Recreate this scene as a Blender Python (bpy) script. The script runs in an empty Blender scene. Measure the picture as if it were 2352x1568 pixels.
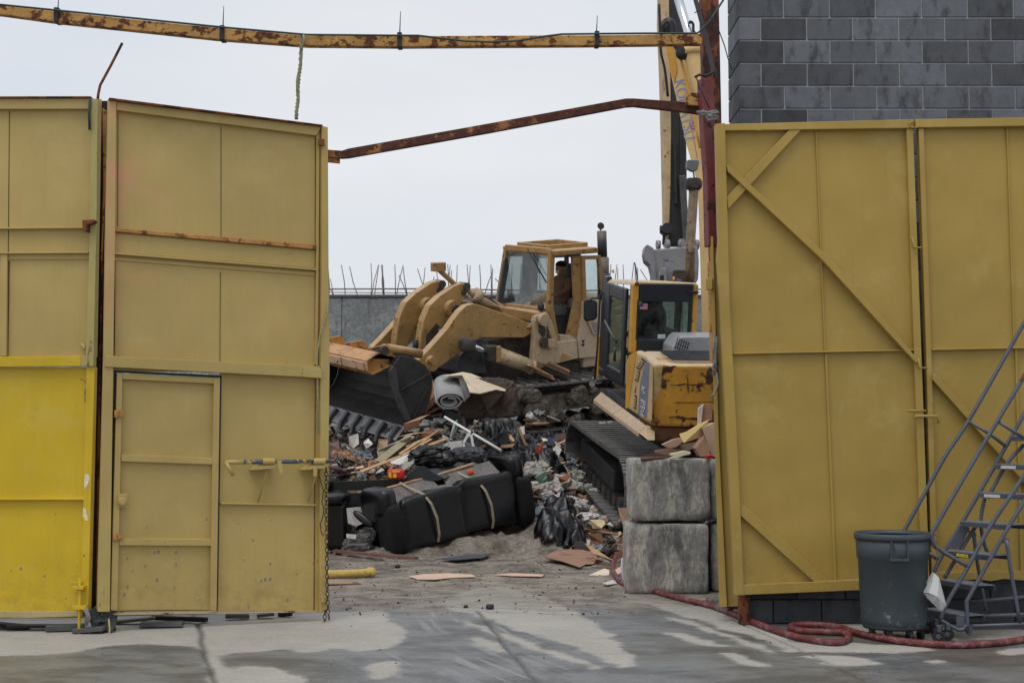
import bpy, bmesh, math, random
import numpy as np
from mathutils import Vector, Matrix, noise as mnoise
R = random.Random(7)
SC = bpy.context.scene
COL = SC.collection
# ------------------------------------------------------------------ camera
FPX, CX, CY, CAMZ = 3267.0, 1176.0, 784.0, 1.65
PITCH = math.atan(196.0 / FPX)
cam = bpy.data.cameras.new('camera'); camo = bpy.data.objects.new('camera', cam); COL.objects.link(camo)
camo.location = (0, 0, CAMZ); camo.rotation_euler = (math.pi / 2 + PITCH, 0, 0)
cam.sensor_width = 36; cam.lens = 36 * FPX / 2352.0; cam.clip_end = 3000
cam.dof.use_dof = True; cam.dof.focus_distance = 12.5; cam.dof.aperture_fstop = 9.0
SC.camera = camo
SC.view_settings.view_transform = 'Standard'; SC.view_settings.look = 'None'
SC.view_settings.exposure = 0.0; SC.view_settings.gamma = 1.0
# ------------------------------------------------------------------ world: overcast sky
W = bpy.data.worlds.new('World'); SC.world = W; W.use_nodes = True
wn = W.node_tree.nodes; wl = W.node_tree.links; wn.clear()
SUN_EL, SUN_AZ = math.radians(66), math.radians(205)
sky = wn.new('ShaderNodeTexSky'); sky.sky_type = 'NISHITA'; sky.sun_disc = False
sky.sun_elevation = SUN_EL; sky.sun_rotation = SUN_AZ; sky.dust_density = 3.0; sky.air_density = 1.0
tc = wn.new('ShaderNodeTexCoord')
mp = wn.new('ShaderNodeMapping'); mp.inputs['Scale'].default_value = (1, 1, 3.5)
wl.new(tc.outputs['Generated'], mp.inputs[0])
cn = wn.new('ShaderNodeTexNoise'); cn.inputs['Scale'].default_value = 2.2; cn.inputs['Detail'].default_value = 5
wl.new(mp.outputs[0], cn.inputs[0])
cr = wn.new('ShaderNodeValToRGB')
cr.color_ramp.elements[0].position = .3; cr.color_ramp.elements[0].color = (.79, .84, .925, 1)
cr.color_ramp.elements[1].position = .72; cr.color_ramp.elements[1].color = (.985, .992, 1.0, 1)
wl.new(cn.outputs[0], cr.inputs[0])
sc_ = wn.new('ShaderNodeVectorMath'); sc_.operation = 'SCALE'; sc_.inputs[3].default_value = 8.3
wl.new(cr.outputs[0], sc_.inputs[0])
mx = wn.new('ShaderNodeMixRGB'); mx.inputs[0].default_value = .9
wl.new(sky.outputs[0], mx.inputs[1]); wl.new(sc_.outputs[0], mx.inputs[2])
bg = wn.new('ShaderNodeBackground'); bg.inputs[1].default_value = .110
wl.new(mx.outputs[0], bg.inputs[0])
wo = wn.new('ShaderNodeOutputWorld'); wl.new(bg.outputs[0], wo.inputs[0])
sun = bpy.data.lights.new('sun', 'SUN'); sun.energy = 1.15; sun.angle = math.radians(30); sun.color = (1, .98, .95)
suno = bpy.data.objects.new('sun', sun); COL.objects.link(suno)
sd = Vector((math.sin(SUN_AZ) * math.cos(SUN_EL), math.cos(SUN_AZ) * math.cos(SUN_EL), math.sin(SUN_EL)))
suno.rotation_euler = sd.to_track_quat('Z', 'Y').to_euler(); suno.location = (0, -5, 20)

# ------------------------------------------------------------------ pixel helpers (photo points measured on a 2352 px wide copy)
cp, sp = math.cos(PITCH), math.sin(PITCH)
def ray(u, v):
    x = (u - CX) / FPX; up = (CY - v) / FPX
    return Vector((x, cp - up * sp, sp + up * cp))
CAMP = Vector((0, 0, CAMZ))
def P(u, v, Y):
    d = ray(u, v); return CAMP + d * (Y / d.y)
def G(u, v, z=0.0):
    d = ray(u, v); return CAMP + d * ((z - CAMZ) / d.z)
class Plane:
    def __init__(s, p, n): s.p = Vector(p); s.n = Vector(n).normalized()
    def hit(s, u, v):
        d = ray(u, v); return CAMP + d * ((s.p - CAMP).dot(s.n) / d.dot(s.n))
    def off(s, k): return Plane(s.p + s.n * k, s.n)
# ------------------------------------------------------------------ mesh builder
ORG = {}
def L(*c):
    return tuple(((x / 255) / 12.92 if x <= 10.3 else (((x / 255) + .055) / 1.055) ** 2.4) for x in c)
class MB:
    def __init__(s): s.v = []; s.f = []; s.c = []; s.cur = None; s.sm = []
    def add(s, vs, fs, smooth=False):
        b = len(s.v); s.v += [Vector(p) for p in vs]
        for f in fs: s.f.append([i + b for i in f]); s.c.append(s.cur); s.sm.append(smooth)
    def hexa(s, p):
        s.add(p, [(0, 3, 2, 1), (4, 5, 6, 7), (0, 1, 5, 4), (1, 2, 6, 5), (2, 3, 7, 6), (3, 0, 4, 7)])
    def box(s, c, d, ax=None):
        c = Vector(c); X, Y, Z = ax or (Vector((1, 0, 0)), Vector((0, 1, 0)), Vector((0, 0, 1)))
        h = [.5 * k for k in d]
        s.hexa([c + X * (a * h[0]) + Y * (b * h[1]) + Z * (e * h[2]) for e in (-1, 1) for a, b in ((-1, -1), (1, -1), (1, 1), (-1, 1))])
    def beam(s, a, b, w, h, up=(0, 0, 1)):
        a = Vector(a); b = Vector(b); d = b - a; l = d.length
        if l < 1e-6: return
        d = d / l; up = Vector(up)
        if abs(d.dot(up)) > .97: up = Vector((0, 1, 0))
        sd_ = d.cross(up).normalized(); u2 = sd_.cross(d).normalized()
        s.box((a + b) / 2, (l, w, h), (d, sd_, u2))
    def prism(s, pts, vec):
        n = len(pts); vec = Vector(vec); pts = [Vector(p) for p in pts]
        s.add(pts + [p + vec for p in pts], [list(range(n))[::-1], list(range(n, 2 * n))] + [(i, (i + 1) % n, n + (i + 1) % n, n + i) for i in range(n)])
    def slab(s, uv, pl, d0, d1):
        ps = [pl.hit(u, v) for u, v in uv]
        s.prism([p + pl.n * d0 for p in ps], pl.n * (d1 - d0))
    def bar(s, pl, a, b, w, d0, d1):
        "bar on a plane between two photo points, w metres wide"
        A = pl.hit(*a); B = pl.hit(*b); t = (B - A).normalized(); q = t.cross(pl.n) * (w / 2)
        s.prism([p + pl.n * d0 for p in (A - q, B - q, B + q, A + q)], pl.n * (d1 - d0))
    def sheet(s, prof, vec, th=None):
        "open profile swept along a vector; th thickens it"
        prof = [Vector(p) for p in prof]; vec = Vector(vec); n = len(prof)
        if not th:
            s.add(prof + [p + vec for p in prof], [(i, i + 1, n + i + 1, n + i) for i in range(n - 1)]); return
        vn = vec.normalized(); off = []
        for i, p in enumerate(prof):
            t = (prof[min(i + 1, n - 1)] - prof[max(i - 1, 0)]).normalized(); off.append(p + t.cross(vn) * th)
        for i in range(n - 1):
            s.add([prof[i], prof[i + 1], off[i + 1], off[i]] + [q + vec for q in (prof[i], prof[i + 1], off[i + 1], off[i])],
                  [(0, 3, 2, 1), (4, 5, 6, 7), (0, 1, 5, 4), (1, 2, 6, 5), (2, 3, 7, 6), (3, 0, 4, 7)])
    def tube(s, pts, r, n=8, caps=True):
        pts = [Vector(p) for p in pts]; m = len(pts)
        rs = r if isinstance(r, (list, tuple)) else [r] * m
        t0 = (pts[1] - pts[0]).normalized()
        nn = t0.cross(Vector((0, 0, 1)));
        if nn.length < .05: nn = t0.cross(Vector((0, 1, 0)))
        nn.normalize(); vs = []
        for i, p in enumerate(pts):
            t = (pts[min(i + 1, m - 1)] - pts[max(i - 1, 0)]).normalized()
            nn = (nn - t * nn.dot(t))
            if nn.length < 1e-5: nn = t.orthogonal()
            nn.normalize(); bb = t.cross(nn)
            for k in range(n):
                a = 2 * math.pi * k / n; vs.append(p + (nn * math.cos(a) + bb * math.sin(a)) * rs[i])
        fs = [(i * n + k, i * n + (k + 1) % n, (i + 1) * n + (k + 1) % n, (i + 1) * n + k) for i in range(m - 1) for k in range(n)]
        s.add(vs, fs, True)
        if caps:
            b = len(s.v) - m * n
            s.f.append([b + k for k in range(n)][::-1]); s.c.append(s.cur); s.sm.append(False)
            s.f.append([b + (m - 1) * n + k for k in range(n)]); s.c.append(s.cur); s.sm.append(False)
    def lathe(s, c, prof, n=24, ax=None, sx=1.0):
        c = Vector(c); X, Y, Z = ax or (Vector((1, 0, 0)), Vector((0, 1, 0)), Vector((0, 0, 1)))
        vs = [c + X * (r * math.cos(2 * math.pi * k / n) * sx) + Y * (r * math.sin(2 * math.pi * k / n)) + Z * z for r, z in prof for k in range(n)]
        s.add(vs, [(i * n + k, i * n + (k + 1) % n, (i + 1) * n + (k + 1) % n, (i + 1) * n + k) for i in range(len(prof) - 1) for k in range(n)], True)
    def disc(s, c, ax_, r, h, n=16):
        ax_ = Vector(ax_).normalized(); c = Vector(c)
        s.tube([c - ax_ * h / 2, c + ax_ * h / 2], r, n)
    def puff(s, c, h, ax=None, e=.5, wr=.0, ws=3., seed=0, nu=20, nv=14, ridge=False):
        c = Vector(c); X, Y, Z = ax or (Vector((1, 0, 0)), Vector((0, 1, 0)), Vector((0, 0, 1)))
        sg = lambda w, m: math.copysign(abs(w) ** m, w)
        vs = []
        for j in range(nv + 1):
            ph = -math.pi / 2 + math.pi * j / nv
            for k in range(nu):
                th = 2 * math.pi * k / nu
                q = Vector((sg(math.cos(ph), e) * sg(math.cos(th), e), sg(math.cos(ph), e) * sg(math.sin(th), e), sg(math.sin(ph), e)))
                p = X * (q.x * h[0]) + Y * (q.y * h[1]) + Z * (q.z * h[2])
                if wr:
                    w = mnoise.noise(p * ws + Vector((seed * 3.1, seed * 1.7, 0)))
                    w2 = mnoise.noise(p * ws * 2.7 + Vector((0, seed, seed)))
                    if ridge: w = 1 - 2 * abs(w) * 1.6; w2 = 1 - 2 * abs(w2) * 1.6
                    p = p * (1 + wr * (w + .5 * w2) / max(h))
                vs.append(c + p)
        s.add(vs, [(j * nu + k, j * nu + (k + 1) % nu, (j + 1) * nu + (k + 1) % nu, (j + 1) * nu + k) for j in range(nv) for k in range(nu)], not ridge)
    def build(s, name, m, parent=None, bevel=0., loc=None, smooth=None, seg=2, sub=0):
        if parent is not None: org = ORG[parent.name]
        elif loc is not None: org = Vector(loc)
        else:
            n = len(s.v); org = Vector((sum(p.x for p in s.v) / n, sum(p.y for p in s.v) / n, min(p.z for p in s.v)))
        me = bpy.data.meshes.new(name)
        me.from_pydata([tuple(p - org) for p in s.v], [], s.f)
        if any(c is not None for c in s.c):
            at = me.color_attributes.new('tint', 'FLOAT_COLOR', 'CORNER'); arr = []
            for c, f in zip(s.c, s.f):
                c = c or (1, 1, 1); arr += [c[0], c[1], c[2], 1.0] * len(f)
            at.data.foreach_set('color', arr)
        bm = bmesh.new(); bm.from_mesh(me); bmesh.ops.recalc_face_normals(bm, faces=bm.faces)
        bm.to_mesh(me); bm.free()
        me.polygons.foreach_set('use_smooth', [bool(x) if smooth is None else smooth for x in s.sm])
        for mm in (m if isinstance(m, (list, tuple)) else [m]): me.materials.append(mm)
        o = bpy.data.objects.new(name, me); COL.objects.link(o)
        ORG[o.name] = org
        if parent is not None: o.parent = parent
        else: o.location = org
        if bevel:
            b = o.modifiers.new('b', 'BEVEL'); b.width = bevel; b.segments = seg; b.limit_method = 'ANGLE'; b.angle_limit = math.radians(40)
        if sub:
            b = o.modifiers.new('s', 'SUBSURF'); b.levels = sub; b.render_levels = sub
        return o
def tag(o, label, cat, group=None):
    o['label'] = label; o['category'] = cat
    if group: o['group'] = group
    return o
def thing(name, label, cat, loc, group=None):
    o = bpy.data.objects.new(name, None); COL.objects.link(o); o.location = loc; o.empty_display_size = .2
    ORG[o.name] = Vector(loc); return tag(o, label, cat, group)
def struct(o, kind='structure'): o['kind'] = kind; return o
# ------------------------------------------------------------------ materials
class NT:
    def __init__(s, name):
        s.m = bpy.data.materials.new(name); s.m.use_nodes = True; s.t = s.m.node_tree; s.t.nodes.clear()
        s.out = s.n('ShaderNodeOutputMaterial'); s.b = s.n('ShaderNodeBsdfPrincipled'); s.l(s.b.outputs[0], s.out.inputs[0])
        s.tc = s.n('ShaderNodeTexCoord').outputs['Object']
    def n(s, t, **k):
        x = s.t.nodes.new(t)
        for a, b in k.items(): setattr(x, a, b)
        return x
    def l(s, a, b): s.t.links.new(a, b)
    def noise(s, scale, detail=4, rough=.6, st=(1, 1, 1), vec=None, off=0):
        mp_ = s.n('ShaderNodeMapping'); mp_.inputs['Scale'].default_value = st; mp_.inputs['Location'].default_value = (off, off * .7, off * 1.3)
        s.l(vec or s.tc, mp_.inputs[0]); x = s.n('ShaderNodeTexNoise'); x.inputs['Scale'].default_value = scale
        x.inputs['Detail'].default_value = detail; x.inputs['Roughness'].default_value = rough; s.l(mp_.outputs[0], x.inputs[0]); return x.outputs[0]
    def ramp(s, fac, lo, hi, a=0., b=1.):
        x = s.n('ShaderNodeMapRange'); x.interpolation_type = 'SMOOTHSTEP'
        for i, k in enumerate((lo, hi, a, b)): x.inputs[i + 1].default_value = k
        s.l(fac, x.inputs[0]); return x.outputs[0]
    def math(s, op, a, b=0.):
        x = s.n('ShaderNodeMath', operation=op)
        for i, k in enumerate((a, b)):
            if isinstance(k, (int, float)): x.inputs[i].default_value = k
            else: s.l(k, x.inputs[i])
        return x.outputs[0]
    def mix(s, fac, a, b, mode='MIX'):
        x = s.n('ShaderNodeMixRGB', blend_type=mode)
        for i, k in enumerate((fac, a, b)):
            if isinstance(k, (int, float)): x.inputs[i].default_value = k
            elif isinstance(k, tuple): x.inputs[i].default_value = (k[0], k[1], k[2], 1)
            else: s.l(k, x.inputs[i])
        return x.outputs[0]
    def var(s, col, amt, scale, off=0, st=(1, 1, 1)):
        g = s.ramp(s.noise(scale, 5, .6, st, off=off), .25, .75, 1 - amt, 1 + amt)
        x = s.n('ShaderNodeVectorMath', operation='SCALE')
        if isinstance(col, tuple): x.inputs[0].default_value = col
        else: s.l(col, x.inputs[0])
        s.l(g, x.inputs[3]); return x.outputs[0]
    def bump(s, h, strength, dist=.01):
        x = s.n('ShaderNodeBump'); x.inputs['Strength'].default_value = strength; x.inputs['Distance'].default_value = dist
        s.l(h, x.inputs['Height']); s.l(x.outputs[0], s.b.inputs['Normal'])
    def fin(s, col, rough, metal=0.):
        for k, v in (('Base Color', col), ('Roughness', rough), ('Metallic', metal)):
            if isinstance(v, tuple): s.b.inputs[k].default_value = (v[0], v[1], v[2], 1)
            elif isinstance(v, (int, float)): s.b.inputs[k].default_value = v
            else: s.l(v, s.b.inputs[k])
        return s.m
    def upz(s):
        g = s.n('ShaderNodeNewGeometry'); x = s.n('ShaderNodeSeparateXYZ'); s.l(g.outputs['Normal'], x.inputs[0]); return x.outputs[2]
    def sep(s):
        x = s.n('ShaderNodeSeparateXYZ'); s.l(s.tc, x.inputs[0]); return x.outputs
def mat(name, col, rough=.6, metal=0., var=.12, vs=3., bump=.15, bs=30., rust=0., rs=4., rcol=None, dust=0., dcol=None, st=(1, 1, 1), tint=False, grime=0., gcol=(.02, .018, .015)):
    n = NT(name); c = col
    if tint:
        a = n.n('ShaderNodeVertexColor'); a.layer_name = 'tint'; c = n.mix(1., a.outputs[0], col, 'MULTIPLY')
    c = n.var(c, var, vs, 1, st); c = n.var(c, var * .5, vs * 7, 5, st); rgh = rough
    if grime:
        f = n.ramp(n.noise(vs * 1.3, 7, .7, (1, 1, .35), off=9), .62 - grime * .3, .72, 0, .9); c = n.mix(f, c, gcol)
    if rust:
        f = n.ramp(n.noise(rs, 9, .72, st, off=3), .66 - rust * .35, .70 - rust * .33)
        rc = n.var(rcol or L(92, 48, 26), .5, rs * 4, 7); c = n.mix(f, c, rc); rgh = n.ramp(f, 0, 1, rough, .85)
    if dust:
        f = n.math('MULTIPLY', n.ramp(n.upz(), .1, .9), dust)
        f = n.math('MULTIPLY', f, n.ramp(n.noise(6, 5, .6, off=11), .3, .6, .5, 1)); c = n.mix(f, c, dcol or L(170, 155, 135))
    if bump: n.bump(n.noise(bs, 5, .65, st), bump)
    return n.fin(c, rgh, metal)
# ------------------------------------------------------------------ gate paint
def gate_mat(name, col, spat=1., pink=0., fresh=None):
    n = NT(name); c = n.var(col, .09, 1.0, 2); c = n.var(c, .02, 40, 4, (1, 1, .06))
    xyz = n.sep()
    if pink:   # sun-faded primer showing through near the hinge side and along the angles
        f = n.math('MULTIPLY', n.ramp(n.noise(2.2, 7, .7, off=4), .45, .7), n.ramp(xyz[0], .05, .55, 1, .12))
        f = n.math('MULTIPLY', f, n.ramp(xyz[2], 2.0, 2.6)); c = n.mix(n.math('MULTIPLY', f, pink), c, L(205, 150, 110))
    if spat:   # mud splashes, thickest near the ground
        v = n.n('ShaderNodeTexVoronoi'); v.inputs['Scale'].default_value = 15; v.inputs['Randomness'].default_value = 1
        mp_ = n.n('ShaderNodeMapping'); mp_.inputs['Scale'].default_value = (1.2, 1.2, .8); n.l(n.tc, mp_.inputs[0]); n.l(mp_.outputs[0], v.inputs[0])
        sz = n.noise(9, 2, off=6); thr = n.math('MULTIPLY', n.ramp(sz, .42, .66, 0, .24), n.ramp(xyz[2], .3, 1.6, 1, 0))
        f = n.math('LESS_THAN', v.outputs['Distance'], thr); c = n.mix(n.math('MULTIPLY', f, .75 * spat), c, L(105, 105, 100))
        c = n.mix(n.math('MULTIPLY', n.ramp(xyz[2], .1, .7, .35, 0), n.ramp(n.noise(7, 6, .7), .4, .7)), c, L(110, 92, 60))
    f = n.ramp(n.noise(5, 9, .75, off=8), .70, .74); c = n.mix(n.math('MULTIPLY', f, .8), c, L(96, 62, 34))
    f = n.ramp(n.noise(14, 3, .6, (1, 1, .05), off=8), .60, .9, 0, .35); c = n.mix(n.math('MULTIPLY',f,.8), c, L(120, 96, 52))
    f = n.math('MULTIPLY', n.ramp(n.noise(2.6, 8, .7, off=31), .5, .68), .16); c = n.mix(f, c, L(206, 186, 126))
    f = n.math('MULTIPLY', n.ramp(n.noise(3.2, 9, .8, (1, 1, .5), off=37), .56, .7), .2); c = n.mix(f, c, L(116, 92, 44))
    n.bump(n.math('MULTIPLY', n.noise(1.5, 1), 14.), .16, .014)
    return n.fin(c, n.ramp(n.noise(3), .3, .7, .42, .62))
PAINT_L = gate_mat('gate_paint', L(180, 156, 92), 1., 1.)
PAINT_B = gate_mat('gate_paint_bright', L(204, 172, 22), 1.)
PAINT_R = gate_mat('gate_paint_ochre', L(165, 137, 62), .3)
RUSTY = mat('rusty_steel', L(188, 142, 78), .7, 0, .25, 6, .3, 40, rust=.46, rs=11, st=(.8, 1, 1), rcol=L(98, 56, 34))
RUSTD = mat('dark_rust', L(120, 66, 38), .85, 0, .4, 6, .4, 50, rust=.5, rs=7, rcol=L(52, 28, 22), st=(1, 1, .4))
RUSTBAND = mat('orange_rust', L(176, 128, 70), .8, 0, .2, 8, .2, 50, rust=.35, rs=8, rcol=L(120, 74, 40))
REDP = mat('red_primer', L(112, 50, 54), .55, 0, .2, 4, .2, 40, rust=.4, rs=6, rcol=L(60, 34, 26))
BLACK = mat('black_metal', L(38, 38, 42), .6, 0, .2, 8, .2, 60)
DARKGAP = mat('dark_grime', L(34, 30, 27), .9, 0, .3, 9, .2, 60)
# ------------------------------------------------------------------ ground
def vn(x, y, s=0):
    def h(i, j):
        a = np.sin(i * 127.1 + j * 311.7 + s * 74.7) * 43758.5453; return a - np.floor(a)
    xi = np.floor(x); yi = np.floor(y); fx = x - xi; fy = y - yi; fx = fx * fx * (3 - 2 * fx); fy = fy * fy * (3 - 2 * fy)
    return (h(xi, yi) * (1 - fx) + h(xi + 1, yi) * fx) * (1 - fy) + (h(xi, yi + 1) * (1 - fx) + h(xi + 1, yi + 1) * fx) * fy
def fbm(x, y, s=0, o=4):
    r = 0; a = .5
    for k in range(o): r = r + a * vn(x * 2 ** k, y * 2 ** k, s + k); a *= .5
    return r
def inpoly(x, y, poly):
    r = np.zeros(x.shape, bool); n = len(poly)
    for i in range(n):
        x0, y0 = poly[i]; x1, y1 = poly[(i + 1) % n]
        if y0 == y1: continue
        c = ((y0 > y) != (y1 > y)) & (x < (x1 - x0) * (y - y0) / (y1 - y0) + x0); r ^= c
    return r
def seg(x, y, a, b):
    dx, dy = b[0] - a[0], b[1] - a[1]; t = np.clip(((x - a[0]) * dx + (y - a[1]) * dy) / (dx * dx + dy * dy), 0, 1)
    return np.hypot(x - a[0] - t * dx, y - a[1] - t * dy)
def g2(u, v): p = G(u, v); return (p.x, p.y)
def grid(name, x0, x1, y0, y1, st, zf, m, attrs=None):
    nx = int((x1 - x0) / st) + 1; ny = int((y1 - y0) / st) + 1
    X, Y = np.meshgrid(np.linspace(x0, x1, nx), np.linspace(y0, y1, ny)); Z = zf(X, Y)
    co = np.stack([X.ravel(), Y.ravel(), Z.ravel()], 1)
    i = (np.arange(ny - 1)[:, None] * nx + np.arange(nx - 1)[None, :]).ravel()
    f = np.stack([i, i + 1, i + nx + 1, i + nx], 1)
    me = bpy.data.meshes.new(name); me.vertices.add(len(co)); me.vertices.foreach_set('co', co.ravel())
    me.loops.add(f.size); me.loops.foreach_set('vertex_index', f.ravel()); me.polygons.add(len(f))
    me.polygons.foreach_set('loop_start', np.arange(len(f)) * 4); me.polygons.foreach_set('loop_total', np.full(len(f), 4))
    me.polygons.foreach_set('use_smooth', np.ones(len(f), bool)); me.update(calc_edges=True)
    for k, fn in (attrs or {}).items():
        a = me.attributes.new(k, 'FLOAT', 'POINT'); a.data.foreach_set('value', fn(X, Y).ravel().astype(np.float32))
    me.materials.append(m); o = bpy.data.objects.new(name, me); COL.objects.link(o); o['kind'] = 'structure'; ORG[o.name] = Vector((0, 0, 0)); return o
Z2 = lambda L_: [(746.5 + x * .4142, 918.7 + y * .4142) for x, y in L_]
Z5 = lambda L_: [(1177 + x * .4995, 1234.5 + y * .4995) for x, y in L_]
DRY = [
 [(-700, 1430), (0, 1425), (460, 1425), (740, 1405), (862, 1405), (905, 1430), (936, 1462), (905, 1486), (830, 1497), (760, 1490), (700, 1497), (640, 1490), (560, 1500), (505, 1502), (440, 1485), (330, 1478), (230, 1484), (150, 1500), (-100, 1510), (-700, 1512)],
 [(465, 1470), (505, 1470), (515, 1560), (560, 1700), (520, 1700), (478, 1560)],
 [(500, 1545), (560, 1528), (640, 1535), (700, 1560), (690, 1620), (500, 1620)], [(830, 1528), (905, 1515), (925, 1530), (890, 1560), (860, 1560)],
 Z2([(620, 1120), (830, 1040), (960, 1030), (1110, 1060), (1250, 1100), (1390, 1180), (1500, 1240), (1600, 1310), (1690, 1400), (1712, 1440), (1700, 1492), (1560, 1450), (1400, 1370), (1230, 1320), (1060, 1270), (900, 1210), (700, 1160)]),
 Z2([(700, 1205), (900, 1262), (1100, 1335), (1300, 1400), (1530, 1485), (1500, 1495), (1280, 1425), (1080, 1360), (880, 1285), (760, 1235)]),
 Z2([(805, 1315), (860, 1310), (960, 1355), (1040, 1400), (960, 1400), (850, 1355)]),
 Z2([(0, 1170), (330, 1165), (345, 1195), (0, 1205)]),
 Z5([(560, 290), (900, 320), (1050, 370), (1200, 430), (1300, 480), (1560, 480), (1860, 500), (1950, 515), (1850, 530), (1550, 530), (1250, 520), (1150, 470), (980, 420), (760, 350)]),
 Z5([(640, 345), (820, 385), (930, 425), (1050, 465), (1230, 540), (1180, 540), (960, 455), (800, 405)]),
 Z5([(700, 430), (780, 440), (900, 480), (1010, 500), (900, 500), (760, 465)]),
 Z5([(950, 525), (1020, 535), (1110, 565), (1180, 598), (1090, 590), (1000, 555)]),
 Z5([(1330, 535), (1500, 545), (1650, 550), (1680, 575), (1560, 590), (1420, 580)]), Z5([(1880, 560), (1990, 565), (1985, 575), (1890, 572)]),
 Z5([(2220, 515), (2500, 495), (2500, 530), (2240, 535)]),
 Z5([(1250, 380), (1700, 395), (2000, 420), (2500, 425), (2500, 470), (1700, 470), (1450, 420)]),
]
def dryf(X, Y):
    jx = (fbm(X * 4, Y * 4, 3) - .5) * .16 + (fbm(X * 18, Y * 18, 8) - .5) * .10; jy = (fbm(X * 4, Y * 4, 31) - .5) * .16 + (fbm(X * 18, Y * 18, 18) - .5) * .10
    r = np.zeros(X.shape)
    for p in DRY: r = np.maximum(r, inpoly(X + jx, Y + jy, [g2(u, v) for u, v in p]).astype(float))
    k = np.hanning(11); k = k / k.sum()
    for ax in (0, 1):
        r = np.apply_along_axis(lambda m: np.convolve(m, k, 'same'), ax, r)
    return r
JL = [((430, 1380), (455, 1437), (540, 1760)), ((1095, 1402), (1240, 1572), (1330, 1700)), ((-600, 1412), (746, 1403), (2700, 1400)), ((-600, 1505), (1100, 1502), (2700, 1488)), ((1680, 1420), (1860, 1500), (2100, 1620)), ((1010, 1392), (1300, 1400), (1420, 1398)), ((1180, 1381), (1500, 1390), (1720, 1388)), ((745, 1372), (1000, 1366), (1280, 1374)), ((1120, 1405), (1340, 1410), (1500, 1409))]
JW = [.022, .02, .010, .006, .008, .02, .016, .014, .02]
def jointf(X, Y):
    r = np.zeros(X.shape)
    wob = (fbm(X * 2, Y * 2, 5) - .5) * .05
    for pl_, w in zip(JL, JW):
        q = [g2(*p) for p in pl_]
        for a, b in zip(q[:-1], q[1:]): r = np.maximum(r, np.clip(1 - (seg(X + wob, Y, a, b) / (w + .012)), 0, 1) * (1 if w > .015 else .6))
    return r
def sweep(X, Y):   # faint broom / tyre arcs
    p = g2(1040, 1385); q = g2(1000, 1600); u_ = X + .42 * Y - .05 * (Y - 10) ** 2; return fbm(u_ * 26, Y * .9 + u_ * 2, 2, 3)
n = NT('concrete_apron'); c = n.var(L(126, 126, 127), .10, 1.3, 2); c = n.var(c, .12, 22, 3)
def at(n, name): a = n.n('ShaderNodeAttribute'); a.attribute_name = name; return a.outputs['Fac']
dry = n.ramp(n.math('ADD', at(n, 'dry'), n.math('ADD', n.math('MULTIPLY', n.math('SUBTRACT', n.noise(5, 10, .8, (.6, 1.5, 1)), .5), 2.2), n.math('MULTIPLY', n.math('SUBTRACT', n.noise(30, 8, .85, (.6, 1.6, 1)), .5), 2.6))), .22, .74)
yz = n.sep()[1]
left = n.ramp(n.sep()[0], -1.4, -.6, 0, 1)
arc = n.math('MULTIPLY', n.math('MULTIPLY', n.ramp(at(n, 'sweep'), .42, .62), n.ramp(n.noise(2.2, 4, .6, (1, .3, 1)), .42, .65)), n.math('MULTIPLY', left, n.ramp(n.sep()[0], .6, 1.0, 1, 0)))
wetc = n.mix(n.ramp(n.noise(1.5, 8, .7, (1, 1.6, 1), off=3), .38, .6), L(88, 90, 91), L(120, 122, 123))
wetc = n.mix(n.math('MULTIPLY', arc, .75), wetc, L(156, 158, 161))
wetc = n.mix(n.math('MULTIPLY', n.ramp(n.noise(.9, 5, .6, off=13), .45, .62), n.ramp(n.sep()[0], .3, 1.6, 0, .55)), wetc, L(82, 72, 56))
dryc = n.var(L(164, 160, 152), .09, 3, 5); dryc = n.var(dryc, .10, 30, 6)
dryc = n.mix(n.ramp(n.noise(11, 8, .75, off=5), .6, .72, 0, .5), dryc, L(112, 108, 102))
c = n.mix(dry, n.var(wetc, .10, 40, 9), dryc)
dirt = n.ramp(n.math('ADD', yz, n.math('MULTIPLY', n.math('SUBTRACT', n.noise(1.3, 6, .7, off=2), .5), 2.2)), 12.4, 13.6)
dirtc = n.mix(n.ramp(n.noise(3.4, 8, .75, off=21), .38, .62), L(104, 96, 86), L(150, 142, 130))
dirtc = n.mix(n.ramp(n.noise(26, 7, .8, off=23), .58, .68, 0, .7), dirtc, L(72, 64, 56))
c = n.mix(n.math('MULTIPLY', dirt, n.ramp(dry, 0, 1, 1, .55)), c, dirtc)
c = n.mix(n.math('MULTIPLY', at(n, 'joint'), .8), c, L(48, 45, 42))
n.bump(n.math('ADD', n.noise(70, 5, .7), n.math('MULTIPLY', n.math('MULTIPLY', n.noise(12, 6, .8), dirt), 3.)), .3, .012)
rg = n.ramp(n.math('MAXIMUM', dry, dirt), 0, 1, .38, .85)
APRON = n.fin(c, n.math('ADD', rg, n.math('MULTIPLY', n.math('SUBTRACT', n.noise(5, 5), .5), .25)))
grid('concrete_apron', -5.2, 5.4, 8.5, 16.0, .02, lambda x, y: 0 * x - .02 * (np.clip(jointf(x, y), 0, 1)) + .004 * (fbm(x * 3, y * 3, 9) - .5), APRON, {'dry': dryf, 'joint': jointf, 'sweep': sweep})
def sm(t): t = np.clip(t, 0, 1); return t * t * (3 - 2 * t)
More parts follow.
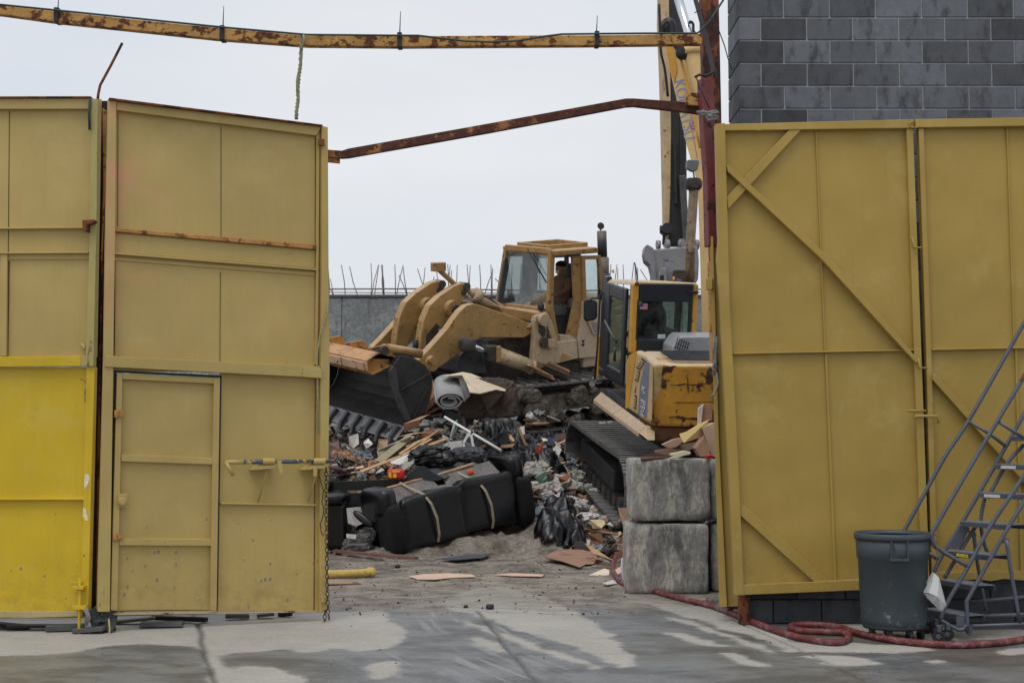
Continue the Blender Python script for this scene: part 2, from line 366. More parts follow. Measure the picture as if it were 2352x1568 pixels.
def H(x, y):
    x = np.asarray(x, float); y = np.asarray(y, float)
    z = 1.5 * sm((y - 18.0) / 7.0)
    gz = lambda a, b, A, sx, sy: A * np.exp(-((x - a) / sx) ** 2 - ((y - b) / sy) ** 2)
    z = z + gz(-.35, 22.3, .72, .85, .75) + gz(.80, 19.9, .42, .42, .8) + gz(-2.4, 21.2, .45, 1.1, .6) + gz(.5, 21.8, .1, .6, .6) + gz(1.25, 20.8, -.34, .5, 1.5) + gz(-1.2, 20.6, .3, .8, .6)
    rough = sm((y - 17.6) / 1.8)
    z = z + rough * ((fbm(x * 1.7, y * 1.7, 4) - .5) * .42 + (fbm(x * 7, y * 7, 14) - .5) * .16)
    z = z + .05 * (fbm(x * 2, y * 2, 6) - .5) * sm((y - 15.5) / 1) + .03 * (fbm(x * 9, y * 9, 6) - .5) * sm((y - 15.5) / 1)
    return z - .02
n = NT('yard_dirt'); hz = n.sep()
c = n.mix(n.ramp(n.noise(2.4, 8, .7), .38, .62), L(96, 88, 79), L(146, 136, 124)); c = n.var(c, .3, 18, 2)
v = n.n('ShaderNodeTexVoronoi'); v.inputs['Scale'].default_value = 13; n.l(n.tc, v.inputs[0])
hs = n.n('ShaderNodeHueSaturation'); hs.inputs['Saturation'].default_value = .12; hs.inputs['Value'].default_value = .32; n.l(v.outputs['Color'], hs.inputs['Color'])
heap = n.ramp(n.math('ADD', hz[1], n.math('MULTIPLY', n.noise(1.5, 5), 1.5)), 20.9, 21.8)
dk = n.mix(n.ramp(n.noise(5, 6, .7, off=4), .4, .6), hs.outputs[0], L(46, 42, 40)); c = n.mix(heap, c, dk)
n.bump(n.math('ADD', n.noise(14, 8, .8), n.math('MULTIPLY', v.outputs['Distance'], .5)), .7, .05)
YARD = n.fin(c, .85)
grid('yard_ground', -7, 7, 16.0, 31.5, .06, H, YARD)
n = NT('far_ground'); GF = n.fin(n.var(n.var(L(128, 126, 122), .12, .6), .1, 14, 3), .85)
g = MB(); 
for a, b, c_, d in ((-400, 400, -60, 8.5), (-400, -5.2, 8.5, 16), (5.4, 400, 8.5, 16), (-400, -7, 16, 31.5), (7, 400, 16, 31.5), (-400, 400, 31.5, 900)):
    g.add([(a, b_, -.012) if False else (a, c_, -.012), (b, c_, -.012), (b, d, -.012), (a, d, -.012)], [(0, 1, 2, 3)])
struct(g.build('ground', GF, loc=(0, 0, -.012)))
def HT(u, v, dz=0.):
    d = ray(u, v); t = 14.5
    while t < 40:
        p = CAMP + d * t
        if p.y > 15.9:
            h = float(H(p.x, p.y))
        else: h = 0.
        if p.z - dz <= h: return Vector((p.x, p.y, h))
        t += .03
    return CAMP + d * 24
# ------------------------------------------------------------------ back wall with reinforcement bars
n = NT('cast_concrete'); z = n.sep()[2]
c = n.var(n.var(L(132, 135, 135), .14, .5, 1), .12, 6, 2, (1, 1, .5)); c = n.mix(n.ramp(n.noise(3, 9, .75, (.6, 1, 1.6), off=3), .50, .60, 0, .5), c, L(160, 162, 160))
low = n.ramp(n.math('ADD', z, n.math('MULTIPLY', n.noise(1.5, 5), .5)), 3.2, 3.5, 1, 0); c = n.mix(n.math('MULTIPLY', low, n.ramp(n.noise(5, 9, .8, (.5, 1, 1.3)), .46, .6)), c, L(190, 188, 182))
c = n.mix(n.ramp(n.noise(8, 6, .7, (1, 1, .12), off=6), .52, .7, 0, .6), c, L(84, 84, 84)); c = n.var(c, .22, 14, 9)
n.bump(n.noise(5, 9, .8), .5, .06); CONC = n.fin(c, .9)
wt = P(900, 679, 30).z
w = thing('concrete_wall', 'tall grey poured concrete retaining wall behind the machines', 'wall', (0, 30, 0))
b = MB()
for i in range(-7, 8): b.box((i * 2.4, 30.2, wt / 2 - .02), (2.392, .4, wt - .04))
b.build('wall_panel', CONC, w, bevel=.02)
b = MB(); b.box((0, 30.2, wt), (34, .46, .05)); b.build('coping', mat('coping', L(100, 102, 104), .9, var=.2), w)
REB = mat('rebar_steel', L(128, 124, 124), .8, 0, .3, 6)
A1 = lambda x, y: (861.3 + x * .1953, 574.2 + y * .1953); B1 = lambda x, y: (746.5 + x * .4028, 459.4 + y * .4028); D1 = lambda x, y: (1292 + x * .3297, 574.2 + y * .3297)
rb = [(A1(a, 520), A1(b_, t)) for a, b_, t in ((-10, 45, 175), (105, 75, 180), (112, 88, 175), (240, 233, 170), (250, 325, 205), (385, 280, 295), (387, 328, 175), (535, 590, 205), (630, 500, 220), (745, 725, 250), (680, 695, 310), (860, 855, 170), (866, 885, 175), (862, 900, 240), (975, 968, 178), (1095, 1083, 168), (1118, 1120, 182), (1240, 1230, 175), (1280, 1390, 235), (1366, 1363, 170), (1380, 1382, 210), (1495, 1495, 175), (1600, 1615, 180), (1700, 1720, 170), (1640, 1410, 335), (1940, 1942, 170), (2060, 2010, 100), (2000, 1940, 400))]
rb += [(B1(a, 540), B1(b_, t)) for a, b_, t in ((45, 30, 450), (62, 5, 460), (117, 93, 370), (190, 140, 378), (262, 262, 360), (265, 305, 370), (338, 322, 370), (332, 328, 372))]
rb += [(D1(a, 330), D1(b_, t)) for a, b_, t in ((250, 340, 140), (335, 337, 100), (340, 380, 100), (388, 386, 128), (423, 422, 103), (475, 498, 85), (505, 506, 95), (530, 522, 122), (665, 542, 135), (600, 620, 135))]
for k, (a, t) in enumerate(rb):
    pa = P(a[0], a[1], 30.1); pa.z = wt - .03; pt = P(t[0], t[1], 30.1 + .2 * math.sin(k)); m = MB(); q = (pa + pt) / 2 + Vector((.02 * math.sin(k * 3), 0, 0)); m.tube([pa, q, pt], .010, 6)
    side = 'left of the loader cab' if a[0] < 1150 else ('seen behind the loader cab' if a[0] < 1392 else 'right of the loader cab')
    lean = 'upright' if abs(t[0] - a[0]) < 5 else ('leaning right' if t[0] > a[0] else 'leaning left')
    tag(m.build('rebar', REB), f'thin steel starter bar, {lean}, on the concrete wall top {side}', 'rebar', f'{lean} starter bars on the wall top {side}')
m = MB(); m.tube([P(700, 664, 30.05), P(1000, 663, 30.05), P(1250, 668, 30.05), P(1660, 664, 30.05)], .018, 6)
m.tube([P(700, 671, 30.25), P(1250, 674, 30.25), P(1660, 671, 30.25)], .012, 6)
tag(m.build('tie_rail', REB), 'long thin horizontal bars tied along the rebar above the wall', 'rail')
# ------------------------------------------------------------------ block building at the right
n = NT('block_face'); a = n.n('ShaderNodeVertexColor'); a.layer_name = 'tint'
c = n.mix(1., a.outputs[0], L(96, 99, 104), 'MULTIPLY'); c = n.var(c, .12, 9, 2)
c = n.mix(n.ramp(n.noise(4.6, 5, .7, (1.5, 1, .6), off=5), .48, .70, 0, .8), c, L(48, 50, 54)); c = n.mix(n.ramp(n.noise(5, 7, .75, (2, 1, .25), off=15), .55, .75, 0, .5), c, L(70, 72, 76)); c = n.mix(n.ramp(n.noise(14, 9, .8), .58, .72, 0, .35), c, L(150, 152, 154))
n.bump(n.noise(60, 6, .75), .5, .01); BLK = n.fin(c, .9)
MORT = mat('mortar', L(158, 160, 162), .95, var=.15, vs=8)
def blockwall(name, label, x0, x1, y0, dep, z0, z1, ch=.203, bl=.406, oz=0, tone=1.):
    t = thing(name, label, 'wall', ((x0 + x1) / 2, y0, z0))
    b = MB(); k = 0; zz = z0 + oz - ch
    while zz < z1:
        za, zb = max(zz, z0), min(zz + ch, z1); xx = x0 - (bl / 2 if k % 2 else 0)
        while xx < x1:
            xa, xb = max(xx, x0), min(xx + bl, x1)
            if zb - za > .03 and xb - xa > .03:
                g_ = (.5 + R.random() * .85) * tone; b.cur = (g_, g_, g_ * (1 + .03 * R.random())); b.box(((xa + xb) / 2, y0 + dep / 2, (za + zb) / 2), (xb - xa - .013, dep, zb - za - .013))
            xx += bl
        zz += ch; k += 1
    b.build('block_courses', BLK, t, bevel=.004, seg=1)
    b = MB(); b.box(((x0 + x1) / 2, y0 + dep / 2, (z0 + z1) / 2), (x1 - x0 - .036, dep - .022, z1 - z0 - .01)); b.build('mortar_joints', MORT if tone == 1 else DARKGAP, t)
    return t
q = P(1706, 93.3, 12.35)
blockwall('block_building', 'dark grey concrete block building wall rising above the right gate', q.x, 7.2, 12.62, .62, 0, 6.6, ch=.2075, bl=.415, oz=(P(1706, 93.3, 12.62).z % .2075) + .0)
fz = P(1900, 1352, 11.95).z + .15
blockwall('foundation_wall', 'low dark block plinth under the right yellow gate', P(1722, 1400, 12.05).x, 6.8, 12.07, .3, 0, fz, tone=.45)
# ------------------------------------------------------------------ gates
Z7 = lambda L_: [(zx * .4394, 172.3 + zy * .4394) for zx, zy in L_]; Z8 = lambda L_: [(zx * .4875, 803.9 + zy * .4875) for zx, zy in L_]
A_ = P(240, 1400, 11.6); B_ = P(748, 1400, 12.3); dv = Vector((B_.x - A_.x, B_.y - A_.y, 0)).normalized(); PL1 = Plane((A_.x, A_.y, 0), (dv.y, -dv.x, 0))
PL0 = Plane((0, 11.6, 0), (0, -1, 0))
def part(pl, name, m, parent, polys=(), bars=(), d0=-.004, d1=.05, bevel=.004):
    b = MB()
    for p in polys: b.slab(p, pl, d0, d1)
    for a, c_, w in bars: b.bar(pl, a, c_, w, d0, d1)
    return b.build(name, m, parent, bevel=bevel)
# --- left leaf with the man door
gl = thing('gate_leaf', 'dull mustard yellow steel gate leaf with a man door cut into it', 'gate', (A_.x, A_.y, 0))
b = MB(); b.slab([(247, 233), (748, 296), (751, 800), (746, 1402), (497, 1402), (505, 853), (266, 853), (251, 1402), (222, 1402), (237, 818)], PL1, -.02, 0); b.build('sheet_panel', PAINT_L, gl)
part(PL1, 'stile', PAINT_L, gl, [[(247, 232), (265, 235), (262, 560), (258, 830), (250, 1402), (222, 1402), (236, 830), (240, 560)]], d1=.07)
part(PL1, 'stile', PAINT_L, gl, [[(734, 293), (748, 296), (750, 640), (752, 850), (749, 1100), (746, 1403), (729, 1404), (731, 850), (734, 640)]], d1=.075)
part(PL1, 'top_rail', PAINT_L, gl, [[(265, 236), (735, 294), (723, 314), (266, 256)]], d1=.055)
part(PL1, 'top_lip', RUSTD, gl, [[(247, 230), (735, 291.5), (735, 294.5), (247, 235)]], d0=-.03, d1=.10)
part(PL1, 'angle_bar', RUSTBAND, gl, [[(261, 525), (723, 563), (723, 574), (261, 533)]], d1=.045)
part(PL1, 'angle_bar', PAINT_L, gl, [[(259, 581), (723, 618), (723, 622), (259, 585)]], d1=.05)
part(PL1, 'flat_band', PAINT_L, gl, [[(261, 590), (723, 625), (723, 634), (263, 598)]], d1=.012)
part(PL1, 'flat_band', PAINT_L, gl, [[(261, 534), (723, 575), (723, 616), (260, 580)]], d1=.008)
part(PL1, 'mid_rail', PAINT_L, gl, [[(240, 818), (729, 842), (731, 868), (238, 843)]], d1=.085)
part(PL1, 'mid_rail_end', PAINT_L, gl, [Z8([(1415, 85), (1502, 90), (1502, 134), (1415, 128)])], d0=.085, d1=.10)
part(PL1, 'angle_bar', PAINT_L, gl, [[(505, 1153), (724, 1157), (724, 1161), (505, 1157)]], d1=.045)
part(PL1, 'sheet_seam', DARKGAP, gl, bars=[((507.5, 292), (507.5, 545), .004), ((506, 625), (505, 830), .004), ((271, 262), (270.5, 520), .004)], d1=.0035, bevel=0)
part(PL1, 'shadow_line', RUSTD, gl, bars=[((724.5, 318), (723.5, 842), .008), ((264, 600), (262.5, 815), .008), ((724, 870), (721, 1400), .006)], d1=.006, bevel=0)  # brown strips; those beside the edge pipe paint its shadow line
part(PL1, 'edge_pipe', PAINT_L, gl, [[(725, 298), (733, 297), (730, 640), (728, 838), (722, 838), (724, 640)]], d1=.03)
b = MB(); b.slab(Z8([(478, 1238), (1500, 1226), (1500, 1232), (478, 1246)]), PL1, -.1, .02); b.build('bottom_lip', mat('beige_lip', L(176, 160, 125), .7, rust=.3), gl)
b = MB(); b.slab(Z8([(500, 1244), (1050, 1238), (1020, 1262), (540, 1272)]), PL1, -.30, -.26); b.build('drag_plate', PAINT_L, gl)
# man door
dr = part(PL1, 'man_door', PAINT_L, gl, [[(267, 857), (503, 867), (495, 1400), (252, 1400)]], d0=-.012, d1=.004)
part(PL1, 'door_gap_shade', BLACK, gl, [[(504, 866), (509, 866), (500, 1402), (495, 1402)], [(262, 850), (509, 862), (509, 867), (262, 855)], [(262, 852), (267, 852), (252, 1402), (248, 1402)]], d0=-.015, d1=.003, bevel=0)  # black strips paint the shade in the gap round the man door
for pl_ in ([(267, 857), (280, 858), (268, 1400), (252, 1400)], [(489, 868), (503, 868), (495, 1400), (480, 1400)]): part(PL1, 'door_stile', PAINT_L, dr, [pl_], d0=0, d1=.05)
for pl_ in ([(280, 858), (489, 868), (489, 881), (280, 871)], [(277, 1043), (486, 1051), (486, 1066), (277, 1059)], [(272, 1235), (484, 1237), (484, 1252), (272, 1251)], ): part(PL1, 'door_rail', PAINT_L, dr, [pl_], d0=0, d1=.046)
b = MB(); b.slab([(268, 1132), (291, 1132), (291, 1165), (268, 1165)], PL1, .05, .057); c0 = PL1.hit(278, 1150); b.tube([c0 + PL1.n * .05, c0 + PL1.n * .10], .034, 16); b.tube([c0 + PL1.n * .10, c0 + PL1.n * .112], .026, 16); b.build('door_lock', PAINT_L, dr, bevel=.003)
for u, v in ((266, 950), (263, 1231)):
    b = MB(); c0 = PL1.hit(u, v) + PL1.n * .06; b.tube([c0 - Vector((0, 0, .03)), c0 + Vector((0, 0, .03))], .022, 10); b.box(c0 + dv * .03, (.05, .02, .045), (dv, PL1.n, Vector((0, 0, 1)))); b.build('hinge', RUSTBAND, dr, bevel=.002)
# sliding bar
POLE = mat('painted_pipe', L(70, 78, 92), .6, rust=.45, rs=9, rcol=L(190, 165, 90))
b = MB(); p0 = PL1.hit(510, 1060) + PL1.n * .16; p1 = PL1.hit(752, 1058) + PL1.n * .16; b.tube([p0, p1], .018, 12); sb = b.build('slide_bolt', POLE, gl)
b = MB(); b.tube([p0 + Vector((0, 0, .0)), PL1.hit(513, 1068) + PL1.n * .2, PL1.hit(525, 1090) + PL1.n * .2], .016, 10); b.tube([p0, p0.lerp(p1, .16)], .0195, 12); b.build('bolt_handle', PAINT_L, sb)
for u in (607, 722):
    b = MB(); c0 = PL1.hit(u, 1058) + PL1.n * .16; b.tube([c0 - dv * .05, c0 + dv * .05], .027, 12); b.prism([PL1.hit(u - 36, 1078), PL1.hit(u + 12, 1074), PL1.hit(u + 14, 1066), PL1.hit(u - 20, 1068)], PL1.n * .17)
    b.prism([PL1.hit(u - 18, 1062), PL1.hit(u + 12, 1062), PL1.hit(u + 12, 1068), PL1.hit(u - 18, 1068)], PL1.n * .15); b.build('bolt_bracket', PAINT_L, gl, bevel=.003)
    b = MB(); b.tube([c0 + Vector((0, 0, -.04)) + PL1.n * -.02, PL1.hit(u - 16, 1152) + PL1.n * .03], .008, 6); b.build('bracket_brace', PAINT_L, gl)
    b = MB(); b.slab([(u + 18, 1056), (u + 28, 1056), (u + 34, 1083), (u + 24, 1086)] if u < 700 else [(u - 14, 1068), (u - 6, 1068), (u - 6, 1092), (u - 14, 1092)], PL1, .17, .178); b.build('bolt_tab', PAINT_L, gl, bevel=.002)
b = MB()
for u, v in ((729, 452 + 0), (730, 332)): pass
c0 = PL1.hit(732, 332); b.box(c0 + PL1.n * .09, (.05, .04, .06), (dv, PL1.n, Vector((0, 0, 1)))); b.build('hinge_lug', RUSTD, gl, bevel=.006)
b = MB(); b.slab(Z8([(1498, 1155), (1530, 1150), (1530, 1180), (1500, 1182)]), PL1, .075, .10); b.build('chain_tab', PAINT_L, gl, bevel=.003)
# chain (each link one mesh part of the chain)
CHM = mat('chain_steel', L(66, 52, 46), .7, .2, .3, 12)
def chain(name, label, pts, ll=.045, r=.004, m=None):
    b = MB(); pts = [Vector(p) for p in pts]; acc = []
    for a, c_ in zip(pts[:-1], pts[1:]):
        k = max(1, int((c_ - a).length / (ll * .75)))
        for i in range(k): acc.append((a.lerp(c_, i / k), (c_ - a).normalized()))
    for i, (p, d) in enumerate(acc):
        s_ = d.cross(Vector((0, 1, 0))).normalized() if i % 2 else Vector((.3, 1, 0)).normalized()
        b.tube([p + d * (math.sin(t) * ll / 2) + s_ * (math.cos(t) * ll * .3) for t in [2 * math.pi * j / 10 for j in range(11)]], r, 5, False)
    return tag(b.build(name, m or CHM), label, 'chain')
o = lambda u, v, k=.12: PL1.hit(u, v) + PL1.n * k
chain('chain', 'rusty steel chain hanging down the free edge of the left gate', [o(741, 1078), o(741, 1180), o(742, 1260), o(743, 1340), o(745, 1400), o(749, 1425)])
chain('chain', 'short rusty chain end dangling below the bottom corner of the left gate', [o(738, 1402), o(737, 1432)])
b = MB(); b.tube([o(727, 1093, .1), o(729, 1110, .13), o(735, 1125, .12), o(731, 1150, .12), o(736, 1170, .12), o(733, 1190, .1), o(728, 1200, .11), o(730, 1220, .11), o(736, 1228, .11)], .0045, 6)
tag(b.build('wire', BLACK), 'squiggly black wire hanging beside the chain on the left gate', 'wire')
b = MB(); b.tube([o(752, 620, .02), o(753, 660, .05), o(746, 720, .09), o(729, 770, .09), o(723, 815, .08), o(724, 900, .08), o(726, 1000, .08)], .007, 6)
ROPE = mat('green_rope', L(150, 150, 116), .9, var=.2, vs=30); tag(b.build('rope', ROPE), 'thin faded green rope running down the edge of the left gate', 'rope')
# --- far left leaf
f0 = thing('gate_leaf', 'far left gate leaf, dull above and bright fresh yellow below', 'gate', (P(-100, 1400, 11.6).x, 11.6, 0))
part(PL0, 'sheet_panel', PAINT_L, f0, [[(-260, 229), (232, 228), (222, 820), (-260, 825)]], d0=-.02, d1=0, bevel=0)
part(PL0, 'lower_panel', PAINT_B, f0, [[(-260, 843), (222, 843), (208, 1403), (-260, 1403)]], d0=-.02, d1=0, bevel=0)['label'] = 'bright fresh yellow lower panel'
part(PL0, 'top_lip', RUSTD, f0, [[(-260, 226), (214, 225.5), (214, 229), (-260, 230)]], d0=-.03, d1=.07)
part(PL0, 'top_rail', PAINT_L, f0, [[(-260, 230), (214, 229), (212, 253), (-260, 254)]], d1=.045)
part(PL0, 'angle_bar', PAINT_L, f0, [[(-260, 527), (203, 523), (203, 526), (-260, 530)]], d1=.05)
part(PL0, 'angle_bar', PAINT_L, f0, [[(-260, 583), (207, 580), (207, 583), (-260, 586)]], d1=.05)
part(PL0, 'flat_band', PAINT_L, f0, [[(-260, 586), (207, 583), (207, 596), (-260, 598)]], d1=.012)
part(PL0, 'mid_rail', PAINT_B, f0, [[(-260, 822), (190, 818), (190, 841), (-260, 846)]], d1=.06)
part(PL0, 'rail_end', PAINT_L, f0, [[(190, 818), (219, 817), (218, 842), (190, 841)]], d1=.06)
part(PL0, 'upright_angle', PAINT_L, f0, [[(4, 585), (20, 584), (18, 818), (3, 819)]], d1=.035)
part(PL0, 'sheet_seam', DARKGAP, f0, bars=[((22, 256), (19, 580), .004), ((21, 600), (18, 816), .008)], d1=.004, bevel=0)
part(PL0, 'angle_bar', PAINT_B, f0, [[(-260, 1144), (197, 1143), (197, 1147), (-260, 1148)]], d1=.045)
b = part(PL0, 'stile', PAINT_B, f0, [[(203, 843), (222, 843), (214, 1100), (207, 1403), (189, 1403), (197, 1100)]], d1=.05)
SCF = mat('scuff', L(225, 215, 180), .8, var=.3)
for z_ in ([(408, 585), (425, 580), (432, 600), (418, 640), (405, 650)], [(400, 740), (412, 745), (425, 800), (412, 800), (400, 780)]): part(PL0, 'paint_scuff', SCF, f0, [Z8(z_)], d0=.05, d1=.0515, bevel=0)
SLIM = mat('stained_paint', L(172, 160, 98), .7, rust=.3, rs=7, rcol=L(110, 80, 45), st=(1, 1, .3))
part(PL0, 'stile', SLIM, f0, [[(214, 232), (231, 232), (228, 520), (221, 842), (203, 842), (213, 520)]], d1=.08)
part(PL0, 'bottom_lip', mat('beige_lip2', L(172, 158, 112), .7, rust=.3), f0, [[(-260, 1403), (192, 1403), (190, 1414), (60, 1418), (-260, 1412)]], d0=-.1, d1=.015)
part(PL0, 'drag_plate', PAINT_B, f0, [[(-260, 1416), (180, 1416), (178, 1432), (-260, 1434)]], d0=-.4, d1=-.36)
b = MB(); b.slab([(202, 512), (229, 510), (229, 516), (222, 520), (212, 522), (211, 538), (203, 536)], PL0, .05, .16); b.build('hinge_clamp', RUSTD, f0, bevel=.006)
b = MB(); b.tube([PL0.hit(214, 232) + Vector((0, -.09, 0)), PL0.hit(213, 270) + Vector((0, -.1, 0)), PL0.hit(214, 304) + Vector((0, -.1, 0))], .011, 6); b.build('cord', mat('dark_cord', L(34, 52, 58), .7), f0)
b = MB(); b.tube([PL0.hit(192, 1325) + Vector((0, -.1, 0)), PL0.hit(190, 1464) + Vector((0, -.1, 0))], .013, 8)
b.box(PL0.hit(190, 1345) + Vector((0, -.07, 0)), (.09, .13, .025)); b.box(PL0.hit(192, 1390) + Vector((0, -.07, 0)), (.11, .13, .03)); b.box(PL0.hit(180, 1335) + Vector((0, -.05, 0)), (.10, .03, .012)); b.build('drop_bolt', PAINT_B, f0, bevel=.002)
b = MB(); b.tube([PL0.hit(190, 870) + Vector((0, -.09, 0)), PL0.hit(203, 875) + Vector((0, -.09, 0)), PL0.hit(203, 925) + Vector((0, -.09, 0))], .006, 6); b.tube([PL0.hit(188, 790) + Vector((0, -.02, 0)), PL0.hit(198, 796) + Vector((0, -.06, 0)), PL0.hit(199, 805) + Vector((0, -.06, 0))], .012, 6); b.build('latch_hook', SLIM, f0)
b = MB()
for i in range(5): b.tube([PL0.hit(200 + i * 2, 1388) + Vector((0, -.12, 0)), PL0.hit(212 + i * 2, 1405 + 2 * i) + Vector((0, -.15, 0)), PL0.hit(205 + i, 1430) + Vector((0, -.12, 0))], .008, 6)
tag(b.build('rope_knot', mat('grey_rope', L(120, 122, 120), .9, var=.25, vs=40)), 'grey frayed rope knotted on the drop bolt of the far left gate', 'rope')
# hinge post between the leaves
b = MB(); ps = Plane((0, 11.78, 0), (0, -1, 0)); b.slab([(228, 232), (248, 232), (240, 830), (228, 1405), (205, 1405), (218, 830)], ps, -.1, 0); hp = b.build('hinge_post', DARKGAP)
tag(hp, 'dark rust-black post in the slot between the two left gates', 'post')
b = MB(); b.slab([(238, 250), (246, 255), (243, 420), (237, 600), (234, 600), (240, 420)], ps, .0, .03); b.build('rust_strip', RUSTBAND, hp)
b = MB(); b.slab([(238, 405), (243, 405), (232, 830), (229, 1100), (224, 1380), (221, 1380), (226, 1000), (230, 830)], ps, .0, .02); b.build('rust_strip', RUSTD, hp)
b = MB(); b.tube([P(224, 232, 11.6), P(226, 215, 11.6), P(230, 196, 11.6), P(255, 150, 11.58), P(281, 99, 11.56)], .012, 8)
tag(b.build('bent_rod', RUSTD), 'bent rusty steel rod sticking up from the far left gate post', 'rod')
b = MB(); b.puff(P(236, 1424, 11.62), (.075, .06, .075), e=.4, wr=.03, ws=14, seed=3, ridge=True)
tag(b.build('rag_bundle', mat('grey_wrap', L(62, 66, 66), .8, var=.3)), 'dark rag-wrapped foot of the hinge post between the left gates', 'bundle')
b = MB(); b.tube([P(250, 1420, 11.5), P(252, 1445, 11.5), P(250, 1466, 11.45), P(258, 1468, 11.45)], .007, 6); tag(b.build('rope_end', SLIM), 'loose rope end trailing onto the concrete below the left hinge', 'rope')
# --- right leaves
E5 = lambda L_: [(1607.8 + x * .4029, 229.7 + y * .4029) for x, y in L_]; E6 = lambda L_: [(1894.9 + x * .5422, 717.8 + y * .5422) for x, y in L_]
PR = Plane((0, 11.95, 0), (.012, -1, 0)); PR.p = P(1900, 1000, 11.95)
gr = thing('gate_leaf', 'ochre yellow steel gate leaf with crossed diagonal braces', 'gate', (P(1870, 1300, 11.95).x, 11.95, 0))
part(PR, 'sheet_panel', PAINT_R, gr, [[(1645, 292), (2092, 280), (2112, 830), (2128, 1345), (1688, 1362), (1662, 860)]], d0=-.02, d1=0, bevel=0)
part(PR, 'top_rail', PAINT_R, gr, [[(1662, 289), (2093, 278), (2093, 298), (1662, 304)]], d1=.07)
part(PR, 'stile', PAINT_R, gr, [[(1640, 289), (1662, 287), (1668, 500), (1673, 700), (1682, 860), (1694, 1100), (1706, 1364), (1684, 1364), (1672, 1100), (1659, 860), (1652, 700), (1644, 600), (1647, 560), (1645, 500)]], d1=.075)
part(PR, 'stile', PAINT_R, gr, [[(2078, 298), (2093, 298), (2113, 834), (2131, 1340), (2113, 1342), (2096, 834)]], d1=.055)
part(PR, 'bottom_rail', PAINT_R, gr, [[(1706, 1341), (2114, 1322), (2114, 1342), (1985, 1352), (1690, 1364), (1690, 1345)]], d1=.068)
part(PR, 'cross_angle', PAINT_R, gr, [[(1682, 810), (2095, 802), (2095, 806), (1682, 814)]], d1=.045)
part(PR, 'vertical_rib', PAINT_R, gr, bars=[((1873, 304), (1894, 808), .012), ((1896, 812), (1918, 1342), .022)], d1=.022)
part(PR, 'corner_brace', PAINT_R, gr, [[(1811, 300), (1838, 300), (1670, 483), (1667, 455)]], d1=.06)
part(PR, 'long_diagonal', PAINT_R, gr, [[(1665, 384), (1674, 386), (1893, 588), (2045, 760), (2103, 828), (2098, 835), (2036, 768), (1884, 600), (1668, 398)]], d0=.0, d1=.085)
part(PR, 'lower_brace', PAINT_R, gr, [[(1697, 1156), (1712, 1164), (1905, 1335), (1870, 1337), (1698, 1182)]], d1=.05)
part(PR, 'weld_patch', PAINT_R, gr, [[(1722, 303), (1733, 292), (1745, 305)]], d0=.07, d1=.078)
part(PR, 'gate_gap_shade', BLACK, gr, [[(2090, 277), (2106, 277), (2124, 830), (2142, 1340), (2128, 1340), (2110, 830)]], d0=-.16, d1=-.12, bevel=0)  # black sheet stands in for the shade between the two leaves
b = MB()
for u, v in ((2090, 562), (2103, 836)): q0 = PR.hit(u, v - 14) - Vector((0, .07, 0)); q1 = PR.hit(u + 3, v + 9) - Vector((0, .09, 0)); b.tube([q0, q1, PR.hit(u + 20, v + 10) - Vector((0, .09, 0))], .009, 8); b.build('gate_hook', PAINT_R, gr); b = MB()
b.tube([PR.hit(2079, 943) - Vector((0, .08, 0)), PR.hit(2120, 943) - Vector((0, .08, 0))], .01, 8); b.tube([PR.hit(2096, 962) - Vector((0, .09, 0)), PR.hit(2095, 955) - Vector((0, .09, 0)), PR.hit(2146, 955) - Vector((0, .09, 0)), PR.hit(2148, 972) - Vector((0, .09, 0))], .012, 8)
b.tube([PR.hit(2091, 285) - Vector((0, .08, 0)), PR.hit(2084, 287) - Vector((0, .08, 0)), PR.hit(2086, 297) - Vector((0, .08, 0)), PR.hit(2100, 298) - Vector((0, .08, 0))], .008, 8); b.build('gate_latch', PAINT_R, gr)
PR2 = Plane(P(1660, 1000, 12.25), (-.3, -1, 0))
gb = thing('gate_leaf', 'folded yellow gate edge standing just behind the right gate', 'gate', (P(1660, 1390, 12.25).x, 12.25, 0))
part(PR2, 'sheet_panel', PAINT_R, gb, [[(1634, 550), (1655, 550), (1668, 1000), (1700, 1392), (1656, 1392), (1645, 1000)]], d0=-.02, d1=0, bevel=0)
part(PR2, 'stile', PAINT_R, gb, [[(1632, 545), (1640, 545), (1653, 1000), (1672, 1392), (1654, 1392), (1643, 1000)]], d1=.05)
b = MB(); b.slab([(1625, 643), (1640, 641), (1640, 666), (1625, 668)], PR2, .05, .09); b.build('edge_tab', PAINT_R, gb, bevel=.003)
b = MB(); b.slab([(1684, 1125), (1694, 1125), (1696, 1195), (1686, 1195)], PR2, .02, .07); b.build('edge_tab', PAINT_R, gb, bevel=.003)
PRB = Plane(P(2200, 1000, 11.97), (.012, -1, 0))
g3 = thing('gate_leaf', 'ochre yellow gate leaf behind the rolling ladder', 'gate', (P(2250, 1300, 11.97).x, 11.97, 0))
part(PRB, 'sheet_panel', PAINT_R, g3, [[(2104, 278), (2700, 270), (2700, 1320), (2138, 1332), (2124, 830)]], d0=-.02, d1=0, bevel=0)
part(PRB, 'top_rail', PAINT_R, g3, [[(2097, 278), (2700, 268), (2700, 288), (2097, 297)]], d1=.07)
part(PRB, 'stile', PAINT_R, g3, [[(2106, 298), (2118, 298), (2136, 830), (2150, 1315), (2136, 1315), (2124, 830)]], d1=.05)
part(PRB, 'cross_angle', PAINT_R, g3, [[(2136, 801), (2700, 790), (2700, 794), (2136, 805)]], d1=.045)
part(PRB, 'bottom_rail', PAINT_R, g3, [[(2138, 1313), (2700, 1300), (2700, 1318), (2352, 1331), (2300, 1327), (2270, 1332), (2240, 1328), (2138, 1333)]], d1=.066)
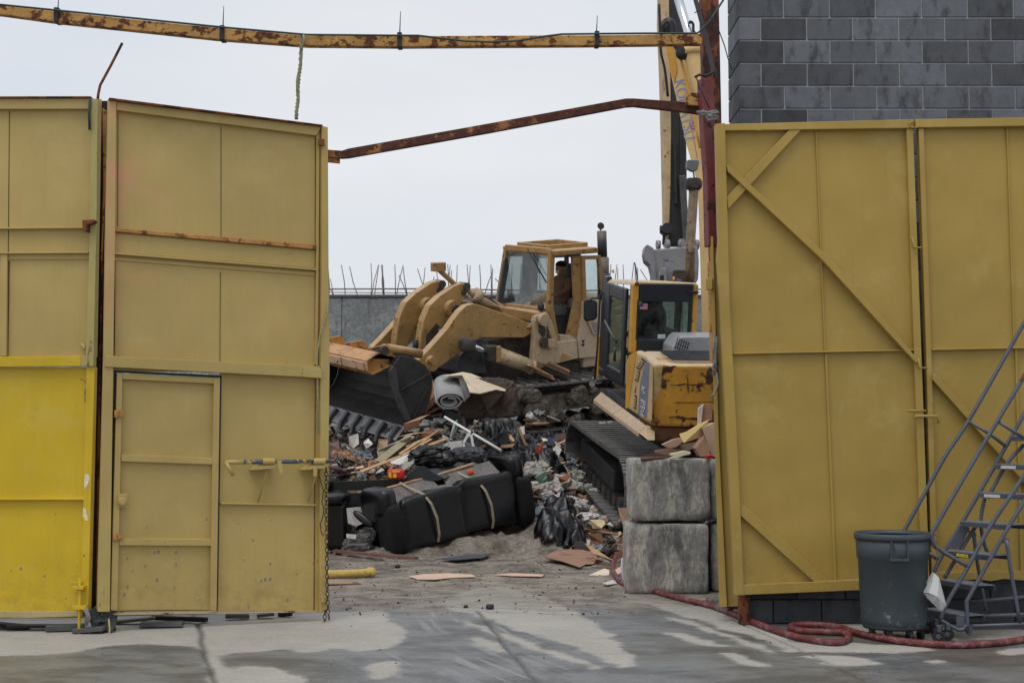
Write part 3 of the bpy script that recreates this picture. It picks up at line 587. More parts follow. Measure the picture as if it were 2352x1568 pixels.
part(PRB, 'vertical_rib', PAINT_R, g3, bars=[((2311, 290), (2328, 798), .012), ((2332, 800), (2345, 1310), .02)], d1=.022)
part(PRB, 'long_diagonal', PAINT_R, g3, [[(2136, 858), (2142, 860), (2360, 1098), (2600, 1380), (2590, 1385), (2354, 1116), (2136, 872)]], d0=0, d1=.07)
# foot post under right gate
b = MB(); q = P(1712, 1400, 12.0); b.box((q.x, 12.06, .18), (.09, .1, .36)); tag(b.build('post_stub', RUSTD), 'rusty red post stub under the corner of the right gate', 'post')
# ------------------------------------------------------------------ posts and overhead beams
pz = Plane((0, 12.5, 0), (0, -1, 0))
b = MB(); b.slab([(1609, -60), (1650, -60), (1658, 300), (1672, 560), (1690, 1040), (1703, 1395), (1663, 1395), (1651, 1040), (1642, 830), (1632, 560), (1618, 300)], pz, -.16, 0); rp = tag(b.build('gate_post', RUSTD, bevel=.01), 'tall rusted steel post at the right of the opening', 'post')
pr = Plane(P(1626, 300, 12.22), (.3, -1, 0)); b = MB(); b.slab([(1611, 180), (1639, 180), (1645, 320), (1647, 565), (1628, 565), (1624, 400), (1618, 320)], pr, -.10, .0); b.build('front_channel', REDP, None, bevel=.008)
o_ = bpy.data.objects['front_channel']; o_.name = 'red_channel_post'; tag(o_, 'dark red steel channel post roped to the rusted post', 'post'); ORG[o_.name] = ORG['front_channel']
b = MB(); b.slab([(1636, 600), (1644, 600), (1649, 830), (1641, 830)], pr, -.1, -.04); b.build('lower_strip', RUSTBAND, o_)
def beam(name, label, pts, Y, w, m):
    b = MB(); t = [(P(u, v0, Y), P(u, v1, Y)) for u, v0, v1 in pts]
    vs = []; 
    for a, c_ in t: vs += [a, c_, c_ + Vector((0, w, 0)), a + Vector((0, w, 0))]
    fs = []
    for i in range(len(t) - 1):
        for k in range(4): fs.append((i * 4 + k, i * 4 + (k + 1) % 4, i * 4 + 4 + (k + 1) % 4, i * 4 + 4 + k))
    fs.append((0, 1, 2, 3)); e = (len(t) - 1) * 4; fs.append((e, e + 3, e + 2, e + 1)); b.add(vs, fs); return tag(b.build(name, m, bevel=.006), label, 'beam')
beam('overhead_beam', 'long rusty yellow overhead beam spanning the gate opening', [(-260, -12, 10), (0, 12, 33), (130, 26, 51), (320, 46, 71), (511, 65, 91), (704, 82, 105), (916, 83, 107), (1367, 81, 104), (1612, 78, 101)], 12.2, .09, RUSTY)
RUSTY2 = mat('brown_rusted_bar', L(150, 100, 56), .8, 0, .3, 4, .3, 40, rust=.75, rs=4, rcol=L(78, 42, 30))
beam('overhead_beam', 'bent brown rusted bar sloping up to the red post', [(745, 343, 361), (785, 346, 363), (800, 341, 362), (1120, 284, 305), (1438, 226, 245), (1455, 226, 244), (1528, 231, 252), (1612, 237, 262)], 12.35, .06, RUSTY2)
b = MB(); b.slab([(752, 362), (780, 362), (780, 375), (752, 372)], Plane((0, 12.36, 0), (0, -1, 0)), -.03, 0); tag(b.build('beam_bracket', RUSTY2), 'small rusted bracket under the left end of the bent bar', 'bracket')
b = MB(); b.slab([(1576, 212), (1604, 214), (1604, 242), (1576, 240)], Plane((0, 12.3, 0), (0, -1, 0)), -.08, 0); tag(b.build('stub_bracket', RUSTY), 'square yellow-brown steel stub above the bent bar', 'bracket')
for u, v0, v1, w in ((132, -8, 50, 'first'), (511, 14, 91, 'second'), (917, 26, 107, 'third'), (1369, 36, 104, 'fourth')):
    b = MB(); b.tube([P(u + 3, v0, 12.17), P(u + 1, v1 - 26, 12.17)], [.003, .006], 6)
    for k in range(4): b.box(P(u - 2 + k * 2.4, v1 - 12, 12.24), (.012, .125, .125), None)
    tag(b.build('tie_spike', BLACK, bevel=.002), {'first': 'black tie with upright tail on the overhead beam, leftmost', 'second': 'black tie with upright tail on the beam above the left gate', 'third': 'black tie with upright tail right of the hanging rope', 'fourth': 'black tie with upright tail nearest the excavator boom'}[w], 'cable tie')
GC = mat('green_cable', L(26, 62, 58), .5)
b = MB(); b.tube([P(u, v, 12.16) for u, v in ((-200, -6), (0, 11), (130, 24), (511, 63), (704, 80), (920, 82), (960, 82), (1010, 88), (1070, 95), (1130, 97), (1190, 94), (1250, 84), (1290, 79), (1370, 78), (1480, 77), (1600, 77), (1606, 74), (1630, 50), (1668, -10))], .009, 8)
tag(b.build('cable', GC), 'dark green cable drooping along the overhead beam', 'cable')
b = MB(); b.tube([P(u, v, 12.1) for u, v in ((1595, 30), (1612, 22), (1630, 36), (1648, 62), (1664, 105), (1675, 145), (1682, 162))], .005, 6); tag(b.build('cable', BLACK), 'thin black wire curving from the post to the block building', 'wire')
b = MB(); pp = [P(u, v, 12.22) for u, v in ((1592, -20), (1606, 30), (1622, 90), (1634, 140), (1640, 172))]
for a, c_ in zip(pp[:-1], pp[1:]): b.beam(a, c_, .04, .008, (0, -1, 0))
tag(b.build('flat_strap', mat('grey_strap', L(70, 62, 66), .7)), 'grey flat steel strap leaning along the rusted post', 'strap')
b = MB(); b.tube([P(u, v, 12.12) for u, v in ((1596, 178), (1606, 172), (1622, 174), (1636, 168), (1644, 160), (1640, 178))], .012, 6); b.tube([P(u, v, 12.12) for u, v in ((1600, 180), (1606, 200), (1618, 225), (1630, 250))], .006, 6); tag(b.build('wire', BLACK), 'black wire loop tied round the top of the red post', 'wire')
b = MB(); rr = random.Random(4)
for k in range(9):
    u0 = 1600 + rr.random() * 20; b.tube([P(u0 + rr.uniform(-4, 4), 252 + rr.random() * 14, 12.14), P(1626 + rr.uniform(-5, 5), 268 + rr.uniform(-12, 10), 12.08), P(1650 + rr.uniform(-6, 2), 258 + rr.uniform(-8, 18), 12.16)], .008 + rr.random() * .006, 6)
GR = mat('grey_rope2', L(126, 126, 122), .95, var=.3, vs=40); tag(b.build('rope_knot', GR), 'frayed grey rope knotted round the red post', 'rope')
b = MB()
for k in range(6): b.tube([P(1645 + rr.uniform(-5, 4), 765 + k * 8, 12.05), P(1638 + rr.uniform(-4, 6), 800 + k * 9, 12.02), P(1646 + rr.uniform(-6, 4), 832 + k * 6, 12.05)], .01, 6)
b.tube([P(1644, 850, 12.05), P(1650, 880, 12.03), P(1640, 905, 12.02), P(1632, 912, 12.02)], .01, 6)
tag(b.build('rope_knot', GR), 'frayed grey rope hanging from the edge of the right gate', 'rope')
for k in range(1):
    b = MB(); z0 = 0
    pts = [(693, 78), (692, 110), (690, 150), (686, 175), (684, 200), (685, 230), (681, 255), (680, 284)]
    for s_ in (0, 2.1, 4.2):
        b.tube([P(u, v, 12.18) + Vector((.012 * math.cos(i * 1.9 + s_), .012 * math.sin(i * 1.9 + s_), 0)) for i, (u, v) in enumerate([(pts[j][0] + (pts[j + 1][0] - pts[j][0]) * t_, pts[j][1] + (pts[j + 1][1] - pts[j][1]) * t_) for j in range(len(pts) - 1) for t_ in (0, .33, .66)])], .009, 5)
    b.tube([P(684, 165, 12.16), P(680, 185, 12.14), P(681, 215, 12.16)], .003, 5); b.tube([P(697, 80, 12.14), P(699, 92, 12.14), P(690, 118, 12.14)], .01, 5)
    tag(b.build('rope', ROPE), 'frayed yellow-green rope hanging from the overhead beam', 'rope')
# ------------------------------------------------------------------ concrete blocks
n = NT('cast_block'); c = n.var(L(146, 143, 137), .12, 2.5, 1); c = n.mix(n.ramp(n.noise(11, 10, .85, (1, 1, .3)), .47, .60, 0, .8), c, L(206, 200, 188))
c = n.mix(n.ramp(n.noise(2.2, 5, .6, (1.6, 1, .5), off=7.6), .50, .62, 0, .8), c, L(82, 84, 84)); c = n.mix(n.ramp(n.noise(24, 9, .85, (1, 1, .4), off=4), .55, .66, 0, .75), c, L(70, 68, 64))
n.bump(n.math('ADD', n.noise(24, 9, .8, (1, 1, .5)), n.math('MULTIPLY', n.noise(6, 5), 2)), .8, .02); CB = n.fin(c, .9)
def roughblock(name, label, c, d, yaw, seed):
    b = MB(); X = Vector((math.cos(yaw), math.sin(yaw), 0)); Y = Vector((-X.y, X.x, 0)); c = Vector(c)
    bm = bmesh.new(); bmesh.ops.create_cube(bm, size=1); bmesh.ops.subdivide_edges(bm, edges=bm.edges[:], cuts=22, use_grid_fill=True)
    vs = []
    for v in bm.verts:
        q = Vector((v.co.x * d[0], v.co.y * d[1], v.co.z * d[2])); r = .045; qq = Vector([max(-h / 2 + r, min(h / 2 - r, k)) for k, h in zip(q, d)])
        dd = q - qq; q = qq + (dd.normalized() * r if dd.length > r else dd)
        nrm = dd.normalized() if dd.length > 0 else q.normalized()
        w = mnoise.noise(q * 5 + Vector((seed, 0, 0))) * .012 + mnoise.noise(q * 22 + Vector((seed, 3, 0))) * .006
        edge = sum(1 for k, h in zip(q, d) if abs(k) > h / 2 - .06); w -= (.02 * max(0, mnoise.noise(q * 9 + Vector((0, seed, 0)))) if edge > 1 else 0)
        q = q + q.normalized() * w; vs.append(c + X * q.x + Y * q.y + Vector((0, 0, q.z)))
    b.add(vs, [[v.index for v in f.verts] for f in bm.faces], True); bm.free()
    return tag(b.build(name, CB), label, 'concrete block')
YB = 14.15
pl = P(1452, 1200, YB); prr = P(1632, 1200, YB); bw = prr.x - pl.x; z1 = P(1500, 1052, YB).z; zm = P(1500, 1200, YB).z
roughblock('concrete_block', 'weathered concrete block on top of the stack, under the cardboard', ((pl.x + prr.x) / 2, YB + .35, (z1 + zm) / 2 + .004), (bw, .62, z1 - zm - .02), .04, 1)
pl = P(1441, 1300, YB); prr = P(1631, 1300, YB)
roughblock('concrete_block', 'weathered concrete block at the bottom of the stack, beside the hose', ((pl.x + prr.x) / 2, YB + .36, zm / 2 - .01), (prr.x - pl.x, .64, zm - .01), -.02, 2)
p2 = P(1680, 1200, YB + .12)
roughblock('concrete_block', 'upper rear concrete block half hidden behind the right gate', (p2.x + .12, YB + .48, (z1 + zm) / 2 + .004), (.66, .62, z1 - zm - .03), .02, 3)
roughblock('concrete_block', 'lower rear concrete block half hidden behind the right gate', (p2.x + .14, YB + .5, zm / 2 - .01), (.66, .62, zm - .03), .0, 4)
# ------------------------------------------------------------------ hose
n = NT('red_hose'); c = n.var(L(104, 40, 42), .3, 14, 1); c = n.mix(n.ramp(n.noise(9, 8, .8), .48, .62, 0, .7), c, L(142, 112, 104)); c = n.mix(n.ramp(n.noise(5, 5, .7, off=5), .55, .65, 0, .7), c, L(84, 48, 46))
n.bump(n.noise(50, 4), .3); HOSE = n.fin(c, .6)
hp_ = [(1440, 1270), (1420, 1282), (1408, 1295), (1412, 1318), (1432, 1340), (1480, 1352), (1560, 1374), (1640, 1394), (1700, 1418), (1760, 1442), (1820, 1462), (1870, 1473), (1915, 1478), (1940, 1474), (1950, 1464), (1938, 1455), (1900, 1453), (1850, 1451), (1822, 1447), (1816, 1441), (1830, 1437), (1880, 1437), (1930, 1443), (1970, 1456), (2020, 1467), (2100, 1478), (2200, 1484), (2300, 1478), (2360, 1470), (2460, 1462)]
def smooth(pts, k=5):
    r = []; m = len(pts)
    for i in range(m - 1):
        p0, p1, p2, p3 = pts[max(i - 1, 0)], pts[i], pts[i + 1], pts[min(i + 2, m - 1)]
        for j in range(k):
            t = j / k; r.append(.5 * ((2 * p1) + (p2 - p0) * t + (2 * p0 - 5 * p1 + 4 * p2 - p3) * t * t + (3 * p1 - p0 - 3 * p2 + p3) * t ** 3))
    r.append(pts[-1]); return r
b = MB(); b.tube([p + Vector((0, 0, .027 + (.05 if i < 8 else 0))) for i, p in enumerate(smooth([G(u, v + 5, .0) for u, v in hp_]))], .027, 10)
tag(b.build('hose', HOSE), 'dusty red hose snaking from the yard to the right edge', 'hose')
# ------------------------------------------------------------------ trash can
n = NT('can_plastic'); z = n.sep()[2]; c = n.var(L(62, 71, 76), .14, 3, 1, (1, 1, .5))
c = n.mix(n.ramp(n.noise(6, 9, .8, (1, 1, .4), off=2), .60, .72, 0, .5), c, L(140, 148, 150)); c = n.mix(n.math('MULTIPLY', n.ramp(n.noise(7, 9, .85, off=9.3), .55, .66), n.ramp(z, .15, .5, .8, 0)), c, L(165, 172, 172))
n.bump(n.noise(30, 4), .1); CAN = n.fin(c, .5)
YC = 11.25; cc = P(2051, 1300, YC); pxm = FPX / YC
tcn = thing('trash_can', 'dusty grey round plastic trash can on a wheeled dolly', 'trash can', (cc.x, YC, 0))
zz = lambda v: P(2051, v, YC).z
b = MB(); C0 = Vector((cc.x, YC, 0))
b.lathe(C0, [(.0, zz(1437)), (.225, zz(1438)), (.243, zz(1432)), (.252, zz(1415)), (.268, zz(1282)), (.277, zz(1280)), (.281, zz(1262)), (.286, zz(1234)), (.272, zz(1234)), (.262, zz(1290)), (.236, zz(1425)), (0, zz(1427))], 48)
b.build('can_body', CAN, tcn)
b = MB(); b.lathe(C0, [(.275, zz(1236)), (.296, zz(1236)), (.299, zz(1230)), (.297, zz(1224)), (.290, zz(1221.5)), (.276, zz(1223)), (.272, zz(1230))], 48); b.build('rim', CAN, tcn)
hb = MB(); yv = YC - .283
for u in (2047, 2084): hb.box((P(u, 1257, yv).x, yv, zz(1258)), (.012, .03, .155))
hb.box((P(2065, 1278, yv).x, yv - .004, zz(1278)), (.145, .035, .018)); hb.build('handle', CAN, tcn, bevel=.004)
hb = MB(); hb.box((P(2065, 1258, yv).x, yv + .012, zz(1258)), (.12, .012, .13)); hb.build('handle_recess', mat('can_dark', L(52, 62, 68), .6), tcn)
WHEEL = mat('caster_rubber', L(32, 32, 34), .6, var=.2)
dl = MB(); dl.lathe(C0, [(0, .12), (.235, .12), (.245, .105), (.235, .085), (0, .085)], 32); dl.build('dolly', mat('dolly', L(48, 50, 52), .7), tcn)
for a in (200, 245, 290, 340, 90):
    a = math.radians(a); q = C0 + Vector((.2 * math.cos(a), .2 * math.sin(a), .036)); w = MB(); w.disc(q, (1, .4, 0), .036, .028, 14); cs = w.build('caster', WHEEL, tcn)
    w = MB(); w.box(q + Vector((0, 0, .035)), (.045, .045, .03)); w.build('fork', BLACK, cs, bevel=.004)
# ------------------------------------------------------------------ rolling ladder
LD = mat('ladder_grey', L(82, 86, 98), .5, .1, .15, 5, .1, 40, rust=.12, rs=8, dust=.3, dcol=L(140, 142, 146))
TR = mat('grit_tread', L(118, 122, 130), .9, 0, .2, 60, .6, 120)
lz = lambda x, y: (1952.3 + x * .2381, 1148.4 + y * .2381); l6 = lambda x, y: (1894.9 + x * .5422, 717.8 + y * .5422)
YF, YN = 11.62, 11.12
lad = thing('rolling_ladder', 'blue-grey steel rolling warehouse ladder with handrails and grit treads', 'ladder', (P(2230, 1440, 11.4).x, 11.4, 0))
def tubes(name, paths, r=.0165, m=LD, par=lad):
    for pth in paths: b = MB(); b.tube(smooth([Vector(p) for p in pth], 3) if len(pth) > 2 else pth, r, 10); b.build(name, m, par)
F_ = lambda *p: [P(*q, YF) for q in p]; N_ = lambda *p: [P(*q, YN) for q in p]
tubes('handrail', [F_(l6(300, 990), l6(340, 915), l6(430, 750), l6(520, 590), l6(610, 455), l6(843, 45), l6(960, -160)),
                   N_(l6(612, 1077), l6(480, 1000), l6(456, 972), l6(452, 940), l6(475, 895), l6(570, 730), l6(700, 510), l6(843, 270), l6(1010, -20))])
tubes('stringer', [F_(lz(740, 960), lz(830, 640), l6(580, 890), l6(770, 560), l6(843, 430), l6(960, 230)),
                   N_(lz(870, 1150), lz(930, 1000), lz(1140, 640), lz(1360, 240), l6(843, 690), l6(980, 450)),
                   N_(lz(1135, 1270), lz(1125, 1000), lz(1140, 950), lz(1250, 750), lz(1510, 290), l6(843, 800), l6(980, 560))])
tubes('rail_strut', [[P(*l6(610, 460), YF), P(*l6(700, 515), YF - .1), P(*l6(765, 565), YF)], [P(*l6(740, 465), YN), P(*l6(843, 530), YN)], [P(*lz(735, 490), YF), P(*lz(850, 575), YF)]], .014)
tubes('leg', [N_(lz(1510, 380), lz(1555, 700), lz(1640, 1180)), F_(lz(1190, 300), lz(1230, 600), lz(1310, 1060)), F_(lz(1300, -20), lz(1262, 190), lz(1285, 380), lz(1330, 510))], .015)
tubes('base_bar', [N_(lz(870, 1150), lz(960, 1205), lz(1040, 1245), lz(1095, 1240), lz(1118, 1200)), N_(lz(1180, 1212), lz(1760, 1192)), [P(*lz(1150, 1120), YN + .2), P(*lz(1760, 1098), YN + .2)], F_(lz(1140, 982), lz(1760, 925))], .015)
tubes('cross_brace', [F_(lz(910, 750), lz(1000, 600), lz(1180, 300), lz(1262, 190)), F_(l6(690, 785), l6(770, 640), l6(843, 560))], .016)
tr = [((lz(690, 1050)), (lz(1110, 1118))), ((lz(860, 768)), (lz(1190, 828))), ((lz(925, 488)), (lz(1375, 540))), ((lz(1070, 200)), (lz(1540, 250))), (l6(650, 762), (l6(880, 775))), (l6(722, 640), (l6(940, 652))), (l6(790, 520), l6(1000, 530))]
for k, (a, c_) in enumerate(tr):
    A = P(*a, YF - .05); Bq = P(*c_, YN); Bq.z = A.z = (A.z + Bq.z) / 2; d = (Bq - A); sd_ = Vector((d.y, -d.x, 0)).normalized()
    if sd_.y > 0: sd_ = -sd_
    dpt = .19; b = MB(); b.prism([A, Bq, Bq - sd_ * dpt, A - sd_ * dpt], Vector((0, 0, .006)))
    t_ = b.build('tread', TR, lad); b = MB(); off = Vector((0, 0, -.028)); b.prism([A + sd_ * .006, Bq + sd_ * .006, Bq, A], off * 1.3); b.prism([A - sd_ * dpt, Bq - sd_ * dpt, Bq - sd_ * (dpt + .006), A - sd_ * (dpt + .006)], off * 1.3)
    b.build('tread_edge', LD, t_)
    if k in (2, 4, 5):
        b = MB(); f0_, f1_ = ((.25, .5) if k == 2 else (.12, .42)); a0 = A.lerp(Bq, f0_) + sd_ * .008 + Vector((0, 0, -.006)); a1 = A.lerp(Bq, f1_) + sd_ * .008 + Vector((0, 0, -.006)); b.prism([a0, a1, a1 + off * .9, a0 + off * .9], sd_ * .001)
        b.build('sticker', mat('yellow_sticker', L(214, 200, 60), .6, var=.5, vs=60) if k == 2 else mat('white_sticker', L(205, 205, 205), .6, var=.1, vs=60), t_)
b = MB(); b.prism([P(*lz(x, y), YF - .02) for x, y in ((1070, 235), (1160, 265), (1060, 470), (935, 470))], Vector((0, .01, 0))); b.build('side_plate', LD, lad)
b = MB(); b.prism([P(*lz(x, y), YN) for x, y in ((1025, 1120), (1110, 1110), (1110, 1215), (1030, 1215))], Vector((0, .01, 0))); b.prism([P(*lz(x, y), YN) for x, y in ((1100, 1200), (1190, 1205), (1190, 1290), (1140, 1305), (1110, 1260))], Vector((0, .01, 0))); b.build('foot_plate', LD, lad)
b = MB(); b.prism([P(*lz(x, y), YN - .01) for x, y in ((1470, 350), (1540, 375), (1530, 440), (1480, 410))], Vector((0, .03, 0))); b.prism([P(*lz(x, y), YF - .01) for x, y in ((1150, 290), (1220, 320), (1215, 370), (1160, 350))], Vector((0, .03, 0))); b.build('leg_bracket', LD, lad)
for x, y, Y_ in ((742, 1232, 11.5), (830, 1230, 11.35), (855, 1320, 11.0), (942, 1282, 11.12)):
    q = P(*lz(x, y), Y_); r = .048; q.z = r + .002; w = MB(); w.disc(q, (.5, 1, 0), r, .03, 18); cs = w.build('caster', WHEEL, lad)
    w = MB(); w.disc(q, (.5, 1, 0), .02, .04, 10); w.box(q + Vector((0, 0, .06)), (.03, .05, .05)); w.build('fork', LD, cs, bevel=.003)
b = MB(); vs = [P(*lz(x, y), Y_) for x, y, Y_ in ((812, 695, 11.05), (700, 890, 11.08), (800, 985, 11.0), (885, 1072, 11.05), (930, 1010, 11.06), (860, 745, 11.06), (790, 800, 10.98), (760, 890, 10.97), (845, 930, 10.95))]
b.add(vs, [(0, 1, 7, 6), (1, 2, 8, 7), (2, 3, 8), (3, 4, 8), (4, 5, 8), (5, 0, 6, 8), (6, 7, 8)]); b.add([v + Vector((0, .05, 0)) for v in vs[:6]], [(0, 1, 2, 3, 4, 5)])
n = NT('film'); n.fin(L(215, 216, 214), .35); n.b.inputs['Alpha'].default_value = .8; tag(b.build('plastic_bag', n.m), 'clear plastic sleeve hanging from a chain beside the trash can', 'bag')
chain('chain', 'thin chain hanging from the ladder handrail down to the plastic sleeve', [P(*lz(825, 320), 11.1), P(*lz(840, 460), 11.08), P(*lz(852, 600), 11.06), P(*lz(850, 730), 11.05)], .035, .003, mat('dull_chain', L(110, 110, 112), .5, .6))
# chunk rubble at the foot of the right gate post
GREYR = mat('rubble_chunk', L(112, 108, 102), .9, var=.3, vs=12, bump=.6, tint=False)
for k, (u, v, s_) in enumerate(((1650, 1382, .10), (1672, 1378, .07), (1636, 1374, .06), (1664, 1394, .08), (1690, 1390, .05))):
    b = MB(); q = G(u, v, s_ * .5); b.puff(q, (s_, s_ * .8, s_ * .6), e=.7, wr=s_ * .3, ws=9, seed=k, nu=14, nv=10); tag(b.build('rubble_chunk', GREYR, smooth=False), 'grey rubble lump at the foot of the concrete blocks and gate post', 'rubble', 'rubble lumps beside the block stack')
# scraps under the left gates
sc = mat('scrap_grey', L(84, 84, 82), .85, var=.3)
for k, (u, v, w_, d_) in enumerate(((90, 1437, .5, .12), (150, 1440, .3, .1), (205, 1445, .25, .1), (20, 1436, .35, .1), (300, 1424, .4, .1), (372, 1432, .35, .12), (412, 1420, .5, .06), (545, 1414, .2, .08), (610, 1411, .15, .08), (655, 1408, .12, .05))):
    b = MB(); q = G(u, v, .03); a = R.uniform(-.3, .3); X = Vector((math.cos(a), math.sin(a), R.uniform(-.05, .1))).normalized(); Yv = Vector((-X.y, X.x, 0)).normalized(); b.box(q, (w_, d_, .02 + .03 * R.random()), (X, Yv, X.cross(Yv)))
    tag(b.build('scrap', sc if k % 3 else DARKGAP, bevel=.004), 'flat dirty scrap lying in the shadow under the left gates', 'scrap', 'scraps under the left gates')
# ------------------------------------------------------------------ machine materials
CATY = mat('dusty_loader_yellow', L(168, 133, 80), .7, 0, .16, 2.5, .2, 30, rust=.2, rs=9, rcol=L(104, 66, 36), dust=.85, dcol=L(190, 165, 132), grime=.25, gcol=L(70, 52, 34))
CATD = mat('dirty_cab_beige', L(184, 164, 140), .8, 0, .12, 3, .2, 30, rust=.12, rs=6, rcol=L(150, 108, 62), grime=.18, gcol=L(96, 84, 70), dust=.3)
CATC = mat('cab_frame_brown', L(160, 124, 76), .7, 0, .15, 5, .2, 30, rust=.22, rs=8, rcol=L(100, 62, 36), dust=.6, dcol=L(196, 172, 140))
STEEL = mat('worn_dark_steel', L(80, 80, 83), .5, .2, .25, 5, .3, 30, grime=.3, gcol=L(30, 28, 27), dust=.3, dcol=L(120, 116, 110))
SHOE = mat('track_shoe', L(112, 110, 108), .38, .35, .3, 9, .3, 30, grime=.3, gcol=L(34, 32, 30), dust=.7, dcol=L(158, 155, 150))
MUD = mat('caked_mud', L(66, 61, 56), .85, 0, .45, 6, 1., 12, rust=.3, rs=6, rcol=L(78, 66, 54))
BLY = mat('belly_black', L(44, 44, 46), .6, .2, .3, 4, .3, 30, rust=.12, rs=5, rcol=L(90, 70, 46))
CHROME = mat('chrome_rod', L(210, 214, 220), .18, .9, .05, 3, 0)
RUB = mat('black_rubber', L(18, 19, 22), .5, 0, .2, 6, .1, 40, dust=.25, dcol=L(110, 108, 104))
BKT = mat('bucket_steel', L(58, 56, 56), .5, .2, .35, 3, .4, 12, rust=.15, rs=3, rcol=L(96, 70, 48), dust=.2, dcol=L(110, 105, 98))
LIP = mat('bright_worn_steel', L(150, 150, 154), .45, .15, .3, 6, .3, 40, rust=.3, rs=5, rcol=L(74, 68, 62))
GUARD = mat('spill_guard_yellow', L(172, 124, 56), .7, 0, .25, 4, .3, 30, rust=.4, rs=6, rcol=L(112, 84, 66), dust=.7, dcol=L(190, 150, 120))
def glass(name, tintc, a=.15, refl=.35):
    n = NT(name); tr = n.n('ShaderNodeBsdfTransparent'); tr.inputs[0].default_value = (*tintc, 1); gl_ = n.n('ShaderNodeBsdfGlossy'); gl_.inputs['Roughness'].default_value = .03
    df = n.n('ShaderNodeBsdfDiffuse'); df.inputs[0].default_value = (.55, .55, .52, 1)
    fr = n.n('ShaderNodeFresnel'); fr.inputs[0].default_value = 1.5
    m1 = n.n('ShaderNodeMixShader'); n.l(n.math('MULTIPLY', n.ramp(n.noise(5, 8, .8), .35, .75), a), m1.inputs[0]); n.l(tr.outputs[0], m1.inputs[1]); n.l(df.outputs[0], m1.inputs[2])
    m2 = n.n('ShaderNodeMixShader'); n.l(n.math('MULTIPLY', fr.outputs[0], refl * 2), m2.inputs[0]); n.l(m1.outputs[0], m2.inputs[1]); n.l(gl_.outputs[0], m2.inputs[2]); n.l(m2.outputs[0], n.out.inputs[0]); return n.m
GLS = glass('cab_glass', (.80, .86, .86), .10, .22); GLT = glass('green_cab_glass', (.62, .74, .68), .10, .25)
def rough_at(vs, k): return vs
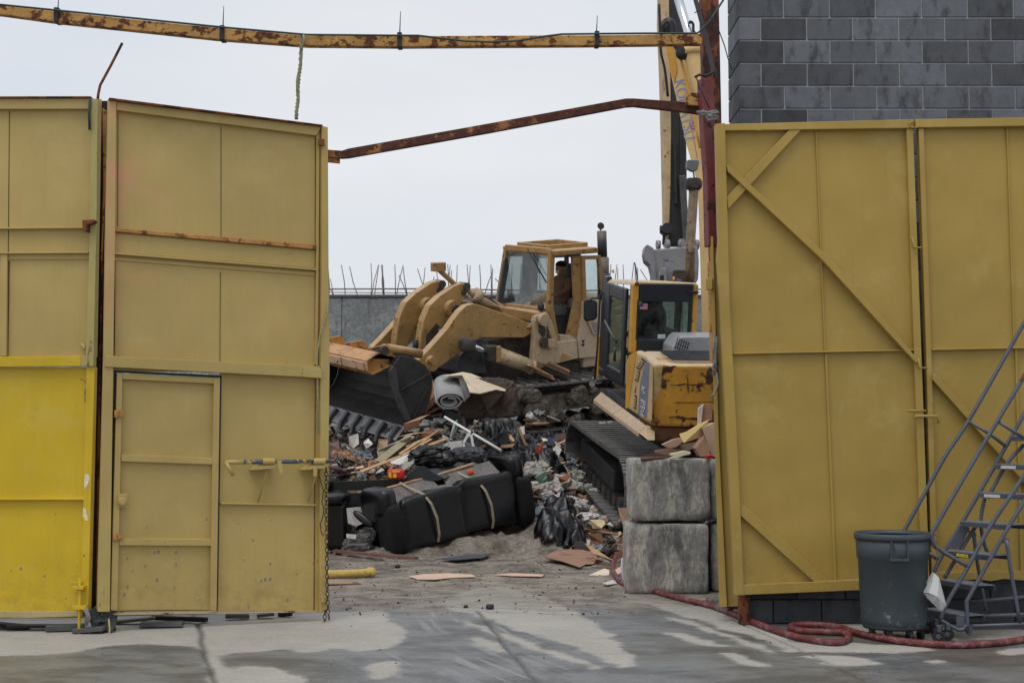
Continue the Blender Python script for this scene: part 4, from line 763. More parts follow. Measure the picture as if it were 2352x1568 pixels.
# ------------------------------------------------------------------ people
SKIN = mat('skin', L(176, 128, 104), .6, var=.05, bump=0)
def figure(name, label, hip, fwd, jacket, pants, hair, arms=None, lean=0., cap=True, mask=False, sc=1.):
    F = Vector(fwd).normalized(); U = Vector((0, 0, 1)); U = (U + F * lean).normalized(); Lf = U.cross(F).normalized(); hip = Vector(hip)
    q = lambda f, l, u: hip + (F * f + Lf * l + U * u) * sc
    o = thing(name, label, 'person', hip - Vector((0, 0, .1)))
    def skin(nm, nodes, edges, m, par, sub=1):
        me = bpy.data.meshes.new(nm); me.from_pydata([tuple(p - ORG[par.name]) for p, r in nodes], edges, []); ob = bpy.data.objects.new(nm, me); COL.objects.link(ob); ob.parent = par; ORG[ob.name] = ORG[par.name]
        md = ob.modifiers.new('k', 'SKIN'); sv = me.skin_vertices[0].data
        for i, (p, r) in enumerate(nodes): sv[i].radius = (r, r) if not isinstance(r, tuple) else r; sv[i].use_root = (i == 0)
        s_ = ob.modifiers.new('s', 'SUBSURF'); s_.levels = sub + 1; s_.render_levels = sub + 1; me.materials.append(m); return ob
    a = arms or ((.36, .24, .18), (.36, -.24, .18))
    nd = [(q(0, 0, .0), .155), (q(-.02, 0, .18), .15), (q(-.02, 0, .36), .165), (q(-.01, 0, .48), .12), (q(0, 0, .555), .062),
          (q(.0, .16, .45), .085), (q(.06, .24, .26), .06), (q(*a[0]), .045), (q(0, -.16, .45), .085), (q(.06, -.24, .26), .06), (q(*a[1]), .045),
          (q(.2, .1, -.01), .1), (q(.45, .12, .03), .075), (q(.5, .12, -.38), .05), (q(.2, -.1, -.01), .1), (q(.45, -.12, .03), .075), (q(.5, -.12, -.38), .05)]
    nd = [(p, r * sc) for p, r in nd]
    ed = [(0, 1), (1, 2), (2, 3), (3, 4), (3, 5), (5, 6), (6, 7), (3, 8), (8, 9), (9, 10), (0, 11), (11, 12), (12, 13), (0, 14), (14, 15), (15, 16)]
    skin('body', nd, ed, jacket, o)
    hd = MB(); hc = q(.03, 0, .66); hd.puff(hc, (.098 * sc, .076 * sc, .12 * sc), (F, Lf, U), e=.92, nu=20, nv=16); hd.puff(q(.125, 0, .655), (.02 * sc, .013 * sc, .028 * sc), (F, Lf, U), e=1, nu=8, nv=8)
    for s_ in (1, -1): hd.puff(q(.02, .078 * s_, .655), (.02 * sc, .01 * sc, .032 * sc), (F, Lf, U), e=1, nu=8, nv=8)
    hd.tube([q(0, 0, .52), q(.01, 0, .60)], .055 * sc, 12); h = hd.build('head', SKIN, o)
    for s_ in (1, -1): e_ = MB(); e_.puff(q(.118, .032 * s_, .675), (.008 * sc, .012 * sc, .007 * sc), (F, Lf, U), e=1, nu=8, nv=6); e_.build('eye', BLACK, h)
    mb_ = MB(); mb_.puff(q(.122, 0, .605), (.006 * sc, .024 * sc, .006 * sc), (F, Lf, U), e=1, nu=10, nv=6); mb_.build('mouth', mat('lips', L(140, 84, 76), .6), h)
    if cap:
        c_ = MB(); c_.puff(q(.012, 0, .735), (.108 * sc, .088 * sc, .075 * sc), (F, Lf, U), e=.85, nu=18, nv=12); c_.tube([q(-.06, 0, .70), q(.07, 0, .71)], .0001, 4); c_.build('beanie', hair, o)
    else:
        c_ = MB(); c_.puff(q(-.01, 0, .68), (.125 * sc, .115 * sc, .15 * sc), (F, Lf, U), e=.9, nu=18, nv=14); c_.build('hood', hair, o)
    if mask: c_ = MB(); c_.puff(q(.095, 0, .615), (.035 * sc, .05 * sc, .042 * sc), (F, Lf, U), e=.9, nu=14, nv=10); c_.build('face_mask', mat('white_mask', L(220, 220, 215), .8), o)
    for k in (0, 1):
        w = q(*a[k]); el = q(.06, .24 if k == 0 else -.24, .26); d = (w - el).normalized(); sdv = d.cross(U).normalized(); pv = sdv.cross(d)
        hm = MB(); hm.puff(w + d * .045 * sc, (.045 * sc, .038 * sc, .017 * sc), (d, sdv, pv), e=.8, nu=14, nv=8)
        for i, (ln, off) in enumerate(((.065, .026), (.075, .009), (.07, -.009), (.055, -.026))):
            p0 = w + (d * .08 + sdv * off) * sc; hm.tube([p0, p0 + (d * ln * .5 - pv * .012) * sc, p0 + (d * ln * .75 - pv * .035) * sc, p0 + (d * ln * .6 - pv * .055) * sc], [.0095 * sc, .009 * sc, .008 * sc, .006 * sc], 6)
        p0 = w + (d * .03 + sdv * (.034 if k else -.034)) * sc; hm.tube([p0, p0 + (d * .03 + sdv * (.02 if k else -.02)) * sc, p0 + (d * .055 + sdv * (.012 if k else -.012) - pv * .02) * sc], [.012 * sc, .010 * sc, .007 * sc], 6)
        hm.build('hand', SKIN, o)
    return o
# ------------------------------------------------------------------ track builder in a side plane
def track(root, nm, c0, c1, r0, r1, N, U, width, nsh=40, sag=.02, shoe=SHOE, grs=.035, fm=None):
    """c0,c1: wheel centres (on the outer plane). belt of shoes swept round them"""
    c0 = Vector(c0); c1 = Vector(c1); D = (c1 - c0).normalized(); Uu = N.cross(D).normalized()
    if Uu.z < 0: Uu = -Uu
    l = (c1 - c0).length; path = []
    def add(p, t): path.append((p, t))
    K = 60
    for i in range(K): t = i / K; add(c0 + D * (l * t) + Uu * (r0 + (r1 - r0) * t - sag * math.sin(math.pi * t)), D)
    for i in range(24): a = math.pi * i / 24; add(c1 + (Uu * math.cos(a) + D * math.sin(a)) * r1, (D * math.cos(a) - Uu * math.sin(a)))
    for i in range(K): t = i / K; add(c1 - D * (l * t) - Uu * (r1 + (r0 - r1) * t), -D)
    for i in range(24): a = math.pi * i / 24; add(c0 + (-Uu * math.cos(a) - D * math.sin(a)) * r0, (-D * math.cos(a) + Uu * math.sin(a)))
    cum = [0.]
    for i in range(len(path)): cum.append(cum[-1] + (path[(i + 1) % len(path)][0] - path[i][0]).length)
    tot = cum[-1]; b = MB(); lk = MB(); j = 0
    for k in range(nsh):
        s_ = tot * k / nsh
        while cum[j + 1] < s_: j += 1
        f = (s_ - cum[j]) / max(1e-6, cum[j + 1] - cum[j]); p = path[j][0].lerp(path[(j + 1) % len(path)][0], f); t = path[j][1].normalized(); o_ = t.cross(N).normalized()
        if (p - (c0 + c1) / 2).dot(o_) < 0: o_ = -o_
        pc = p - N * (width / 2); pit = tot / nsh
        b.box(pc - o_ * .01, (pit * .97, width, .04), (t, N, o_))
        for g_ in ((-.36, 1.), (0, .55), (.32, .55)) if grs < .03 else ((-.4, 1.),): b.box(pc + t * (pit * g_[0]) + o_ * (grs * g_[1] / 2 + .008), (.016, width, grs * g_[1] + .01), (t, N, o_))
        for s2 in (.38, .62): lk.box(p - N * (width * s2) - o_ * .05, (pit * .8, .035, .08), (t, N, o_))
    bt = b.build('track_belt', shoe, root, bevel=0); lk.build('track_chain', MUD, bt)
    w = MB(); w.disc(c0 - N * width / 2, N, r0 * .82, width * .3, 24); w.disc(c0 - N * width / 2, N, r0 * .35, width * .5, 16); w.build('idler_wheel', MUD, root)
    w = MB(); w.disc(c1 - N * width / 2, N, r1 * .82, width * .3, 24); w.disc(c1 - N * width / 2, N, r1 * .4, width * .5, 16); w.build('drive_sprocket', MUD, root)
    f = MB(); rr = min(r0, r1); m0 = c0 + D * (r0 * .9); m1 = c1 - D * (r1 * .9)
    f.prism([m0 - N * width * .12 + Uu * rr * .42, m1 - N * width * .12 + Uu * rr * .5, m1 - N * width * .12 - Uu * rr * .2, m0 - N * width * .12 - Uu * rr * .3], -N * width * .66); f.build('track_frame', fm or BLY, root, bevel=.02)
    for i in range(8):
        q = c0 + D * (l * (.12 + .76 * i / 7)) - Uu * (rr - .13) - N * width / 2; w = MB(); w.disc(q, N, .1, width * .62, 14); w.build('track_roller', MUD, root)
# ================================================================== EXCAVATOR
yw, ptc = math.radians(11), math.radians(10.5)
EF = Vector((-math.sin(yw) * math.cos(ptc), math.cos(yw) * math.cos(ptc), math.sin(ptc))); EN = Vector((-math.cos(yw), -math.sin(yw), 0)); EU = EF.cross(-EN).normalized(); EU = EU if EU.z > 0 else -EU
AX = (EN, EF, EU)
PLs = Plane(P(1450, 652, 20.2), EN)     # left side of the house
PRr = Plane(P(1450, 652, 20.2), -EF)    # rear face of the cab
EY = mat('excavator_yellow', L(196, 144, 46), .55, 0, .12, 2.5, .15, 30, rust=.10, rs=6, rcol=L(86, 48, 30), dust=.9, dcol=L(214, 190, 150), grime=.12, gcol=L(110, 80, 40))
EYR = mat('counterweight_paint', L(184, 132, 40), .6, 0, .18, 1.6, .2, 30, rust=.37, rs=4.2, rcol=L(64, 36, 26), dust=.9, dcol=L(214, 192, 160), grime=.3, gcol=L(70, 44, 24))
EC = mat('faded_cream_paint', L(190, 160, 108), .6, 0, .14, 3, .1, 30, rust=.12, rs=6, dust=.8, dcol=L(196, 180, 158), grime=.12, gcol=L(120, 104, 86))
EB = mat('navy_black_trim', L(28, 32, 41), .45, 0, .15, 4, .1, 40, dust=.7, dcol=L(112, 116, 126))
EG = mat('stripe_blue_grey', L(112, 116, 132), .6, 0, .12, 4, .1)
gp = G(1560, 1200, .3); ex = thing('excavator', 'yellow and black crawler excavator with a rusted counterweight, rear towards us', 'excavator', (2.0, 20.6, .5))
# tracks
NTk = EN
pt0 = Plane(P(1376, 1009, 20.9), EN)
n_c = pt0.hit(1413, 1126); f_c = pt0.hit(1312, 1030)
track(ex, 'near', n_c, f_c, .50, .41, EN, EU, .78, 46, .01, SHOE, .022)
track(ex, 'far', n_c - EN * 1.95, f_c - EN * 1.95, .50, .41, EN, EU, .75, 46, .01, SHOE, .022)
b = MB(); cc_ = (n_c + f_c) / 2 - EN * 1.35; b.box(cc_ + EU * .12, (1.2, 1.6, .45), AX); b.disc(cc_ + EU * .42, EU, .6, .2, 24); b.build('undercarriage', MUD, ex, bevel=.03)
# house
ed = PLs.hit
b = MB(); b.slab([(1437, 937), (1440, 831), (1447, 812), (1460, 805), (1482, 815), (1503, 836), (1498, 900), (1491, 972)], PLs, -.14, 0); hs_ = b.build('engine_housing', EC, ex, bevel=.05, seg=3)
b = MB(); b.slab([(1437, 937), (1440, 831), (1447, 812), (1460, 806), (1476, 818), (1480, 960)], PLs, -2.6, -.135); b.build('engine_deck', EC, ex, bevel=.03)
b = MB(); b.slab([(1446, 815), (1462, 807), (1462, 812), (1444, 936), (1437, 937), (1440, 831)], PLs, .0, .006); b.build('edge_trim', EY, hs_)
b = MB(); b.slab([(1484, 826), (1501, 842), (1498, 966), (1466, 950), (1471, 880)], PLs, .0, .005); b.build('stripe_panel', EG, hs_)
b = MB(); b.slab([(1494, 838), (1501, 843), (1498, 966), (1488, 961)], PLs, .004, .009); b.build('edge_trim', EC, hs_)
for p_ in (((1462, 844), (1475, 822), (1483, 828), (1471, 850)), ((1459, 872), (1466, 851), (1471, 854), (1466, 877)), ((1456, 936), (1459, 906), (1464, 910), (1461, 940)), ((1457, 900), (1460, 886), (1462, 888), (1460, 902))):
    b = MB(); b.slab(p_, PLs, .004, .008); lv = b.build('louver', BLACK, hs_, bevel=0); b = MB()
    for t in (.2, .4, .6, .8):
        A = PLs.hit(*p_[0]).lerp(PLs.hit(*p_[1]), t); Bq = PLs.hit(*p_[3]).lerp(PLs.hit(*p_[2]), t); b.beam(A + EN * .012, Bq + EN * .012, .012, .012, EN)
    b.build('louver_slat', EC, lv)
def text3d(s, pos, xax, yax, size, m, par, name, ext=.002, sx=1.):
    c_ = bpy.data.curves.new(name, 'FONT'); c_.body = s; c_.size = size; c_.extrude = ext; c_.offset = 0; o_ = bpy.data.objects.new(name + '_tmp', c_); COL.objects.link(o_)
    bpy.context.view_layer.update(); me = bpy.data.meshes.new_from_object(o_.evaluated_get(bpy.context.evaluated_depsgraph_get())); bpy.data.objects.remove(o_)
    X = Vector(xax).normalized(); Yv = Vector(yax).normalized(); Zv = X.cross(Yv)
    for v in me.vertices: v.co = Vector(pos) + X * (v.co.x * sx) + Yv * v.co.y + Zv * v.co.z - ORG[par.name]
    me.materials.clear(); me.materials.append(m); me.name = name; ob = bpy.data.objects.new(name, me); COL.objects.link(ob); ob.parent = par; ORG[ob.name] = ORG[par.name]; return ob
TXW = mat('white_decal', L(206, 206, 208), .6, var=.1, vs=20); TXB = mat('blue_decal', L(144, 158, 194), .6, var=.1, vs=20)
for t_, u, v, sz, w_ in (('PC', 1476, 900, .13, 1.05), ('220', 1473, 934, .17, .95), ('LC', 1474, 953, .13, 1.0)):
    text3d(t_, PLs.hit(u, v) + EN * .016, -EF, EU, sz, TXW, hs_, 'model_lettering', sx=w_)
# counterweight
cwp = Plane(PLs.hit(1503, 838) - EF * .02, -EF)
b = MB()
A0 = PLs.hit(1496, 905); wd = 2.62
zt = (cwp.hit(1503, 838) - A0).dot(EU); zb = (cwp.hit(1490, 981) - A0).dot(EU); zl = (cwp.hit(1510, 1018) - A0).dot(EU)
base = cwp.hit(1494, 905); base = base - EU * ((base - A0).dot(EU)); base = base - EN * ((base - PLs.p).dot(EN) + .02)
prof = []
for i in range(13):
    t = i / 12; s_ = wd * t; curve = .09 * (abs(2 * t - 1) ** 7); prof.append((s_, curve))
for (h0, h1, ins, nm, m_) in ((zb, zt, 0, 'counterweight', EYR), (zl, zb - .01, .05, 'counterweight_base', mat('rust_black_base', L(96, 62, 34), .8, 0, .3, 3, .3, 30, rust=.5, rs=3, rcol=L(44, 30, 24)))):
    b = MB(); lo = []; hi = []
    for s_, c_ in prof: lo.append(base - EN * s_ + EF * (c_ + ins) + EU * h0); hi.append(base - EN * s_ + EF * (c_ + ins) + EU * h1)
    bk = [base - EN * wd + EF * .75, base + EF * .75]; ring = lambda h, P_: P_ + [q + EU * h for q in bk]
    r0_, r1_ = ring(h0, lo), ring(h1, hi); nn_ = len(r0_); b.add(r0_ + r1_, [list(range(nn_))[::-1], list(range(nn_, 2 * nn_))] + [(i, (i + 1) % nn_, nn_ + (i + 1) % nn_, nn_ + i) for i in range(nn_)]); cw = b.build(nm, m_, ex, bevel=.04, seg=3)
    if nm == 'counterweight': CW = cw
b = MB(); q = lambda s_, h, d=.0: base - EN * s_ + EU * h + EF * (.09 * abs(2 * s_ / wd - 1) ** 7 - .006 - d)
TEAR = mat('torn_rust', L(70, 34, 26), .9, var=.4, vs=9)
hh = zt - zb
b.add([q(.05, zt - .05), q(.12, zt - .06), q(.24, zt - .01), q(.30, zt - .012), q(.22, zt - .05), q(.12, zt - .13), q(.07, zt - .2)], [(0, 1, 6), (1, 2, 4), (2, 3, 4), (1, 4, 5), (1, 5, 6)]); b.build('torn_corner', TEAR, CW)
for s0, h0, s1, h1, w_ in ((.22, zt - .27, .98, zt - .25, .018), (1.02, zt - .16, .98, zb + .12, .03), (.3, zt - .5, 2.4, zt - .48, .012), (.22, zb + .14, 1.05, zb + .10, .04), (.45, zt - .18, .47, zt - .38, .025), (1.05, zt - .12, 1.12, zt - .22, .04)):
    b = MB(); K = 8
    for i in range(K):
        t0, t1 = i / K, (i + 1) / K; jz = lambda t: .02 * mnoise.noise(Vector((t * 9, h0 * 5, s0)))
        b.beam(q(s0 + (s1 - s0) * t0, h0 + (h1 - h0) * t0 + jz(t0)), q(s0 + (s1 - s0) * t1, h0 + (h1 - h0) * t1 + jz(t1)), w_ * .55 * (1 + 1.6 * mnoise.noise(Vector((i * 1.7, s0 * 9, 2.3)))), .004, -EF)
    b.build('rust_scar', TEAR, CW)
# hood parts on the deck
dk = Plane(PLs.hit(1465, 808), EU)
b = MB(); a0 = PLs.hit(1462, 806); a1 = PLs.hit(1503, 836)
for i in range(9):
    A = a0.lerp(a1, .15 + i * .08) - EN * .3 + EU * .03; b.beam(A, A - EN * .8, .035, .02, EU)
b.build('deck_grating', EB, ex)
HOOD = mat('muffler_hood_grey', L(152, 155, 160), .45, .2, .1, 3, .1, 30, dust=.7, dcol=L(170, 172, 174))
ph = Plane(cwp.p + EF * .85, -EF); b = MB(); b.slab([(1543, 832), (1546, 797), (1556, 782), (1566, 772), (1700, 772), (1700, 832)], ph, -.5, 0); b.slab([(1540, 836), (1543, 828), (1700, 828), (1700, 838)], ph, -.55, .05); hd_ = b.build('muffler_hood', HOOD, ex, bevel=.035, seg=3)
b = MB()
for r_ in range(3):
    for i in range(6):
        u = 1550 + i * 5 + r_ * 2.5 + (2 - r_) * 0; v = 800 - r_ * 9 + i * 2.2; b.bar(ph, (u, v), (u + 2.2, v - 7), .014, .0, .006)
b.build('vent_slots', BLACK, hd_)
# skirt / side step
b = MB(); t0, t1 = PLs.hit(1381, 899), PLs.hit(1484, 976); s0 = PLs.off(.14).hit(1363, 917); s1 = PLs.off(.14).hit(1467, 994)
b.add([t0, t1, s1, s0] + [p - EU * .06 for p in (t0, t1, s1, s0)], [(0, 1, 2, 3), (7, 6, 5, 4), (0, 4, 5, 1), (1, 5, 6, 2), (2, 6, 7, 3), (3, 7, 4, 0)]); b.build('side_skirt', mat('dusty_skirt', L(184, 162, 136), .75, 0, .15, 3, .1, rust=.15, rs=4, rcol=L(176, 130, 60), grime=.2, gcol=L(96, 84, 74)), ex, bevel=.008)
b = MB(); s2 = s1 - EU * .0; b.prism([t1, s1, s1 - EF * .12 - EU * .08 - EN * .1, t1 - EF * .1], -EN * .1); b.build('skirt_corner', EC, ex, bevel=.01)
b = MB(); b.box((t0 + t1) / 2 - EN * 1.3 + EU * .02, (2.5, (t1 - t0).length * .96, .12), AX); b.build('turntable_deck', STEEL, ex)
# cab
cabR = [(1450, 645), (1600, 656), (1601, 780), (1598, 812), (1447, 812)]
cl = 1.75; cwid = (PRr.hit(1600, 700) - PRr.hit(1450, 700)).length
def cabq(s_, f_, h): return cab0 - EN * s_ + EF * f_ + EU * h
cab0 = PRr.hit(1447, 812); chh = (PRr.hit(1450, 650) - cab0).dot(EU)
cab = MB(); 
b = MB()   # pillars and roof of the cab shell
def pil(name, m, pts, vec, bev=.02): bb = MB(); bb.prism(pts, vec); return bb.build(name, m, ex, bevel=bev)
roof = MB(); rd = EU * -.11; r4_ = [cabq(.0, 0, chh - .03), cabq(cwid, 0, chh - .03), cabq(cwid - .02, 0, chh + .02), cabq(.05, 0, chh + .03)]; roof.hexa([r4_[0], r4_[1], r4_[1] + EF * cl + rd, r4_[0] + EF * cl + rd, r4_[3], r4_[2], r4_[2] + EF * cl + rd, r4_[3] + EF * cl + rd]); rf = roof.build('cab_roof', EC, ex, bevel=.03, seg=3)
pil('rear_pillar', EY, [cabq(0, 0, 0), cabq(.10, 0, 0), cabq(.10, 0, chh), cabq(.0, 0, chh)], EF * .14, .03)
pil('rear_pillar', EY, [cabq(cwid - .075, 0, 0), cabq(cwid + .01, 0, 0), cabq(cwid + .01, 0, chh), cabq(cwid - .075, 0, chh)], EF * .14, .03)
pil('rear_header', EB, [cabq(.10, -.01, chh - .26), cabq(cwid - .075, -.01, chh - .26), cabq(cwid - .075, -.01, chh + .01), cabq(.10, -.01, chh + .0)], EF * .1, .02)
rw = pil('rear_window_frame', EB, [cabq(.10, .0, 0), cabq(cwid - .075, .0, 0), cabq(cwid - .075, .0, .20), cabq(.10, .0, .20)], EF * .06, .01)
g_ = lambda u, v: (-(PRr.hit(u, v) - cab0).dot(EN), (PRr.hit(u, v) - cab0).dot(EU))
x0, h0 = g_(1459, 779); x1, h1 = g_(1584, 691)
for r4 in ((.10, x0, .20, chh - .26), (x1, cwid - .075, .20, chh - .26), (x0, x1, .20, h0), (x0, x1, h1, chh - .26)):
    bb = MB(); bb.prism([cabq(r4[0], .0, r4[2]), cabq(r4[1], .0, r4[2]), cabq(r4[1], .0, r4[3]), cabq(r4[0], .0, r4[3])], EF * .05); bb.build('frame_bar', EB, rw, bevel=.006)
bb = MB(); bb.prism([cabq(x0, .03, h0), cabq(x1, .03, h0), cabq(x1, .03, h1), cabq(x0, .03, h1)], EF * .006); bb.build('rear_glass', GLT, ex)
# left side: door
for nm, m_, a_, b__ in (('door_post', EB, 0.10, .16), ('front_pillar', EB, cl - .30, cl)):
    bb = MB(); bb.prism([cabq(0, a_, -.42), cabq(0, b__, -.42), cabq(0, b__, chh - .02), cabq(0, a_, chh - .02)], -EN * .08); bb.build(nm, m_, ex, bevel=.02)
bb = MB(); bb.prism([cabq(-.03, .26, -.5), cabq(-.03, .40, -.5), cabq(-.03, .40, chh - .1), cabq(-.03, .26, chh - .1)], -EN * .05); dr_ = bb.build('cab_door', EB, ex, bevel=.02)
bb = MB(); bb.prism([cabq(-.03, 1.18, -.5), cabq(-.03, 1.40, -.5), cabq(-.03, 1.40, chh - .1), cabq(-.03, 1.18, chh - .1)], -EN * .05); bb.prism([cabq(-.03, .4, chh - .3), cabq(-.03, 1.18, chh - .3), cabq(-.03, 1.18, chh - .1), cabq(-.03, .4, chh - .1)], -EN * .05); bb.prism([cabq(-.03, .4, -.5), cabq(-.03, 1.18, -.5), cabq(-.03, 1.18, -.32), cabq(-.03, .4, -.32)], -EN * .05); bb.build('door_frame', EB, dr_, bevel=.02)
bb = MB(); bb.prism([cabq(-.01, .4, -.32), cabq(-.01, 1.18, -.32), cabq(-.01, 1.18, chh - .3), cabq(-.01, .4, chh - .3)], -EN * .006); bb.build('door_glass', GLT, dr_)
bb = MB(); bb.tube([cabq(-.10, 1.1, .35), cabq(-.10, .7, .2), cabq(-.07, .5, .1)], .018, 8); bb.tube([cabq(-.09, .5, .02), cabq(-.09, .5, -.18)], .02, 8); bb.build('door_handle', EB, dr_)
bb = MB(); bb.prism([cabq(-.02, cl - .02, -.60), cabq(-.02, cl + .03, -.60), cabq(-.02, cl + .03, .05), cabq(-.02, cl - .02, .05)], -EN * .06); bb.build('corner_marker', EY, ex, bevel=.008)
bb = MB(); bb.prism([cabq(0, 0, -.55), cabq(0, cl, -.55), cabq(0, cl, -.45), cabq(0, 0, -.45)], -EN * (cwid)); bb.build('cab_floor', EB, ex, bevel=.02)
for s_ in (0., cwid - .06):
    bb = MB(); bb.prism([cabq(s_, cl - .06, -.4), cabq(s_ + .06, cl - .06, -.4), cabq(s_ + .06, cl - .06, chh), cabq(s_, cl - .06, chh)], EF * .06); bb.build('front_pillar', EB, ex, bevel=.01)
bb = MB(); bb.prism([cabq(cwid - .04, 0, -.4), cabq(cwid - .04, cl, -.4), cabq(cwid - .04, cl, .25), cabq(cwid - .04, 0, .25)], -EN * .03); bb.prism([cabq(cwid - .04, .7, .25), cabq(cwid - .04, .95, .25), cabq(cwid - .04, .95, chh), cabq(cwid - .04, .7, chh)], -EN * .03); bb.build('right_wall', EB, ex)
bb = MB(); bb.puff(cabq(.46, .62, .28), (.25, .07, .38), AX, e=.5); bb.puff(cabq(.46, .60, .70), (.14, .05, .11), AX, e=.6); bb.puff(cabq(.46, .85, -.1), (.26, .28, .08), AX, e=.5); bb.build('seat', RUB, ex)
# flag and sticker
bb = MB(); c_ = [g_(1471, 697), g_(1488, 711)]
bb.prism([cabq(c_[0][0], .02, c_[1][1]), cabq(c_[1][0], .02, c_[1][1]), cabq(c_[1][0], .02, c_[0][1]), cabq(c_[0][0], .02, c_[0][1])], EF * .002); fl = bb.build('flag_sticker', mat('flag_white', L(205, 200, 205), .6), ex)
fx0, fz1 = c_[0]; fx1, fz0 = c_[1]
bb = MB()
for k in range(7): zz_ = fz1 - (fz1 - fz0) * (2 * k + .5) / 13.5; bb.prism([cabq(fx0, .018, zz_), cabq(fx1, .018, zz_), cabq(fx1, .018, zz_ - (fz1 - fz0) / 13.), cabq(fx0, .018, zz_ - (fz1 - fz0) / 13.)], EF * .001)
bb.build('flag_stripes', mat('flag_red', L(170, 50, 60), .6), fl)
bb = MB(); bb.prism([cabq(fx0, .016, fz1), cabq(fx0 + (fx1 - fx0) * .42, .016, fz1), cabq(fx0 + (fx1 - fx0) * .42, .016, fz1 - (fz1 - fz0) * .54), cabq(fx0, .016, fz1 - (fz1 - fz0) * .54)], EF * .001); bb.build('flag_canton', mat('flag_blue', L(44, 54, 110), .6), fl)
bb = MB(); c_ = [g_(1512, 768), g_(1529, 778)]; bb.prism([cabq(c_[0][0], .02, c_[1][1]), cabq(c_[1][0], .02, c_[1][1]), cabq(c_[1][0], .02, c_[0][1]), cabq(c_[0][0], .02, c_[0][1])], EF * .002); bb.build('window_sticker', mat('pale_sticker', L(190, 205, 205), .6), ex)
# antenna, roof lamps
bb = MB(); bb.tube([PRr.hit(1463, 652), PRr.hit(1463, 635), PRr.hit(1460, 612), PRr.hit(1457, 603)], .009, 6); bb.disc(PRr.hit(1463, 652), EU, .03, .03); bb.build('antenna', BLACK, ex)
for u in (1396, 1552): bb = MB(); qq = PRr.hit(u if u > 1450 else 1470, 646) + (EF * 1.5 if u < 1450 else EF * .1); bb.puff(qq + EU * .03, (.02, .02, .03), e=.9, nu=10, nv=8); bb.build('roof_knob', EY, ex)
bb = MB(); bb.box(PRr.hit(1592, 671) - EF * .02, (.14, .03, .035), AX); bb.tube([PRr.hit(1583, 655), PRr.hit(1584, 668), PRr.hit(1590, 676)], .006, 6); bb.build('rear_latch', EB, ex)
# mirror and rods
Ym = 21.9
bb = MB(); bb.slab([(1341, 692), (1346, 688), (1366, 689), (1372, 694), (1372, 728), (1366, 735), (1347, 738), (1341, 732)], Plane((0, Ym, 0), (.1, -1, 0)), -.05, 0); mr = bb.build('mirror', RUB, ex, bevel=.01)
bb = MB(); bb.slab([(1344, 693), (1368, 693), (1368, 730), (1346, 734)], Plane((0, Ym, 0), (.1, -1, 0)), .0, .004); bb.build('mirror_glass', mat('mirror_glass', L(120, 126, 122), .08, .9, .1), mr)
bb = MB(); bb.tube([P(1392, 672, 21.9), P(1382, 672, 21.9), P(1378, 680, 21.9), P(1376, 720, 21.9), P(1372, 800, 21.9), P(1366, 872, 21.9)], .016, 8); bb.tube([P(1378, 686, 21.9), P(1360, 684, 21.9), P(1356, 690, 21.9)], .013, 8); bb.build('mirror_arm', BLACK, ex)
bb = MB(); bb.disc(P(1360, 882, 21.9), (.2, -1, .2), .045, .03, 16); bb.tube([P(1366, 872, 21.9), P(1370, 880, 21.9), P(1382, 878, 21.9)], .012, 8); bb.build('round_mirror', mat('grey_disc', L(120, 120, 118), .5), ex)
# boom
BM = mat('boom_cream', L(214, 180, 122), .55, 0, .08, 2, .1, 30, rust=.06, rs=7, rcol=L(60, 44, 34), dust=.5, dcol=L(222, 204, 176))
STK = mat('stick_dusty', L(186, 160, 122), .7, 0, .2, 4, .2, 30, rust=.16, rs=8, rcol=L(120, 92, 60), grime=.2)
pb = Plane(P(1590, 400, 22.6), (-.42, -.9, 0)); bb = MB()
bb.slab([(1528, 95), (1608, 92), (1640, 300), (1660, 780), (1612, 780), (1607, 600), (1603, 470), (1600, 418), (1573, 322), (1552, 225), (1535, 150)], pb, -.45, 0); bo = bb.build('boom', BM, ex, bevel=.03)
bb = MB(); bb.slab([(1528, 95), (1545, 95), (1556, 160), (1550, 190), (1540, 160)], pb, .0, .02); bb.build('boom_plate', EY, bo)
X_ = (pb.hit(1580, 305) - pb.hit(1556, 175)).normalized(); Yx = pb.n.cross(X_)
text3d('KOMATSU', pb.hit(1548, 186) + pb.n * .006, X_, Yx if Yx.x > 0 else -Yx, .27, TXB, bo, 'boom_lettering', sx=.80)
text3d('50', pb.hit(1583, 280) + pb.n * .006, X_, Yx if Yx.x > 0 else -Yx, .16, mat('red_decal', L(190, 70, 100), .6), bo, 'boom_lettering', sx=.9)
bb = MB(); bb.bar(pb, (1591, 305), (1602, 366), .012, 0, .003); bb.build('boom_pinstripe', mat('red_stripe', L(180, 90, 100), .6), bo)
bb = MB(); bb.tube([P(1588, 100, 22.3), P(1590, 130, 22.3), P(1611, 210, 22.2), P(1616, 245, 22.2)], [.155, .125, .115, .11], 18); bb.tube([P(1588, 108, 22.3), P(1590, 125, 22.3)], .16, 18); ac = bb.build('arm_cylinder', BM, ex)
bb = MB(); bb.tube([P(1547, -40, 22.6), P(1583, 82, 22.35), P(1589, 104, 22.3)], .072, 14); bb.build('arm_cylinder_rod', CHROME, ex)
bb = MB(); bb.tube([P(1556, 112, 22.4), P(1567, 150, 22.35), P(1585, 216, 22.3), P(1600, 300, 22.2), P(1608, 340, 22.2)], .022, 8); bb.build('hydraulic_pipe', EY, ex)
